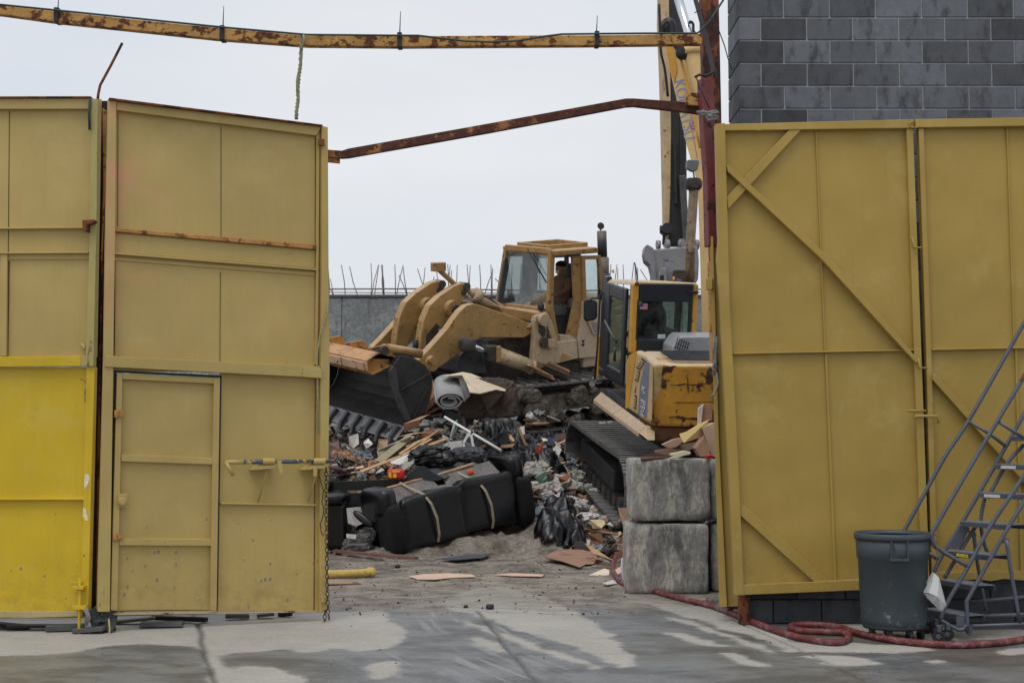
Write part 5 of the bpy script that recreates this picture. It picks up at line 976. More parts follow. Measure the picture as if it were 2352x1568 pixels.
for k, pts in enumerate((((1514, 10), (1516, 70), (1518, 120), (1527, 160), (1534, 222)), ((1519, 78), (1521, 62), (1532, 50), (1540, 60), (1542, 78)), ((1583, 55), (1586, 50), (1592, 56), (1593, 72), (1600, 80)), ((1546, 98), (1556, 118), (1568, 128)))):
    bb = MB(); bb.tube(smooth([P(u, v, 23.0 if k < 2 else 22.3) for u, v in pts], 4), .022, 8); bb.build('hydraulic_hose', RUB, ex)
bb = MB(); bb.puff(P(1572, 118, 22.3), (.14, .1, .14), e=.7, wr=.03, ws=9, seed=2); bb.build('greasy_joint', RUB, ex); bb = MB(); bb.puff(P(1536, 66, 23.2), (.13, .1, .15), e=.7, wr=.04, ws=9, seed=5); bb.build('greasy_joint', RUB, ex)
bb = MB(); bb.tube([P(1594, 430, 21.9), P(1593, 445, 21.9), P(1586, 560, 21.7), P(1584, 650, 21.6)], [.085, .075, .072, .068], 16); bb.build('boom_cylinder', mat('oily_cylinder', L(124, 106, 84), .35, .5, .3, 4, .1, rust=.3, rs=4, rcol=L(80, 66, 54)), ex)
bb = MB(); bb.puff(P(1594, 423, 21.9), (.13, .12, .10), e=.6, wr=.03, ws=8, seed=3); bb.disc(P(1594, 423, 21.85), (0, 1, 0), .08, .3, 14); bb.build('cylinder_clevis', MUD, ex)
bb = MB(); bb.slab([(1577, 370), (1581, 367), (1605, 368), (1606, 374), (1603, 389), (1590, 393), (1577, 386)], Plane((0, 21.6, 0), (0, -1, 0)), -.12, 0); bb.tube([P(1592, 392, 21.66), P(1594, 405, 21.7), P(1595, 420, 21.75)], .015, 6); bb.build('work_lamp', mat('lamp_grey', L(92, 98, 98), .4, 0, .1, 6, .05), ex, bevel=.02)
# stick hanging from the boom tip
ps_ = Plane(P(1540, 300, 24.5), (0, -1, 0))
bb = MB(); bb.slab([(1517, -60), (1535, -60), (1539, 160), (1541, 287), (1540, 420), (1537, 513), (1534, 560), (1530, 560), (1528, 513), (1524, 322), (1520, 164), (1515, 41)], ps_, -.5, .04); st_ = bb.build('stick', STK, ex, bevel=.015)
bb = MB(); bb.slab([(1531, -60), (1556, -60), (1575, 100), (1576, 287), (1578, 450), (1580, 560), (1532, 560), (1536, 400)], ps_, -.46, 0); bb.build('stick_belly', BLY, st_, bevel=.01)
bb = MB(); bb.bar(ps_, (1549, 330), (1552, 470), .05, 0, .06); bb.bar(ps_, (1562, 120), (1564, 400), .03, 0, .03); bb.build('belly_rib', BLY, st_, bevel=.006)
bb = MB(); bb.slab([(1558, 405), (1573, 405), (1583, 560), (1567, 560)], ps_, .02, .12); bb.build('bucket_link', STEEL, ex, bevel=.02)
bb = MB(); bb.disc(P(1525, 527, 24.3), (1, 0, 0), .07, .14, 12); bb.beam(P(1526, 530, 24.3), P(1524, 562, 24.3), .05, .05); bb.disc(P(1530, 527, 24.3), (0, 1, 0), .09, .4, 16); bb.build('link_pin', BLACK, ex)
# its bucket (open towards the right, back to us)
BKG = mat('excavator_bucket', L(142, 142, 146), .5, .35, .12, 3, .25, 30, rust=.2, rs=5, rcol=L(104, 98, 92))
pbk = P(1500, 590, 24.0)
bp = Plane((0, 24.0, 0), (0, -1, 0)); bb = MB()
bb.slab([(1489, 563), (1500, 572), (1603, 564), (1606, 600), (1604, 640), (1596, 655), (1508, 655), (1502, 620), (1496, 595)], bp, -.5, 0); bk = bb.build('bucket', BKG, ex, bevel=.06, seg=4)
bb = MB(); bb.slab([(1481, 566), (1487, 562), (1500, 570), (1504, 596), (1509, 655), (1500, 655), (1498, 628), (1493, 608), (1482, 598), (1479, 582)], bp, -.42, .03); bb.build('side_plate', BKG, bk, bevel=.008)
for u, v, r in ((1512, 562, .075), (1533, 562, .09), (1566, 562, .10), (1600, 562, .085)): bb = MB(); bb.disc(P(u, v, 24.1), (1, .15, 0) if u != 1566 else (.8, -.5, 0), r, .06, 20); bb.build('hinge_ear', BKG, bk)
bb = MB(); bb.slab([(1513, 618), (1529, 616), (1531, 650), (1512, 650)], bp, .02, .10); bb.build('wear_block', LIP, bk, bevel=.01)
bb = MB(); bb.slab([(1545, 622), (1575, 622), (1578, 650), (1543, 650)], bp, .02, .14); bb.build('wear_block', MUD, bk, bevel=.02)
# operator
figure('person', 'dark clothed operator seated in the excavator cab, seen from behind', cabq(.48, .66, .02), EF, mat('dark_jacket', L(46, 52, 48), .85, var=.2, vs=20), None, mat('dark_hood', L(40, 46, 42), .9, var=.2, vs=30), cap=False, sc=.92)
# ================================================================== TRACK LOADER
al, pi_, ro = math.radians(37), math.radians(-7), math.radians(9)
F0 = Vector((-math.cos(al), -math.sin(al), 0)); N0 = Vector((math.sin(al), -math.cos(al), 0)); Uz = Vector((0, 0, 1))
LF = (F0 * math.cos(pi_) + Uz * math.sin(pi_)).normalized(); LN = (N0 * math.cos(ro) - Uz * math.sin(ro)).normalized(); LN = (LN - LF * LN.dot(LF)).normalized(); LU = LF.cross(LN).normalized(); LU = LU if LU.z > 0 else -LU
S0 = Plane(P(1269, 578, 25.0), LN)      # near side of the cab
AXL = (LF, LN, LU)
A = lambda L_: [(861.3 + x * .1953, 574.2 + y * .1953) for x, y in L_]
B = lambda L_: [(1091 + x * .2197, 516.8 + y * .2197) for x, y in L_]
K = lambda L_: [(746.5 + x * .2197, 746.5 + y * .2197) for x, y in L_]
lo = thing('track_loader', 'big dusty yellow tracked loader with its cab above the debris heap', 'loader', S0.hit(1240, 960))
def sl(name, pl, uv, d0, d1, m, par=None, bev=.01, seg=2):
    b = MB(); b.slab(uv, pl, d0, d1); return b.build(name, m, par or lo, bevel=bev, seg=seg)
# tracks
LMUD = mat('loader_mud', L(98, 90, 80), .9, 0, .5, 5, 1., 9, grime=.6, gcol=L(40, 36, 33))
ST = S0.off(.62); c0 = ST.hit(1112, 952); c1 = ST.hit(1452, 912)
track(lo, 'n', c0, c1, .43, .42, LN, LU, .56, 38, .03, SHOE, .055, LMUD)
track(lo, 'f', c0 - LN * 2.2, c1 - LN * 2.2, .43, .42, LN, LU, .56, 38, .03, SHOE, .055, LMUD)
# hull
sl('hull', S0.off(-.12), [(1075, 810), (1095, 785), (1225, 765), (1232, 840), (1400, 820), (1420, 905), (1150, 945), (1056, 870)], -1.25, 0, MUD, bev=.04)
sl('belly_plate', S0.off(-.02), A([(1000, 1240), (1180, 1060), (1260, 1040), (1360, 1100), (1300, 1300), (1330, 1470), (980, 1450)]), -1.4, 0, STEEL, bev=.04)
# body side panels
sl('side_panel', S0.off(.05), B([(850, 1225), (1063, 1195), (1078, 1390), (838, 1452), (828, 1300)]), -.08, 0, CATD, bev=.012)
sd2 = sl('rear_panel', S0.off(.05), B([(1125, 930), (1130, 800), (1370, 770), (1400, 1370), (1090, 1396), (1078, 1210)]), -.3, 0, CATD, bev=.02)
sl('panel_decal', S0.off(.05), B([(1118, 1202), (1143, 1202), (1143, 1226), (1118, 1226)]), 0, .004, BLACK, sd2, 0); sl('panel_decal', S0.off(.05), B([(1116, 1236), (1143, 1236), (1143, 1264), (1116, 1264)]), 0, .004, BLACK, sd2, 0)
sl('paint_patch', S0.off(.05), B([(912, 1335), (1008, 1380), (990, 1400), (892, 1428)]), 0, .003, CATY, bev=0)
sl('window_cutout', S0.off(.05), B([(1165, 1000), (1180, 980), (1290, 1000), (1310, 1130), (1230, 1150)]), 0, .03, CATD, bev=.012)
sl('window_inset', S0.off(.05), B([(1200, 1010), (1290, 1015), (1300, 1110), (1240, 1125)]), .028, .036, mat('inset_grey', L(136, 130, 124), .7), bev=0)
sl('rear_body', S0.off(-.02), [(1340, 690), (1440, 680), (1450, 830), (1340, 845)], -1.5, 0, CATD, bev=.03)
# cab frame
def lfr(uv, pl=S0): return pl.hit(*uv)
cB = lambda x, y: (1091 + x * .2197, 516.8 + y * .2197)
PFr = Plane(S0.hit(*cB(805, 275)), LF)     # windshield plane
wshield = B([(330, 232), (800, 275), (780, 893), (237, 822)])
tl, trr, br, bl = [PFr.hit(*p) for p in wshield]
WW = (trr - tl).length
def pbar(name, a, c_, w, h, m, par=None, up=None, bev=.01): b = MB(); b.beam(a, c_, w, h, up or LN); return b.build(name, m, par or lo, bevel=bev)
wf = pbar('windshield_post', tl, bl, .07, .09, CATC); pbar('windshield_post', trr + LU * .03, br - LU * .02, .10, .09, CATC)
pbar('windshield_header', tl, trr, .08, .10, CATC, up=LU); pbar('windshield_sill', bl, br, .08, .07, CATC, up=LU)
b = MB(); b.add([tl, trr, br, bl, tl - LF * .006, trr - LF * .006, br - LF * .006, bl - LF * .006], [(0, 1, 2, 3), (7, 6, 5, 4)]); b.build('windshield', GLS, lo)
for a_, z_ in (((570, 262), (770, 600)), ((620, 290), (700, 500))): b = MB(); b.tube([PFr.hit(*cB(*a_)) + LF * .04, PFr.hit(*cB(*z_)) + LF * .05], .012, 6); b.build('wiper', BLACK, lo)
b = MB(); b.puff(PFr.hit(*cB(742, 850)) + LF * .12, (.06, .07, .08), e=.9); b.build('cab_lamp', BLACK, lo)
# roof
rz = S0.off(.06); b = MB(); r0 = B([(808, 268), (1285, 232), (1300, 292), (822, 330)]); b.slab(r0, rz, -WW - .16, 0); rf = b.build('roof', CATC, lo, bevel=.03, seg=3)
hb = [P(*cB(438, 178), 25.9), P(*cB(760, 215), 25.2), P(*cB(1180, 180), 25.7), P(*cB(868, 145), 26.3)]; b = MB()
c_h = sum(hb, Vector()) / 4
R1 = PFr.hit(*cB(440, 222)) ; 
for i in range(4):
    a_, z_ = hb[i], hb[(i + 1) % 4]; inn = .07; b.prism([a_, z_, z_ - LU * .12, a_ - LU * .12], (c_h - (a_ + z_) / 2).normalized() * inn)
b.build('roof_hatch', CATC, rf, bevel=.006)
# near side
sl('cab_pillar', S0, B([(798, 280), (826, 285), (815, 800), (885, 1212), (862, 1225), (775, 900)]), -.08, .0, CATC, bev=.012)
sl('door_pillar', S0, B([(1022, 325), (1112, 325), (1132, 800), (1125, 930), (1080, 1200), (880, 1215), (890, 1190), (965, 1160), (1043, 800)]), -.07, .0, CATC, bev=.012)
sl('door_sill', S0, B([(880, 1150), (985, 1150), (1040, 1185), (1030, 1215), (885, 1220)]), -.5, .03, CATD)
b = MB(); dw = B([(1105, 322), (1305, 316), (1372, 690), (1330, 835), (1122, 790)]); gw = B([(1142, 372), (1165, 356), (1265, 358), (1282, 385), (1320, 700), (1300, 770), (1158, 775)])
o5 = [S0.off(.01).hit(*p) for p in dw]
sl('side_window_frame', S0, B([(1105, 322), (1142, 322), (1158, 800), (1122, 795)]), -.03, .03, CATC, bev=.006); sl('side_window_frame', S0, B([(1105, 320), (1305, 316), (1300, 356), (1112, 360)]), -.03, .032, CATC, bev=.006); sl('side_window_frame', S0, B([(1276, 350), (1304, 350), (1380, 740), (1330, 800), (1312, 730)]), -.03, .031, CATC, bev=.006)
sl('side_window', S0, gw, -.008, 0, GLS, bev=0)
# far side wall with its opening and rear wall
SF = S0.off(-WW - .02); DG = mat('cab_interior', L(62, 66, 70), .8, 0, .12, 4, .1)
def holed(name, pl, outer, inner, m, th=.04):
    b = MB(); o_ = [pl.hit(*p) for p in outer]; i_ = [pl.hit(*p) for p in inner]; n_ = pl.n * th
    b.add(o_ + i_ + [p - n_ for p in o_ + i_], [(k, (k + 1) % 4, 4 + (k + 1) % 4, 4 + k) for k in range(4)] + [(8 + k, 12 + k, 12 + (k + 1) % 4, 8 + (k + 1) % 4) for k in range(4)] + [(4 + k, 4 + (k + 1) % 4, 12 + (k + 1) % 4, 12 + k) for k in range(4)] + [(k, 8 + k, 8 + (k + 1) % 4, (k + 1) % 4) for k in range(4)]); return b.build(name, m, lo)
holed('far_side_wall', SF, B([(335, 235), (590, 250), (560, 830), (240, 815)]), B([(372, 330), (512, 328), (485, 755), (300, 765)]), DG)
cabL = 1.15; PRc = Plane(PFr.p - LF * cabL, LF)
holed('rear_wall', PRc, B([(520, 240), (1090, 240), (1090, 900), (500, 830)]), B([(650, 350), (1030, 335), (1045, 700), (632, 685)]), DG)
b = MB(); b.bar(PRc, cB(965, 300), cB(985, 760), .08, 0, .05); b.bar(PRc, cB(975, 530), cB(1040, 530), .05, 0, .04); b.build('rear_post', BLACK, lo)
sl('console', S0.off(-.25), B([(820, 840), (1010, 860), (965, 1160), (880, 1150)]), -.35, 0, DG, bev=.03)
b = MB(); b.box(PFr.hit(*cB(500, 850)) - LF * .3 - LU * .05, (.5, WW * .95, .2), AXL); b.build('dashboard', mat('dash_grey', L(88, 92, 92), .8), lo, bevel=.04)
hipp = S0.off(-.55).hit(*cB(905, 830))
b = MB(); b.puff(hipp - LF * .28 + LU * .32, (.07, .24, .42), AXL, e=.5); b.puff(hipp - LU * .12, (.28, .26, .08), AXL, e=.5); b.build('seat', RUB, lo)
b = MB(); b.tube([S0.off(-.2).hit(*cB(*p)) for p in ((830, 800), (900, 795), (920, 830), (915, 850))], .012, 6); b.tube([S0.off(-.2).hit(*cB(*p)) for p in ((945, 900), (930, 960), (955, 1010))], .01, 6); b.build('control_lever', DG, lo)
# front body: sill cowl and hood between the arms
sl('cowl', S0.off(-.05), B([(250, 845), (700, 925), (770, 905), (790, 1000), (640, 1030), (300, 960)]), -WW + .1, 0, CATC, bev=.03)
TM = mat('tower_dusty', L(178, 156, 126), .75, 0, .15, 4, .2, 30, rust=.2, rs=6, rcol=L(120, 80, 48), grime=.3, gcol=L(72, 60, 48))
sl('loader_tower', S0.off(.22), B([(640, 950), (700, 935), (770, 925), (790, 960), (760, 1000), (750, 1190), (840, 1290), (835, 1452), (740, 1470), (590, 1568), (622, 1200), (625, 1000)]), -.12, 0, TM, bev=.015)
sl('loader_tower', S0.off(-1.55), B([(640, 950), (770, 925), (860, 1250), (590, 1568), (622, 1200)]), -.12, 0, TM)
sl('door_step', S0.off(.10), B([(740, 1000), (800, 985), (885, 1280), (850, 1300), (835, 1290)]), -.08, 0, TM)
sl('tower_recess', S0.off(.22), B([(660, 1000), (725, 1000), (735, 1150), (700, 1170), (662, 1120)]), .0, .004, MUD, bev=0)
sl('lamp_box', S0.off(.24), B([(745, 1185), (805, 1190), (805, 1278), (748, 1280)]), -.1, .08, TM, bev=.012)
b = MB(); b.disc(S0.off(.26).hit(*cB(725, 1225)), LN, .09, .05, 18); b.build('tower_boss', MUD, lo); b = MB(); b.disc(S0.off(.26).hit(*cB(715, 990)), LN, .11, .12, 20); b.build('arm_pivot', TM, lo)
# lift arms
arm = A([(505, 1300), (640, 1165), (780, 1010), (850, 930), (930, 815), (1000, 720), (1080, 650), (1160, 630), (1240, 650), (1560, 760), (1790, 850), (1850, 900), (1845, 975), (1750, 1030), (1480, 1028), (1230, 1025), (1130, 1080), (1090, 1150), (950, 1240), (780, 1360), (640, 1420)])
SA = S0.off(.12)
la = sl('lift_arm', SA, arm, -.16, 0, CATY, bev=.012)
sl('lift_arm', SA.off(-1.5), [(u, v) for u, v in arm], -.16, 0, CATY, bev=.012)
# the far arm must be the same arm moved sideways: rebuild it as a shifted copy
fa = bpy.data.objects['lift_arm.001']; fa.data = la.data; fa.location = -LN * 1.5
b = MB(); b.disc(SA.hit(*(861.3 + 1105 * .1953, 574.2 + 1120 * .1953)), LN, .10, .22, 20); b.build('arm_boss', MUD, la)
b = MB(); b.disc(SA.hit(*(861.3 + 660 * .1953, 574.2 + 1330 * .1953)), LN, .13, .1, 20); b.disc(SA.hit(*(861.3 + 640 * .1953, 574.2 + 1290 * .1953)), LN, .06, .2, 14); b.build('bucket_pin_boss', CATY, la)
sl('arm_fillet', SA, A([(1775, 905), (1870, 850), (1870, 945)]), 0, .03, CATY, la)
# bellcrank levers
lv = A([(530, 1100), (570, 840), (600, 760), (650, 650), (760, 545), (940, 420), (1010, 392), (1080, 390), (1112, 420), (1105, 480), (1040, 590), (960, 660), (850, 760), (790, 880), (740, 960), (690, 1100), (660, 1210), (590, 1250), (525, 1240)])
SLv = S0.off(-.30); bc = sl('bellcrank', SLv, lv, -.17, 0, CATY, bev=.012)
bc2 = bc.copy(); COL.objects.link(bc2); bc2.parent = lo; ORG[bc2.name] = ORG[bc.name]
sft = SLv.hit(861.3 + 1080 * .1953 - 245 * .1953, 574.2 + (390 - 40) * .1953) - SLv.hit(861.3 + 1080 * .1953, 574.2 + 390 * .1953)
bc2.location = -LN * 0.62 + LF * .08
for ob_, k_ in ((bc, 0), (bc2, 1)):
    for x, y, r, w in ((1075, 430, .07, .22), (1045, 500, .055, .2), (890, 690, .15, .42), (895, 690, .08, .5)):
        b = MB(); b.disc(SLv.hit(861.3 + x * .1953, 574.2 + y * .1953) - LN * .08, LN, r, w, 20); q_ = b.build('pivot_pin', CATC if r > .1 else MUD, ob_); q_.location = (0, 0, 0)
sl('lever_grease_patch', SLv, A([(600, 1000), (720, 860), (760, 900), (690, 1100), (655, 1200), (600, 1235)]), 0, .003, MUD, bc, 0)
b = MB(); pf = [SLv.hit(861.3 + x * .1953, 574.2 + y * .1953) - LN * .085 + LF * .03 for x, y in ((528, 1060), (524, 1200))]; b.tube([pf[0], pf[1]], .045, 10); b.build('front_slot', BLACK, bc)
# indicator rod
b = MB(); a_ = S0.off(-.45).hit(*A([(745, 225)])[0]); z_ = S0.off(-.45).hit(*A([(940, 405)])[0]); b.tube([a_, z_], .045, 10); b.box(a_ + LU * .04, (.22, .16, .15), AXL); b.build('level_rod', CATC, lo, bevel=.01)
# tilt cylinder, hoses
for off_ in (-.35, -1.0):
    b = MB(); Pq = lambda x, y: S0.off(off_).hit(861.3 + x * .1953, 574.2 + y * .1953); b.tube([Pq(1100, 480), Pq(1170, 530)], .05, 12); b.tube([Pq(1160, 520), Pq(1280, 600), Pq(1480, 700)], .10, 14); b.tube([Pq(1165, 515), Pq(1215, 555)], .13, 14); b.build('tilt_cylinder', TM, lo)
for k in range(6):
    b = MB(); o2 = -.28 - .1 * k; Pq = lambda x, y: S0.off(o2).hit(861.3 + x * .1953, 574.2 + y * .1953); b.tube(smooth([Pq(1210 + 10 * k, 560 - 8 * k), Pq(1300 + 8 * k, 545 + 6 * k), Pq(1400, 610 + 10 * k), Pq(1500 + 6 * k, 690 + 4 * k), Pq(1600, 720 + 8 * k), Pq(1740, 770 + 5 * k)], 4), .022 + .008 * (k % 2), 8); b.build('hydraulic_hose', TM if k % 2 else MUD, lo)
# lift cylinder
SC_ = S0.off(.0); Pq = lambda x, y: SC_.off(.32).hit(861.3 + x * .1953, 574.2 + y * .1953)
b = MB(); b.tube([Pq(1150, 1130), Pq(1340, 1205)], .045, 12); b.build('lift_cylinder_rod', CHROME, lo)
b = MB(); b.puff(Pq(1085, 1110), (.12, .14, .12), AXL, e=.6, wr=.02, ws=8); b.box(Pq(1360, 1210), (.20, .22, .26), AXL); b.build('cylinder_gland', MUD, lo, bevel=.02); b = MB(); b.box(Pq(1410, 1215), (.10, .24, .27), AXL); b.build('gland_plate', CATY, lo, bevel=.012)
b = MB(); b.tube([Pq(1420, 1232), Pq(1830, 1370)], .118, 20); b.tube([Pq(1815, 1362), Pq(1850, 1375)], .125, 20); b.build('lift_cylinder', TM, lo); b = MB(); b.tube([Pq(1440, 1150), Pq(1800, 1285)], .028, 8); b.build('cylinder_pipe', TM, lo)
# exhaust
b = MB(); ex0 = S0.off(-.6); b.tube([P(1386, 690, 25.9), P(1385, 592, 25.9)], .11, 16); b.tube([P(1384, 594, 25.9), P(1382, 531, 25.9)], [.088, .088], 16); b.build('exhaust_stack', mat('exhaust_black', L(44, 46, 52), .6, 0, .2, 6, .2, dust=.6), lo)
b = MB(); b.disc(P(1380, 519, 25.9), (.5, -1, .2), .065, .03, 18); b.tube([P(1380, 524, 25.9), P(1379, 532, 25.9)], .015, 6); b.build('exhaust_flap', BLACK, lo)
# bucket
SBk = S0.off(.62)
pf = [(901, 838), (917, 815), (935, 818), (955, 829), (972, 841), (985, 855), (992, 872), (993, 890), (989, 912), (980, 934), (966, 952), (948, 966), (932, 980), (909, 1012)]
pw = [SBk.hit(*p) for p in pf]; BW = 2.95
b = MB(); b.sheet(pw, -LN * BW, .03); bkt = b.build('bucket', BKT, lo, bevel=0)
for o_, s_ in ((0, 1), (BW, -1)): b = MB(); b.prism([p - LN * o_ for p in pw[:-1]], LN * (.035 * s_)); b.build('end_plate', BKT, bkt, bevel=.008)
b = MB(); b.slab(K([(650, 470), (700, 420), (725, 470), (760, 700), (880, 985), (835, 1000), (760, 860), (690, 640)]), SBk, .0, .06); b.build('side_cutter', STEEL, bkt, bevel=.008)
b = MB(); b.bar(SBk, K([(775, 680)])[0], K([(1090, 500)])[0], .03, .03, .055); b.bar(SBk, K([(905, 985)])[0], K([(1055, 650)])[0], .03, .03, .055); b.build('end_plate_rib', BKT, bkt, bevel=.004)
d_ = (pw[-1] - pw[-2]).normalized(); up_ = LN.cross(d_).normalized(); up_ = up_ if up_.z > 0 else -up_
b = MB(); b.prism([pw[-2] + up_ * .012, pw[-1] + up_ * .012, pw[-1] - up_ * .03, pw[-2] - up_ * .03], -LN * BW); b.build('cutting_edge', LIP, bkt, bevel=.004)
for i in range(8):
    q = pw[-1] - LN * (.12 + i * (BW - .24) / 7) ; b = MB(); b.beam(q - d_ * .24 + up_ * .045, q - d_ * .02 + up_ * .04, .08, .08, LN); tt = b.build('tooth_adapter', STEEL, bkt, bevel=.015)
    b = MB(); b.prism([q - d_ * .03 + up_ * .08 - LN * .04, q + d_ * .13 + up_ * .0 - LN * .04, q - d_ * .03 - up_ * .03 - LN * .04], LN * .08); b.build('tooth', STEEL, tt, bevel=.01)
# spill guard with gussets along the top edge
g0 = [SBk.hit(*p) for p in K([(560, 285), (740, 325), (700, 400), (495, 520)])]
for i in range(5):
    o2 = -LN * (.04 + i * .70); b = MB(); b.prism([SBk.hit(*p) + o2 for p in K([(465, 245), (650, 208), (742, 322), (560, 285)])], -LN * .03); b.build('guard_gusset', GUARD, bkt, bevel=.006)
    b = MB(); b.prism([SBk.hit(*p) + o2 for p in K([(420, 400), (450, 350), (690, 360), (690, 420), (500, 520), (430, 480)])], -LN * .03); b.build('guard_gusset', GUARD, bkt, bevel=.006)
b = MB(); b.sheet([SBk.hit(*p) for p in K([(742, 322), (560, 288), (430, 372)])], -LN * BW, .02); b.build('guard_plate', GUARD, bkt)
b = MB(); b.prism([SBk.hit(*p) for p in K([(425, 395), (445, 375), (452, 470), (440, 480)])], -LN * BW); b.build('guard_beam', mat('dusty_pink_beam', L(196, 160, 132), .8, 0, .15, 5, .2, rust=.2, rs=6), bkt, bevel=.008)
b = MB(); b.sheet([SBk.hit(*p) for p in K([(440, 480), (495, 522), (700, 425)])], -LN * BW, .02); b.build('guard_plate', GUARD, bkt)
b = MB(); b.tube([SBk.off(-.1).hit(*p) for p in K([(640, 240), (1000, 300)])], .075, 12); b.tube([SBk.off(-.7).hit(*p) for p in K([(600, 230), (1000, 300)])], .06, 12); b.build('bucket_link', CATC, lo)
b = MB(); b.disc(SBk.off(.03).hit(*K([(620, 265)])[0]), LN, .07, .06, 16); b.build('guard_eye', MUD, bkt)
# loader operator
figure('person', 'loader driver in brown work jacket, black beanie and white mask', hipp, (LF * .9 + LN * .05), mat('brown_jacket', L(112, 84, 62), .9, var=.15, vs=14, bump=.3), None, mat('black_knit', L(22, 22, 24), .95), arms=((.38, .2, .16), (.3, -.26, .1)), mask=True, sc=1.)
rq = random.Random(5)
for k in range(26):
    b = MB(); t = rq.random(); q = c0.lerp(c1, .02 + t * .95) + LU * rq.uniform(-.34, .30) - LN * .04; s_ = rq.uniform(.06, .15); b.puff(q, (s_ * 1.6, .07, s_), AXL, e=.8, wr=s_ * .4, ws=7, seed=k, ridge=True, nu=16, nv=12); b.build('mud_clump', LMUD, lo)
# ================================================================== DEBRIS
LEA = mat('black_leather', L(9, 10, 14), .36, 0, .2, 3, .3, 9, dust=.08, dcol=L(80, 80, 82))
FUZ = mat('black_pile_fabric', L(15, 16, 19), .95, 0, .5, 30, .8, 80, dust=.1, dcol=L(90, 86, 82))
LIN = mat('grey_lining', L(112, 106, 104), .9, 0, .25, 5, .3, 30, grime=.3, gcol=L(54, 50, 48))
WD = mat('raw_wood', L(186, 150, 112), .8, 0, .15, 6, .2, 40, st=(1, 1, 1), grime=.15, gcol=L(110, 74, 44))
CARD = mat('cardboard', L(168, 128, 98), .85, 0, .1, 3, .15, 30, grime=.2, gcol=L(112, 84, 64))
CARDP = mat('pale_cardboard', L(206, 176, 152), .85, 0, .08, 3, .1, 30)
STR = mat('webbing_strap', L(150, 140, 118), .8, 0, .15, 20)
# --- sofa
sa0 = G(903, 1270, 0.); sa1 = P(1216, 1192, 19.95)
SAx = (sa1 - sa0).normalized(); SB = Vector((0, 0, 1)).cross(SAx).normalized(); SCu = SAx.cross(SB).normalized(); SLn = (sa1 - sa0).length
SX = (SAx, SB, SCu); sf = lambda a, b_, c_: sa0 + SAx * a + SB * b_ + SCu * c_
sofa = thing('sofa', 'black leather sofa lying tipped over at the foot of the debris heap', 'sofa', sa0)
b = MB(); b.prism([sf(.12, .02, .02), sf(SLn - .1, .02, .02), sf(SLn - .1, .02, .66), sf(.12, .02, .62)], SB * .75); b.build('frame_box', LEA, sofa, bevel=.05, seg=4)
w2 = (SLn - .44) / 2
for k in (0, 1): b = MB(); b.puff(sf(.22 + w2 * (k + .5), .04, .34 + .03 * k), (w2 / 2 + .03, .11, .35), SX, e=.2, wr=.06, ws=4.2, seed=k + 2, nu=44, nv=30); b.build('cushion', LEA, sofa)
b = MB()
gp_ = [[sf(.2 + (SLn - .5) * i / 12, .06 + .30 * j / 3, .62 + .06 * (i / 12) + .19 * j / 3 + .02 * mnoise.noise(Vector((i * .7, j, 1)))) for i in range(13)] for j in range(4)]
b.add([p for r_ in gp_ for p in r_], [(j * 13 + i, j * 13 + i + 1, j * 13 + 14 + i, j * 13 + 13 + i) for j in range(3) for i in range(12) if not (j >= 1 and i in (5,))]); ln = b.build('lining', LIN, sofa); md = ln.modifiers.new('t', 'SOLIDIFY'); md.thickness = .01
b = MB(); b.prism([sf(.2, .37, .3), sf(SLn - .25, .37, .3), sf(SLn - .25, .37, .84), sf(.2, .37, .78)], SB * .03); b.build('back_board', DARKGAP, sofa)
for a0_, a1_, h0_, h1_ in ((.10, .78, .80, .83), (.95, 1.62, .83, .88)): b = MB(); b.beam(sf(a0_, .36, h0_), sf(a1_, .36, h1_), .07, .022, SCu); b.build('wood_slat', WD, sofa, bevel=.003)
for a_, hh_, sg_ in ((.06, .62, 0), (SLn - .06, .70, 1)):
    b = MB(); b.puff(sf(a_ + (.03 if sg_ else .03), .12, .28), (.13, .22, .34), SX, e=.45, wr=.03, ws=7, seed=9 + sg_, nu=28, nv=20); b.build('arm_cushion', FUZ, sofa)
    b = MB(); b.puff(sf(a_ - .02 + (.0 if sg_ else .03), .33, hh_ + .03), (.13, .34, .20), SX, e=.5, wr=.01, ws=5, seed=4 + sg_, nu=28, nv=20); b.build('arm_roll', LEA, sofa)
    b = MB(); b.prism([sf(a_ - .12, .2, 0), sf(a_ + .10, .2, 0), sf(a_ + .10, .2, hh_), sf(a_ - .12, .2, hh_)], SB * .62); b.build('arm_panel', LEA, sofa, bevel=.04, seg=3)
for a_ in (.55, 1.42):
    b = MB(); pt = [sf(a_ - .1, .38, .84), sf(a_ - .07, .2, .77), sf(a_, -.04, .68), sf(a_ + .06, -.11, .54), sf(a_ + .10, -.14, .34), sf(a_ + .11, -.12, .12), sf(a_ + .10, -.08, .02)]
    for p_, q_ in zip(pt[:-1], pt[1:]): b.beam(p_, q_, .035, .008, -SB)
    b.build('strap', STR, sofa)
b = MB(); b.puff(sf(1.47, .2, .80), (.05, .02, .035), SX, e=.8, wr=.01, ws=20); b.build('orange_tag', mat('orange_tag', L(225, 90, 40), .7), sofa)
# --- armchair
Ya = 18.95; ar = thing('armchair', 'black leather armchair half hidden behind the left gate edge', 'armchair', (P(730, 1250, Ya).x, Ya, 0))
b = MB(); q = P(745, 1200, Ya); b.box((q.x, Ya + .4, .33), (.56, .8, .62)); b.build('base', LEA, ar, bevel=.06, seg=4)
b = MB(); q = P(740, 1146, Ya); b.puff(q + Vector((0, .35, 0)), (.33, .45, .085), e=.45, wr=.01, nu=28, nv=18); b.build('arm_roll', LEA, ar); b = MB(); q = P(735, 1113, Ya + .3); b.puff(q + Vector((-.05, .2, 0)), (.22, .3, .09), e=.5, wr=.01, nu=28, nv=18); b.build('back_roll', LEA, ar)
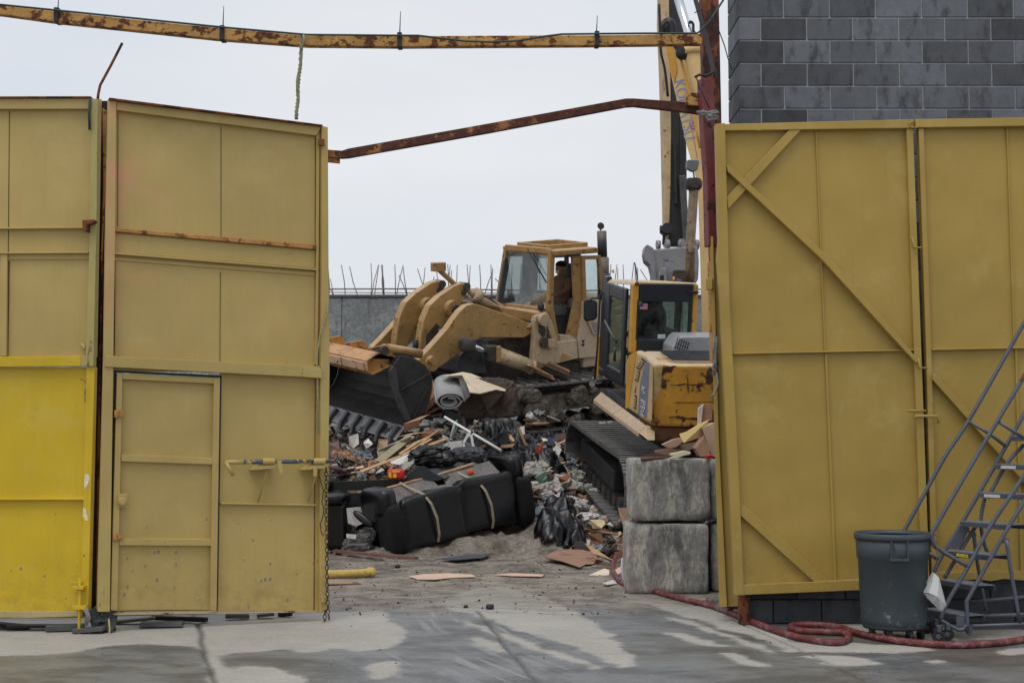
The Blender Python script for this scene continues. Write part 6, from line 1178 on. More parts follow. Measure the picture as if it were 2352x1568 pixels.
# --- black slotted panel
Yp = 19.6; b = MB()
for u0, u1, v0, v1 in ((763, 952, 1106, 1126), (763, 768, 1126, 1134), (780, 798, 1126, 1134), (862, 880, 1126, 1134), (763, 880, 1134, 1166)):
    dz_ = -.0; b.slab([(u0, v0 - (u0 - 763) * .045), (u1, v0 - (u1 - 763) * .045), (u1, v1), (u0, v1)], Plane((0, Yp, 0), (.1, -1, 0)), -.03, 0)
tag(b.build('slatted_panel', mat('black_lacquer', L(18, 18, 20), .4), bevel=.003), 'flat black furniture panel with cut-outs behind the sofa', 'panel')
# --- generic pieces
def on(u, v, dz=0.): p = HT(u, v); return p + Vector((0, 0, dz))
def board(name, label, cat, a, c_, w, h, m, up=(0, 0, 1), group=None, bev=.003):
    b = MB(); b.beam(a, c_, w, h, up); return tag(b.build(name, m, bevel=bev), label, cat, group)
def poly(name, label, cat, uv, Y, th, m, n_=(0, -1, 0), bev=.003, group=None):
    """flat piece: outline measured on the photo, each corner at its own distance"""
    Ys = Y if isinstance(Y, (list, tuple)) else [Y] * len(uv)
    b = MB(); ps = [P(u, v, y) for (u, v), y in zip(uv, Ys)]; b.prism(ps, Vector(n_).normalized() * -th); return tag(b.build(name, m, bevel=bev), label, cat, group)
Z6 = lambda L_: [(746.5 + x * .2197, 1004.9 + y * .2197) for x, y in L_]; T6 = lambda L_: [(1205.8 + x * .1831, 1062.3 + y * .1831) for x, y in L_]; Q7 = lambda L_: [(1349.4 + x * .2197, 861.3 + y * .2197) for x, y in L_]
DGR = mat('dark_grey_board', L(66, 70, 78), .7, var=.1); BAG = mat('black_bag_film', L(9, 10, 14), .3, 0, .3, 6, 1., 9); WHT = mat('dirty_white', L(206, 202, 196), .8, var=.15, vs=5, grime=.15, gcol=L(120, 112, 102))
poly('grey_board', 'dark grey folded board standing behind the sofa', 'board', Z6([(1040, 295), (1270, 240), (1440, 345), (1250, 425), (1100, 345)]), [19.9, 20.1, 19.9, 19.4, 19.5], .02, DGR, (0, -.5, 1))
poly('grey_board', 'darker leaning flap of grey board left of the folded one, behind the sofa', 'board', Z6([(850, 420), (960, 302), (1040, 295), (1100, 345), (1250, 425), (1180, 450), (870, 446)]), 19.38, .02, mat('grey_board_shade', L(40, 43, 49), .7, var=.1))  # same grey board; the shade on this facet is put into a darker colour
def bag(u, v, s, label, m=BAG, seed=1, dz=.0, ax=None, group=None, cat='bag', name='trash_bag', wr=.35, nu=30, nv=22, p=None, e=.8):
    b = MB(); p = p or on(u, v); hs = [k for k in s]; b.puff(p + Vector((0, .0, hs[2] * .55 + dz)), hs, ax, e=e, wr=min(hs) * wr, ws=2.2 / max(hs), seed=seed, ridge=True, nu=nu, nv=nv)
    o_ = b.build(name, m, smooth=False); return tag(o_, label, cat, group)
bag(0, 0, (.30, .2, .14), 'shiny black trash bag above the grey board', p=P(994, 1060, 19.9), seed=12)
bag(0, 0, (.22, .18, .1), 'dark leathery scrap roll right of the shiny trash bag', p=P(1075, 1052, 20.2), seed=22, m=mat('slate_cloth', L(80, 80, 86), .9, var=.3))
def drape(u, v, sx, sy, label, m, seed, name='plastic_film', cat='plastic film', group=None, amp=.12, lift=.06, Yo=None):
    c = on(u, v); n1 = max(10, int(sx / .022)); n2 = max(8, int(sy / .022)); b = MB(); vs = []; keep = []
    for j in range(n2):
        for i in range(n1):
            a = (i / (n1 - 1) - .5) * 2; e = (j / (n2 - 1) - .5) * 2; x = c.x + a * sx / 2; y = c.y + e * sy / 2
            q = Vector((x * 3.2 + seed, y * 3.2, seed * .7)); q = q + Vector((mnoise.noise(q * 1.3), mnoise.noise(q * 1.3 + Vector((9, 9, 9))), 0)) * .9
            w = (1 - abs(mnoise.noise(q)) * 2.2) * amp + (1 - abs(mnoise.noise(q * 2.3)) * 2.2) * amp * .45 + (1 - abs(mnoise.noise(q * 5)) * 2) * amp * .16
            r = math.hypot(a, e) + .35 * mnoise.noise(Vector((a * 2.2 + seed, e * 2.2, 3)))
            vs.append(Vector((x, y, float(H(x, y)) + lift + w - max(0, r - .55) * .45))); keep.append(r < .98)
    b.add(vs, [(j * n1 + i, j * n1 + i + 1, (j + 1) * n1 + i + 1, (j + 1) * n1 + i) for j in range(n2 - 1) for i in range(n1 - 1) if keep[j * n1 + i] and keep[(j + 1) * n1 + i + 1]], True)
    o_ = b.build(name, m); k_ = o_.modifiers.new('t', 'SOLIDIFY'); k_.thickness = .004; return tag(o_, label, cat, group)
poly('foam_panel', 'white ribbed foam panel standing on the heap', 'panel', Z6([(1225, 85), (1285, 45), (1428, 30), (1440, 130), (1405, 240), (1305, 222), (1315, 160), (1275, 110)]), 20.3, .05, WHT)
poly('backing_sheet', 'long white-backed panel under the trim boards', 'panel', Z6([(680, 250), (880, 165), (1095, 95), (1020, 180), (900, 245), (780, 280), (700, 270)]), [19.8, 20, 20.3, 20.1, 19.9, 19.7, 19.7], .015, WHT, (0, -.6, 1))
poly('backing_sheet', 'short white-backed flap hanging below the long white panel', 'panel', Z6([(750, 282), (900, 245), (955, 205), (940, 260), (830, 340), (790, 310)]), 19.75, .012, WHT)
for k, (a_, c_, y0, y1, w_) in enumerate(((( 370, 355), (1262, 12), 19.5, 20.8, .05), ((800, 190), (1110, 15), 20.0, 20.8, .04), ((830, 200), (1255, 15), 20.0, 20.9, .035), ((780, 170), (1000, 30), 20.1, 20.7, .04), ((860, 160), (1200, -90), 20.3, 21.2, .03), ((560, 250), (900, -20), 19.9, 20.8, .12), ((850, 95), (1290, -100), 20.5, 21.4, .03))):
    a_, c_ = Z6([a_, c_]); board('trim_board', f'long tan trim strip in the fanned bundle on the heap', 'board', P(*a_, y0), P(*c_, y1), w_, .016, WD if k != 5 else mat('olive_board', L(150, 142, 112), .8, var=.15), (0, -.7, .7), 'fanned tan trim strips above the sofa')
# red canister
cn_ = P(910, 1098, 19.2); can = thing('canister', 'red canister with yellow markings lying behind the sofa', 'canister', cn_)
RD = mat('red_plastic', L(196, 32, 30), .35, var=.1); b = MB(); b.puff(P(910, 1088, 19.3), (.118, .09, .068), e=.45, nu=24, nv=16); b.build('can_body', RD, can)
YL = mat('yellow_print', L(226, 178, 40), .5, var=.2, vs=30)
for nm_, uv in (('yellow_print', [(893, 1084), (899, 1083), (899, 1097), (893, 1096)]), ('yellow_print', [(901, 1081), (919, 1081), (919, 1084), (901, 1085)]), ('yellow_print', [(903, 1087), (910, 1086), (911, 1096), (902, 1096)])): b = MB(); b.slab(uv, Plane((0, 19.205, 0), (0, -1, 0)), -.01, .004); b.build(nm_, YL, can)
# white pole and strap
WP = mat('white_pole', L(222, 222, 218), .5, var=.08)
b = MB(); b.tube([P(1021, 957, 20.6), P(1151, 1034, 19.9)], .018, 10); tag(b.build('pole', WP), 'thin white pole slanting across the top of the debris heap', 'pole')
b = MB()
for pts in (((1086, 988), (1083, 1000), (1085, 1015), (1089, 1030), (1087, 1052)), ((1086, 990), (1072, 1003), (1064, 1018), (1070, 1035))):
    q = [P(u, v, 20.2) for u, v in pts]
    for a_, c_ in zip(q[:-1], q[1:]): b.beam(a_, c_, .035, .006, (0, -1, 0))
tag(b.build('white_strap', WP), 'looped pale plastic strap hanging from the white pole', 'strap')
poly('crumpled_sheet', 'white crumpled plastic sheet between the armchair and the sofa', 'sheet', Z6([(222, 735), (330, 725), (460, 708), (465, 860), (380, 900), (330, 925), (240, 895)]), [19.0, 19.2, 19.3, 19.2, 19.1, 19.0, 19.0], .02, WHT)
b = MB(); c_ = P(834, 1191, 18.85); xa = (P(857, 1211, 18.8) - P(811, 1174, 18.9)).normalized(); b.puff(c_, (.17, .05, .055), (xa, Vector((0, 1, 0)), xa.cross(Vector((0, 1, 0)))), e=.8); tag(b.build('pad', LEA), 'black curved pad leaning between the armchair and the sofa', 'pad')
poly('card', 'small white card low between the armchair and the sofa', 'card', Z6([(222, 1003), (325, 1012), (322, 1058), (224, 1048)]), 18.8, .01, WHT)
for k, (x, y, s_) in enumerate(((300, 1110, .12), (400, 1060, .1), (380, 1140, .13), (440, 1010, .1), (260, 1160, .1))): bag(0, 0, (s_, s_, s_ * .8), 'grey crushed rubble lump between the armchair and the sofa', m=mat('crushed_grey', L(96, 94, 92), .9, var=.3, vs=12), seed=140 + k, p=P(*Z6([(x, y)])[0], 18.95) - Vector((0, 0, s_ * .5)), group='grey lumps between the armchair and the sofa', name='lump', cat='rubble', wr=.3, nu=16, nv=12)
board('wood_strip', 'short pale wood strip standing at the right end of the sofa', 'strip', P(*Z6([(1945, 262)])[0], 20.0), P(*Z6([(2005, 385)])[0], 19.9), .03, .02, WD)
board('wood_strip', 'short orange wood strip lying behind the right end of the sofa', 'strip', P(*Z6([(1925, 252)])[0], 20.1), P(*Z6([(1995, 250)])[0], 20.1), .04, .02, WD)
for k, (x0, x1) in enumerate(((100, 150), (235, 330), (340, 430), (440, 520))): poly('scrap', 'pale scrap showing through the cut-outs of the black panel', 'scrap', Z6([(x0, 545), (x1, 540), (x1, 585), (x0, 590)]), 19.75, .02, (WHT, CARD, CARDP, mat('greenish_scrap', L(140, 150, 120), .8))[k], group='pale scraps behind the black panel')
# carpets
FELT = mat('grey_felt', L(158, 160, 158), .95, 0, .1, 8, .4, 90); BEI = mat('beige_carpet', L(206, 190, 166), .95, 0, .1, 5, .4, 90, grime=.1, gcol=L(150, 130, 110)); BRW = mat('carpet_backing', L(84, 72, 64), .95, 0, .2, 5, .3, 60)
ru = lambda x, y, Y_: P(746.5 + x * .2197, 746.5 + y * .2197, Y_)
b = MB(); tp = ru(1275, 600, 21.6); bt_ = ru(1305, 800, 20.9); ax_ = (bt_ - tp); X = Vector((1, 0.1, 0)).normalized(); Yv = ax_.cross(X).normalized()
sp_ = []
for i in range(130): t = i / 129; a_ = t * 4.6 * math.pi; r_ = .205 - .135 * t; sp_.append(X * (math.cos(a_) * r_ * 1.02) + Yv * (math.sin(a_) * r_ * .62))
b.sheet([tp + s_ for s_ in sp_], ax_, .016); b.sheet([tp + s_ * 1.0 for s_ in [X * .2 + Yv * .0, X * .1 + Yv * -.12, X * -.1 + Yv * -.13, X * -.21 + Yv * -.02]], ax_ * .98, .02)
tag(b.build('carpet_roll', FELT, smooth=True), 'thick grey felt rolled up, its spiral end facing us below the loader', 'carpet roll')
poly('carpet', 'beige carpet folded over to a point on top of the heap', 'carpet', [ (746.5 + x * .2197, 746.5 + y * .2197) for x, y in ((1215, 532), (1440, 488), (1530, 505), (1700, 575), (1890, 672), (1885, 690), (1790, 670), (1620, 712), (1515, 700), (1480, 610), (1432, 520), (1290, 528))], [21.3, 21.7, 21.8, 21.7, 21.3, 21.2, 21.2, 20.9, 20.9, 21.1, 21.2, 21.1], .02, BEI, (0, -.6, .8))
poly('carpet', 'underside flap of the beige carpet hanging dark brown at its right', 'carpet', [(746.5 + x * .2197, 746.5 + y * .2197) for x, y in ((1620, 712), (1890, 685), (1908, 880), (1800, 868), (1750, 960), (1700, 900))], [21.1, 21.2, 21.3, 21.4, 21.3, 21.2], .02, BRW)
poly('carpet', 'grey carpet sheet draped between the felt roll and the beige fold', 'carpet', [(746.5 + x * .2197, 746.5 + y * .2197) for x, y in ((1400, 560), (1440, 520), (1500, 620), (1520, 740), (1450, 800), (1420, 700))], 21.25, .02, FELT)
for k in range(5): bag(0, 0, (.22, .12, .26), 'dark brown carpet fold hanging under the beige carpet', m=BRW, seed=40 + k, p=P(1088 + k * 16, 938 - 5 * (k % 2), 21.5), name='carpet_fold', cat='carpet', group='dark carpet folds below the beige carpet', wr=.25, e=.5)
for k, (uv, Y_, m_, lb) in enumerate((
    ([(1120, 570), (1212, 635), (1195, 700), (1120, 840), (1040, 930), (1090, 800), (1120, 660)], 21.9, CARD, 'tan cardboard sheet curling round the end of the loader bucket'),
    ([(820, 1030), (1000, 955), (1190, 850), (1230, 850), (1130, 910), (1000, 985), (980, 1060), (835, 1120)], 21.2, CARD, 'bent brown cardboard below the tip of the loader bucket'),
    ([(760, 1165), (900, 1130), (1110, 1110), (900, 1145), (765, 1172)], 21.0, WD, 'thin light wood strip below the bent cardboard'),
    ([(540, 1310), (740, 1215), (905, 1160), (895, 1230), (760, 1370), (560, 1400)], 20.6, mat('olive_card', L(146, 136, 116), .85, var=.15), 'olive brown flattened sheet left of the trim boards'),
    ([(560, 1190), (660, 1190), (640, 1330), (545, 1300)], 20.9, mat('tan_panel', L(166, 142, 114), .85, var=.1), 'upright tan panel under the bucket teeth'),
    ([(245, 1165), (345, 1130), (355, 1240), (290, 1290), (250, 1250)], 21.0, mat('pale_grey_panel', L(186, 184, 176), .85, var=.1), 'pale grey tapered panel under the bucket teeth'),
    ([(20, 1235), (140, 1200), (150, 1290), (20, 1330)], 21.1, mat('mauve_panel', L(104, 84, 80), .9, var=.15), 'dull mauve panel by the left gate edge under the bucket'),
    ([(400, 1230), (450, 1180), (500, 1240), (430, 1290)], 20.8, WHT, 'crumpled white wedge under the middle bucket teeth'),
    ([(1305, 1180), (1345, 1010), (1385, 985), (1385, 1080), (1340, 1195)], 20.9, mat('pale_slat', L(168, 176, 174), .8, var=.1), 'narrow pale grey slat standing below the white pole'),
    ([(1010, 1120), (1130, 1070), (1130, 1150), (1010, 1170)], 21.1, mat('brown_board', L(120, 78, 52), .8, var=.2), 'red-brown board end in the middle of the heap'))):
    poly('loose_sheet', lb, 'sheet', [(746.5 + x * .2197, 746.5 + y * .2197) for x, y in uv], [Y_ + .1 * math.sin(i * 2.1) for i in range(len(uv))], .015, m_)
# right-hand heap pieces
X4 = lambda L_: [(1148.4 + x * .2380, 832.6 + y * .2380) for x, y in L_]
for uv, Y_, m_, lb in (
    (X4([(335, 1105), (400, 1045), (430, 1050), (460, 1110), (445, 1155), (380, 1170)]), 19.6, mat('sea_green', L(120, 146, 132), .7, var=.12), 'sea-green broken panel corner beside the sofa'),
    (X4([(560, 1110), (640, 1080), (690, 1085), (650, 1140), (580, 1160)]), 19.7, mat('russet', L(120, 70, 40), .8, var=.15), 'russet brown panel piece left of the excavator track'),
    (X4([(340, 800), (370, 830), (400, 760), (420, 770), (400, 880), (370, 885), (340, 850)]), 20.6, mat('rust_orange', L(176, 84, 52), .8, var=.15), 'ragged orange-brown plastic piece in the middle of the heap'),
    (X4([(80, 690), (100, 690), (145, 745), (130, 765), (85, 720)]), 20.9, WD, 'short light wood block on the black film'),
    (X4([(165, 620), (200, 640), (250, 770), (275, 800), (240, 800), (215, 740)]), 20.8, WD, 'slanting light timber near the heap crest'),
    (X4([(400, 728), (440, 728), (462, 750), (420, 758)]), 20.6, WHT, 'small white card right of the orange piece'),
    (X4([(190, 620), (235, 610), (240, 690), (210, 695)]), 21.0, WHT, 'white board corner near the heap crest'),
    (X4([(525, 700), (630, 670), (640, 740), (540, 750)]), 20.9, mat('maroon_board', L(84, 58, 54), .8, var=.15), 'dull maroon board by the top of the excavator track'),
    (X4([(955, 572), (1015, 568), (1020, 585), (960, 588)]), 21.9, WHT, 'white strip behind the excavator track, left one'), (X4([(1035, 568), (1080, 560), (1082, 578), (1040, 582)]), 21.9, WHT, 'white strip behind the excavator track, right one'),
    (T6([(245, 1180), (330, 1120), (480, 1085), (680, 1085), (900, 1125), (905, 1200), (860, 1265), (760, 1270), (690, 1308), (480, 1235)]), [17.5, 18.2, 18.7, 18.8, 18.4, 17.9, 17.4, 17.3, 16.9, 17.3], mat('brown_ply', L(150, 116, 96), .85, var=.15, grime=.2), 'broad brown plywood scrap lying in front of the heap'),
    (T6([(750, 1012), (790, 1020), (900, 1130), (1130, 1240), (1110, 1252), (900, 1160), (850, 1130)]), 17.6, WD, 'split wooden batten leaning beside the plywood scrap'),
    (T6([(760, 1430), (880, 1370), (1000, 1320), (1060, 1345), (1060, 1400), (900, 1440)]), [16.0, 16.5, 16.9, 16.7, 16.3, 16.0], mat('splinter_pale', L(226, 206, 180), .8, var=.1), 'pale splintered plywood piece left of the hose'),
    (T6([(1130, 1340), (1250, 1280), (1250, 1350), (1160, 1400)]), 15.9, mat('splinter_tan', L(204, 178, 152), .8, var=.1), 'tan splintered plywood piece right of the hose'),
    (T6([(970, 1505), (1110, 1465), (1160, 1510), (1040, 1525)]), [14.9, 15.3, 15.1, 14.8], WHT, 'flat white wood scrap under the hose bend'),
    (T6([(880, 1210), (980, 1230), (1100, 1290), (1060, 1300), (900, 1270)]), 17.0, mat('umber_board', L(88, 66, 56), .85, var=.2), 'dark umber board under the split batten'),
    (T6([(1170, 560), (1200, 575), (1330, 562), (1360, 690), (1290, 760), (1265, 830), (1245, 820), (1185, 650)]), 15.3, CARDP, 'pink-tan fibreboard sheet leaning on the back of the blocks'),
    (T6([(1150, 1020), (1200, 990), (1280, 830), (1280, 1060), (1230, 1080)]), 15.3, CARD, 'brown cardboard flap wedged beside the lower block'),
    (T6([(1180, 1010), (1280, 1080), (1280, 1165), (1150, 1060)]), 15.1, mat('taupe_card', L(134, 112, 100), .85, var=.1), 'taupe cardboard edge beside the lower block'),
    (T6([(1180, 1110), (1280, 1165), (1280, 1210), (1170, 1190)]), 15.2, mat('ochre_card', L(128, 84, 48), .85, var=.1), 'ochre brown cardboard low beside the lower block'),
    (T6([(810, 715), (980, 710), (1010, 760), (960, 820), (850, 830)]), 18.6, mat('straw', L(196, 180, 136), .9, var=.2, vs=12), 'straw-coloured foam slab low in the right of the heap'),
    (T6([(800, 890), (960, 880), (980, 1010), (880, 1040), (820, 960)]), 18.1, mat('brown_scrap', L(104, 68, 44), .85, var=.25), 'brown board scrap low in the right of the heap')):
    Yl = Y_ if isinstance(Y_, list) else [Y_ + .08 * math.sin(i * 1.7) for i in range(len(uv))]
    poly('loose_sheet', lb, 'sheet', uv, Yl, .014, m_, (0, -.6, .8) if isinstance(Y_, list) else (0, -1, 0))
drape(1278, 1214, .62, .8, 'torn black trash bag spilling from the pale rag heap', BAG, 33, 'trash_bag', 'bag', amp=.11, lift=.14); drape(1322, 1240, .36, .4, 'smaller black bag remnant right of the torn one', BAG, 37, 'trash_bag', 'bag', amp=.12, lift=.1)
for k, (u, v, sx, sy) in enumerate(((1168, 1005, .75, .7), (1200, 1030, .7, .7), (1225, 985, .7, .8), (1185, 1062, .8, .6), (1240, 1072, .8, .5), (1285, 1085, .7, .5), (1140, 985, .5, .6), (1262, 1040, .55, .6), (1120, 1040, .5, .5))):
    drape(u, v, sx, sy, 'glossy black plastic film draped over the heap right of the pole', BAG, 60 + k * 3, group='black film pieces on the heap', amp=.085, lift=.09)
drape(1240, 962, .9, .6, 'navy blue tarp bundle on the heap crest below the loader track', mat('navy_tarp', L(28, 42, 78), .5, var=.3), 81, 'tarp', 'tarp', amp=.1)
drape(1330, 962, .6, .5, 'black tarp scrap on the heap crest behind the excavator track', BAG, 85, 'tarp', 'tarp', amp=.12)
RAG = mat('pale_rag', L(172, 166, 156), .9, 0, .25, 6, .5, 25, grime=.3, gcol=L(92, 84, 74)); RAGW = mat('white_rag', L(196, 192, 188), .85, 0, .12, 6, .4, 25, grime=.12, gcol=L(140, 132, 122)); DKR = mat('dark_rag', L(60, 56, 52), .9, 0, .3, 6, .5, 25)
rr = random.Random(11); nr = 0
for k in range(74):
    t = rr.random(); u = 1208 + t * 170 + rr.uniform(-30, 30); v = 1075 + t * 110 + rr.uniform(-35, 50)
    if u < 1205 or v > 1062 + (u - 1195) * .95 + 110 or v > 1250: continue
    if 1238 < u < 1335 and 1168 < v: continue
    s_ = rr.uniform(.05, .13); m_ = rr.choice((RAG, RAG, RAGW, RAGW, DKR)); w_ = {RAG.name: 'grey-beige', RAGW.name: 'white', DKR.name: 'dark'}[m_.name]
    bag(u, v, (s_ * rr.uniform(1, 1.5), s_, s_ * rr.uniform(.5, .8)), f'crumpled {w_} rag in the pale heap between sofa and excavator track', m=m_, seed=100 + k, group=f'crumpled {w_} rags beside the sofa', name='rag', cat='rag', wr=.42, nu=20, nv=14)
# scattered boards and sheets over the heap
WMS = [(WD, 'light'), (mat('mid_wood', L(124, 94, 70), .8, var=.2), 'brown'), (mat('dark_wood', L(86, 62, 48), .85, var=.25), 'dark'), (mat('grey_wood', L(136, 130, 122), .9, var=.2), 'grey')]
SMS = [(WHT, 'white'), (CARD, 'tan'), (mat('grey_sheet', L(140, 142, 140), .8, var=.2), 'grey'), (mat('blue_grey_sheet', L(110, 124, 130), .7, var=.2), 'blue-grey'), (DKR, 'dark'), (CARDP, 'pinkish')]
ZN = [('under the bucket teeth', (750, 935, 1010, 1095)), ('left of the trim boards', (750, 900, 1060, 1105)), ('below the felt roll', (960, 1150, 945, 1010)), ('right of the white pole', (1110, 1310, 950, 1075)), ('behind the sofa back', (1040, 1200, 1030, 1080)), ('beside the pale rag heap', (1180, 1330, 1070, 1190)), ('between heap and lower block', (1330, 1430, 1190, 1270))]
for k in range(150):
    zn, (u0, u1, v0, v1) = ZN[k % len(ZN)]; u = rr.uniform(u0, u1); v = rr.uniform(v0, v1)
    p = on(u, v, .05); d = Vector((rr.uniform(-1, 1), rr.uniform(-.8, .8), rr.uniform(-.3, .6))).normalized(); up = Vector((rr.uniform(-.5, .5), -.6, 1)).normalized()
    if k % 2:
        ln_ = rr.uniform(.15, .6); m_, c_ = rr.choice(WMS); sz = 'long' if ln_ > .38 else 'short'
        board('board', f'{sz} {c_} broken board {zn}', 'board', p - d * ln_ / 2, p + d * ln_ / 2, rr.uniform(.03, .1), rr.uniform(.012, .03), m_, up, f'{sz} {c_} boards {zn}')
    else:
        m_, c_ = rr.choice(SMS); s_ = rr.uniform(.07, .2); s2 = d.cross(up).normalized(); b = MB(); nn = rr.randint(4, 6); pts = [p + d * (math.cos(i * 6.283 / nn + .4) * s_ * rr.uniform(.6, 1.2)) + s2 * (math.sin(i * 6.283 / nn + .4) * s_ * rr.uniform(.5, 1)) for i in range(nn)]
        b.prism(pts, d.cross(s2).normalized() * .01); tag(b.build('scrap_sheet', m_, bevel=0), f'jagged {c_} scrap sheet {zn}', 'scrap', f'{c_} scrap sheets {zn}')
WIR = mat('bent_wire', L(70, 66, 64), .6, .2, .3, 9)
for k in range(16):
    zn, (u0, u1, v0, v1) = ZN[k % len(ZN)]; p = on(rr.uniform(u0, u1), rr.uniform(v0, v1), .04); q = [p]; d = Vector((rr.uniform(-1, 1), rr.uniform(-.6, .2), rr.uniform(.1, .9))).normalized()
    for i in range(5): d = (d + Vector((rr.uniform(-.7, .7), rr.uniform(-.5, .5), rr.uniform(-.7, .3)))).normalized(); q.append(q[-1] + d * rr.uniform(.06, .14))
    b = MB(); b.tube(smooth(q, 4), rr.uniform(.004, .009), 5); tag(b.build('wire', WIR), f'thin bent wire sticking out of the debris {zn}', 'wire', f'bent wires {zn}')
for k in range(34):
    zn, (u0, u1, v0, v1) = ZN[(0, 0, 1, 2, 3, 5, 1)[k % 7]]; p = on(rr.uniform(u0, u1), rr.uniform(v0, v1), .06); X = Vector((rr.uniform(-1, 1), rr.uniform(-.5, .5), rr.uniform(-.4, .4))).normalized(); Yv = X.cross(Vector((rr.uniform(-.4, .4), -1, rr.uniform(.2, 1)))).normalized(); Zv = X.cross(Yv)
    w_, h_ = rr.uniform(.12, .3), rr.uniform(.08, .2); m_, c_ = rr.choice(SMS[:2] + SMS[2:5]); b = MB(); nu, nv = 9, 7; sd = k * 3.7
    pts = [p + X * (w_ * ((i / (nu - 1)) - .5 + .08 * mnoise.noise(Vector((j, sd, 1))))) + Yv * (h_ * ((j / (nv - 1)) - .5 + .12 * mnoise.noise(Vector((i, sd, 5))))) + Zv * (.07 * mnoise.noise(Vector((i * .5, j * .5, sd))) + .05 * abs(mnoise.noise(Vector((i * .9, j * .3, sd + 4))))) for j in range(nv) for i in range(nu)]
    b.add(pts, [(j * nu + i, j * nu + i + 1, (j + 1) * nu + i + 1, (j + 1) * nu + i) for j in range(nv - 1) for i in range(nu - 1)]); o_ = b.build('torn_sheet', m_); k_ = o_.modifiers.new('t', 'SOLIDIFY'); k_.thickness = .006
    tag(o_, f'buckled {c_} torn sheet {zn}', 'sheet', f'buckled {c_} torn sheets {zn}')
# fine rubble: one object
PAL = [(L(178, 150, 118), 3), (L(120, 88, 62), 4), (L(205, 202, 198), 3), (L(60, 58, 60), 6), (L(32, 32, 36), 6), (L(130, 126, 120), 4), (L(150, 110, 80), 2), (L(90, 100, 110), 1), (L(84, 70, 60), 5), (L(170, 90, 60), .5), (L(50, 60, 90), .4), (L(110, 130, 120), .4)]
RUBM = mat('mixed_rubble', (1, 1, 1), .8, 0, .25, 12, .2, 40, tint=True)
b = MB(); cols = [tuple(q * .72 for q in c) for c, w in PAL for _ in range(int(w * 4))]
def chip(p, s):
    X = Vector((rr.uniform(-1, 1), rr.uniform(-1, 1), rr.uniform(-.5, .5))).normalized(); Yv = X.cross(Vector((rr.uniform(-1, 1), rr.uniform(-1, 1), 1))).normalized(); Zv = X.cross(Yv)
    k = rr.random(); d = (s * rr.uniform(1, 2.6), s * rr.uniform(.25, 1), s * rr.uniform(.08, .3)) if k < .7 else (s, s * .8, s * .7); b.cur = rr.choice(cols)
    h = [q / 2 for q in d]; b.hexa([p + X * (a * h[0] * rr.uniform(.6, 1)) + Yv * (e * h[1] * rr.uniform(.6, 1)) + Zv * (g * h[2]) for g in (-1, 1) for a, e in ((-1, -1), (1, -1), (1, 1), (-1, 1))])
for k in range(9000):
    y = 18.5 + 6.5 * rr.random() ** 1.2; x = rr.uniform(-.13 * y - .6, .165 * y)
    if rr.random() > .25 + .75 * float(sm((y - 18.6) / 1.2)): continue
    if -2.4 < x < .62 and y < 19.25 + (x + 1.54) * .73: continue
    z = float(H(x, y)); chip(Vector((x, y, z + rr.uniform(0, .06))), rr.uniform(.02, .085) * (1 if rr.random() < .85 else 1.7))
ob = b.build('rubble', RUBM, loc=(0, 20, 0)); ob['kind'] = 'stuff'
# fine litter on the yard floor: one object
b = MB()
for k in range(420):
    y = 12.6 + 6.5 * rr.random(); x = rr.uniform(-.13 * y - .2, .1 * y); z = float(H(x, y)) if y > 16 else 0; chip(Vector((x, y, z + .004)), rr.uniform(.006, .026))
for k in range(40): y = rr.uniform(9.5, 12.6); x = rr.uniform(-3, 4); chip(Vector((x, y, .003)), rr.uniform(.004, .012))
ob = b.build('gravel', RUBM, loc=(0, 15, 0)); ob['kind'] = 'stuff'
# yard floor pieces
board('metal_bar', 'long brown metal channel lying on the ground in front of the sofa', 'bar', G(768, 1265, .03), G(957, 1281, .03), .07, .035, mat('brown_channel', L(120, 84, 74), .6, .2, .2))
b = MB(); b.tube([G(735, 1318, .05), G(800, 1317, .05), G(840, 1315, .05), G(850, 1313, .055)], [.045, .042, .045, .05], 14); b.puff(G(852, 1313, .055), (.06, .055, .05), e=.8, wr=.01, ws=20); tag(b.build('wrapped_tube', mat('yellow_foam', L(206, 176, 96), .8, 0, .2, 30, .5, 60, grime=.2, gcol=L(130, 96, 50))), 'dirty yellow foam-wrapped tube lying by the left gate edge', 'tube')
for lb, uv, m_, z_ in (('flat pink-tan cardboard with a torn end on the yard floor', [(940, 1324), (975, 1319), (1030, 1317), (1085, 1320), (1092, 1325), (1040, 1327), (1000, 1331), (960, 1331)], CARDP, .012),
    ('thin brown cardboard strip on the ground by the foam tube', [(735, 1336), (820, 1337), (830, 1341), (740, 1342)], CARD, .01), ('thin beige cardboard sliver on the yard floor', [(1135, 1320), (1180, 1317), (1250, 1320), (1245, 1324), (1180, 1323)], CARDP, .01),
    ('dark grey slate-like sheet on the ground in front of the sofa', [(1004, 1284), (1060, 1276), (1128, 1273), (1110, 1281), (1050, 1286)], DGR, .012), ('orange-edged wood strip under the sofa front', [(1085, 1249), (1130, 1247), (1140, 1251), (1095, 1254)], WD, .015)):
    b = MB(); b.prism([G(u, v, z_ + .01 * math.sin(i * 2.3)) for i, (u, v) in enumerate(uv)], Vector((0, 0, .008))); tag(b.build('flat_scrap', m_, bevel=0), lb, 'scrap')
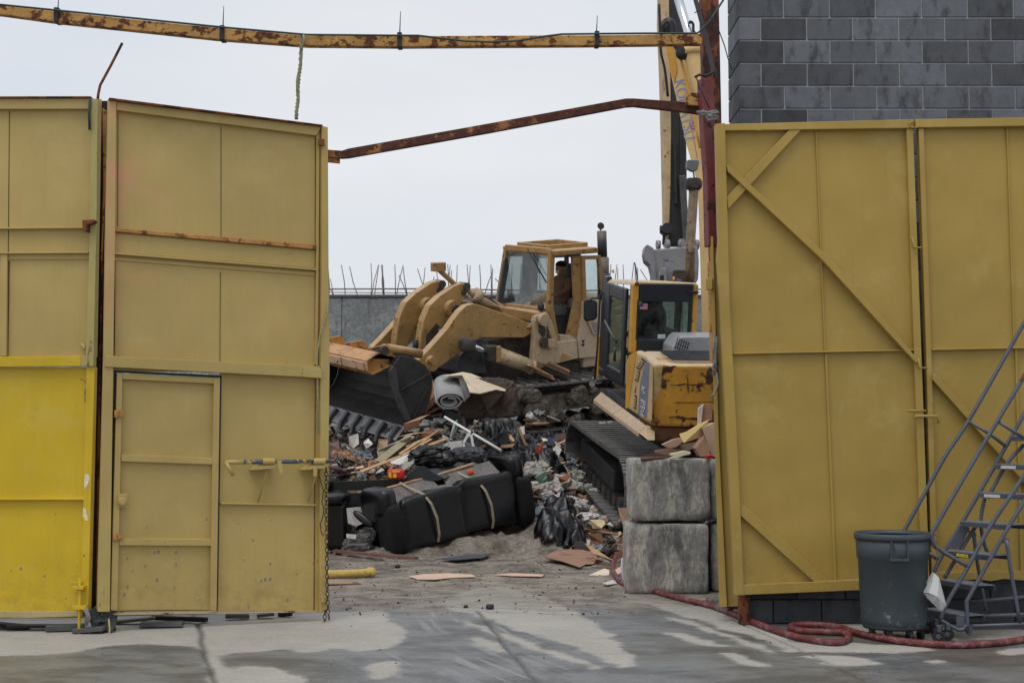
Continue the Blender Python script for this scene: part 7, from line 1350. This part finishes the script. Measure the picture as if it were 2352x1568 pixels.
for k, (u, v, s_, lb) in enumerate(((1143, 1245, .13, 'rounded grey boulder beside the right end of the sofa'), (1125, 1393, .035, 'small dark stone alone on the pale concrete'), (913, 1300, .03, 'black lump on the ground right of the foam tube'), (1070, 1400 - 8, .02, 'tiny stone on the pale concrete left of the dark one'), (1225, 1236, .06, 'small rounded stone at the edge of the pale rag heap'))):
    b = MB(); b.puff(G(u, v, s_ * .6), (s_ * 1.1, s_, s_ * .8), e=.85, wr=s_ * .2, ws=3 / s_ * .3, seed=k, nu=18, nv=12); tag(b.build('stone', mat('boulder', L(92, 86, 80), .9, var=.3, vs=10) if k in (0, 4) else BLACK), lb, 'stone')
b = MB(); q = G(1196, 1218, .04); b.tube([q, q + Vector((.07, .03, .0))], [.022, .02], 10); tag(b.build('plastic_cup', mat('clear_cup', L(190, 196, 200), .3)), 'crushed clear plastic cup on the ground right of the sofa', 'cup')
b = MB(); q = P(1443, 1308, 15.0); b.lathe(q, [(.05, -.12), (.085, .0), (.09, .10), (.07, .105)], 16, (Vector((.9, .4, 0)), Vector((-.3, .7, .4)), Vector((.1, -.2, 1)))); tag(b.build('plastic_cup', mat('lilac_plastic', L(200, 196, 222), .5, var=.1)), 'lilac-white curled plastic tub against the lower block', 'tub')
# items on the blocks
Yt = 14.4
poly('plank', 'dark brown plank laid across the top of the block stack', 'plank', Q7([(552, 845), (700, 805), (700, 785), (1000, 720), (1165, 690), (1170, 740), (900, 850), (560, 880)]), [14.2, 14.25, 14.5, 14.7, 14.9, 14.7, 14.3, 14.15], .02, mat('choc_board', L(96, 70, 58), .8, var=.12), (0, -.5, 1))
poly('gloves', 'cream work gloves lying on the top block', 'gloves', Q7([(858, 820), (960, 800), (1000, 788), (1080, 800), (1078, 828), (1000, 845), (940, 870), (850, 872), (900, 845), (870, 838)]), 14.17, .05, mat('cream_glove', L(232, 220, 190), .9, var=.06, bump=.4), (0, -1, 0), .012)
poly('folder', 'yellowish manila folder sheets leaning on the boxes', 'folder', Q7([(962, 612), (1035, 590), (1150, 520), (1272, 462), (1200, 640), (1010, 710), (985, 680)]), [14.4, 14.45, 14.6, 14.7, 14.6, 14.3, 14.3], .02, mat('manila', L(212, 182, 120), .8, var=.06))
poly('pink_box', 'crushed pinkish carton on the plank', 'carton', Q7([(785, 725), (900, 670), (980, 655), (995, 700), (930, 750), (850, 765)]), 14.5, .15, mat('pinkish_card', L(186, 150, 132), .85, var=.1))
poly('white_sheets', 'stack of white paper standing beside the cardboard box', 'paper', Q7([(1155, 520), (1160, 345), (1215, 300), (1200, 380), (1190, 500)]), 14.75, .05, WHT)
for lb, uv, y_, m_ in (('upright brown cardboard box on the block stack, topmost', [(1215, 300), (1310, 305), (1300, 470), (1195, 500)], 14.8, CARD), ('large pale cardboard box leaning behind the gate edge on the blocks', [(1198, 548), (1330, 495), (1420, 620), (1420, 860), (1300, 850), (1240, 680)], 14.55, CARDP), ('small open tan box under the large pale box', [(1128, 765), (1215, 650), (1285, 770), (1270, 855), (1180, 850)], 14.4, mat('tan_box', L(178, 142, 110), .85, var=.08)), ('brown carton behind the manila folder', [(1290, 360), (1420, 350), (1420, 520), (1270, 480)], 15.0, mat('brown_box', L(140, 100, 78), .85, var=.08))):
    poly('cardboard_box', lb, 'box', Q7(uv), y_, .28, m_)
b = MB(); b.puff(P(1628, 1047, 14.2), (.04, .03, .02), e=.7, wr=.01); tag(b.build('red_scrap', RD), 'small bright red scrap on the top block', 'scrap')
# wood on the loader track
for k, (a_, c_) in enumerate((((1210, 850), (1262, 872)), ((1240, 846), (1300, 868)), ((1225, 862), (1270, 878)), ((1262, 846), (1308, 862)))):
    board('splintered_board', 'splintered orange-brown board lying on the loader track', 'board', ST.off(-.2 - .05 * k).hit(*a_) + LU * .1, ST.off(-.15).hit(*c_) + LU * .07, .24, .03, WMS[1][0] if k % 2 else WD, LU, 'splintered boards on the loader track')
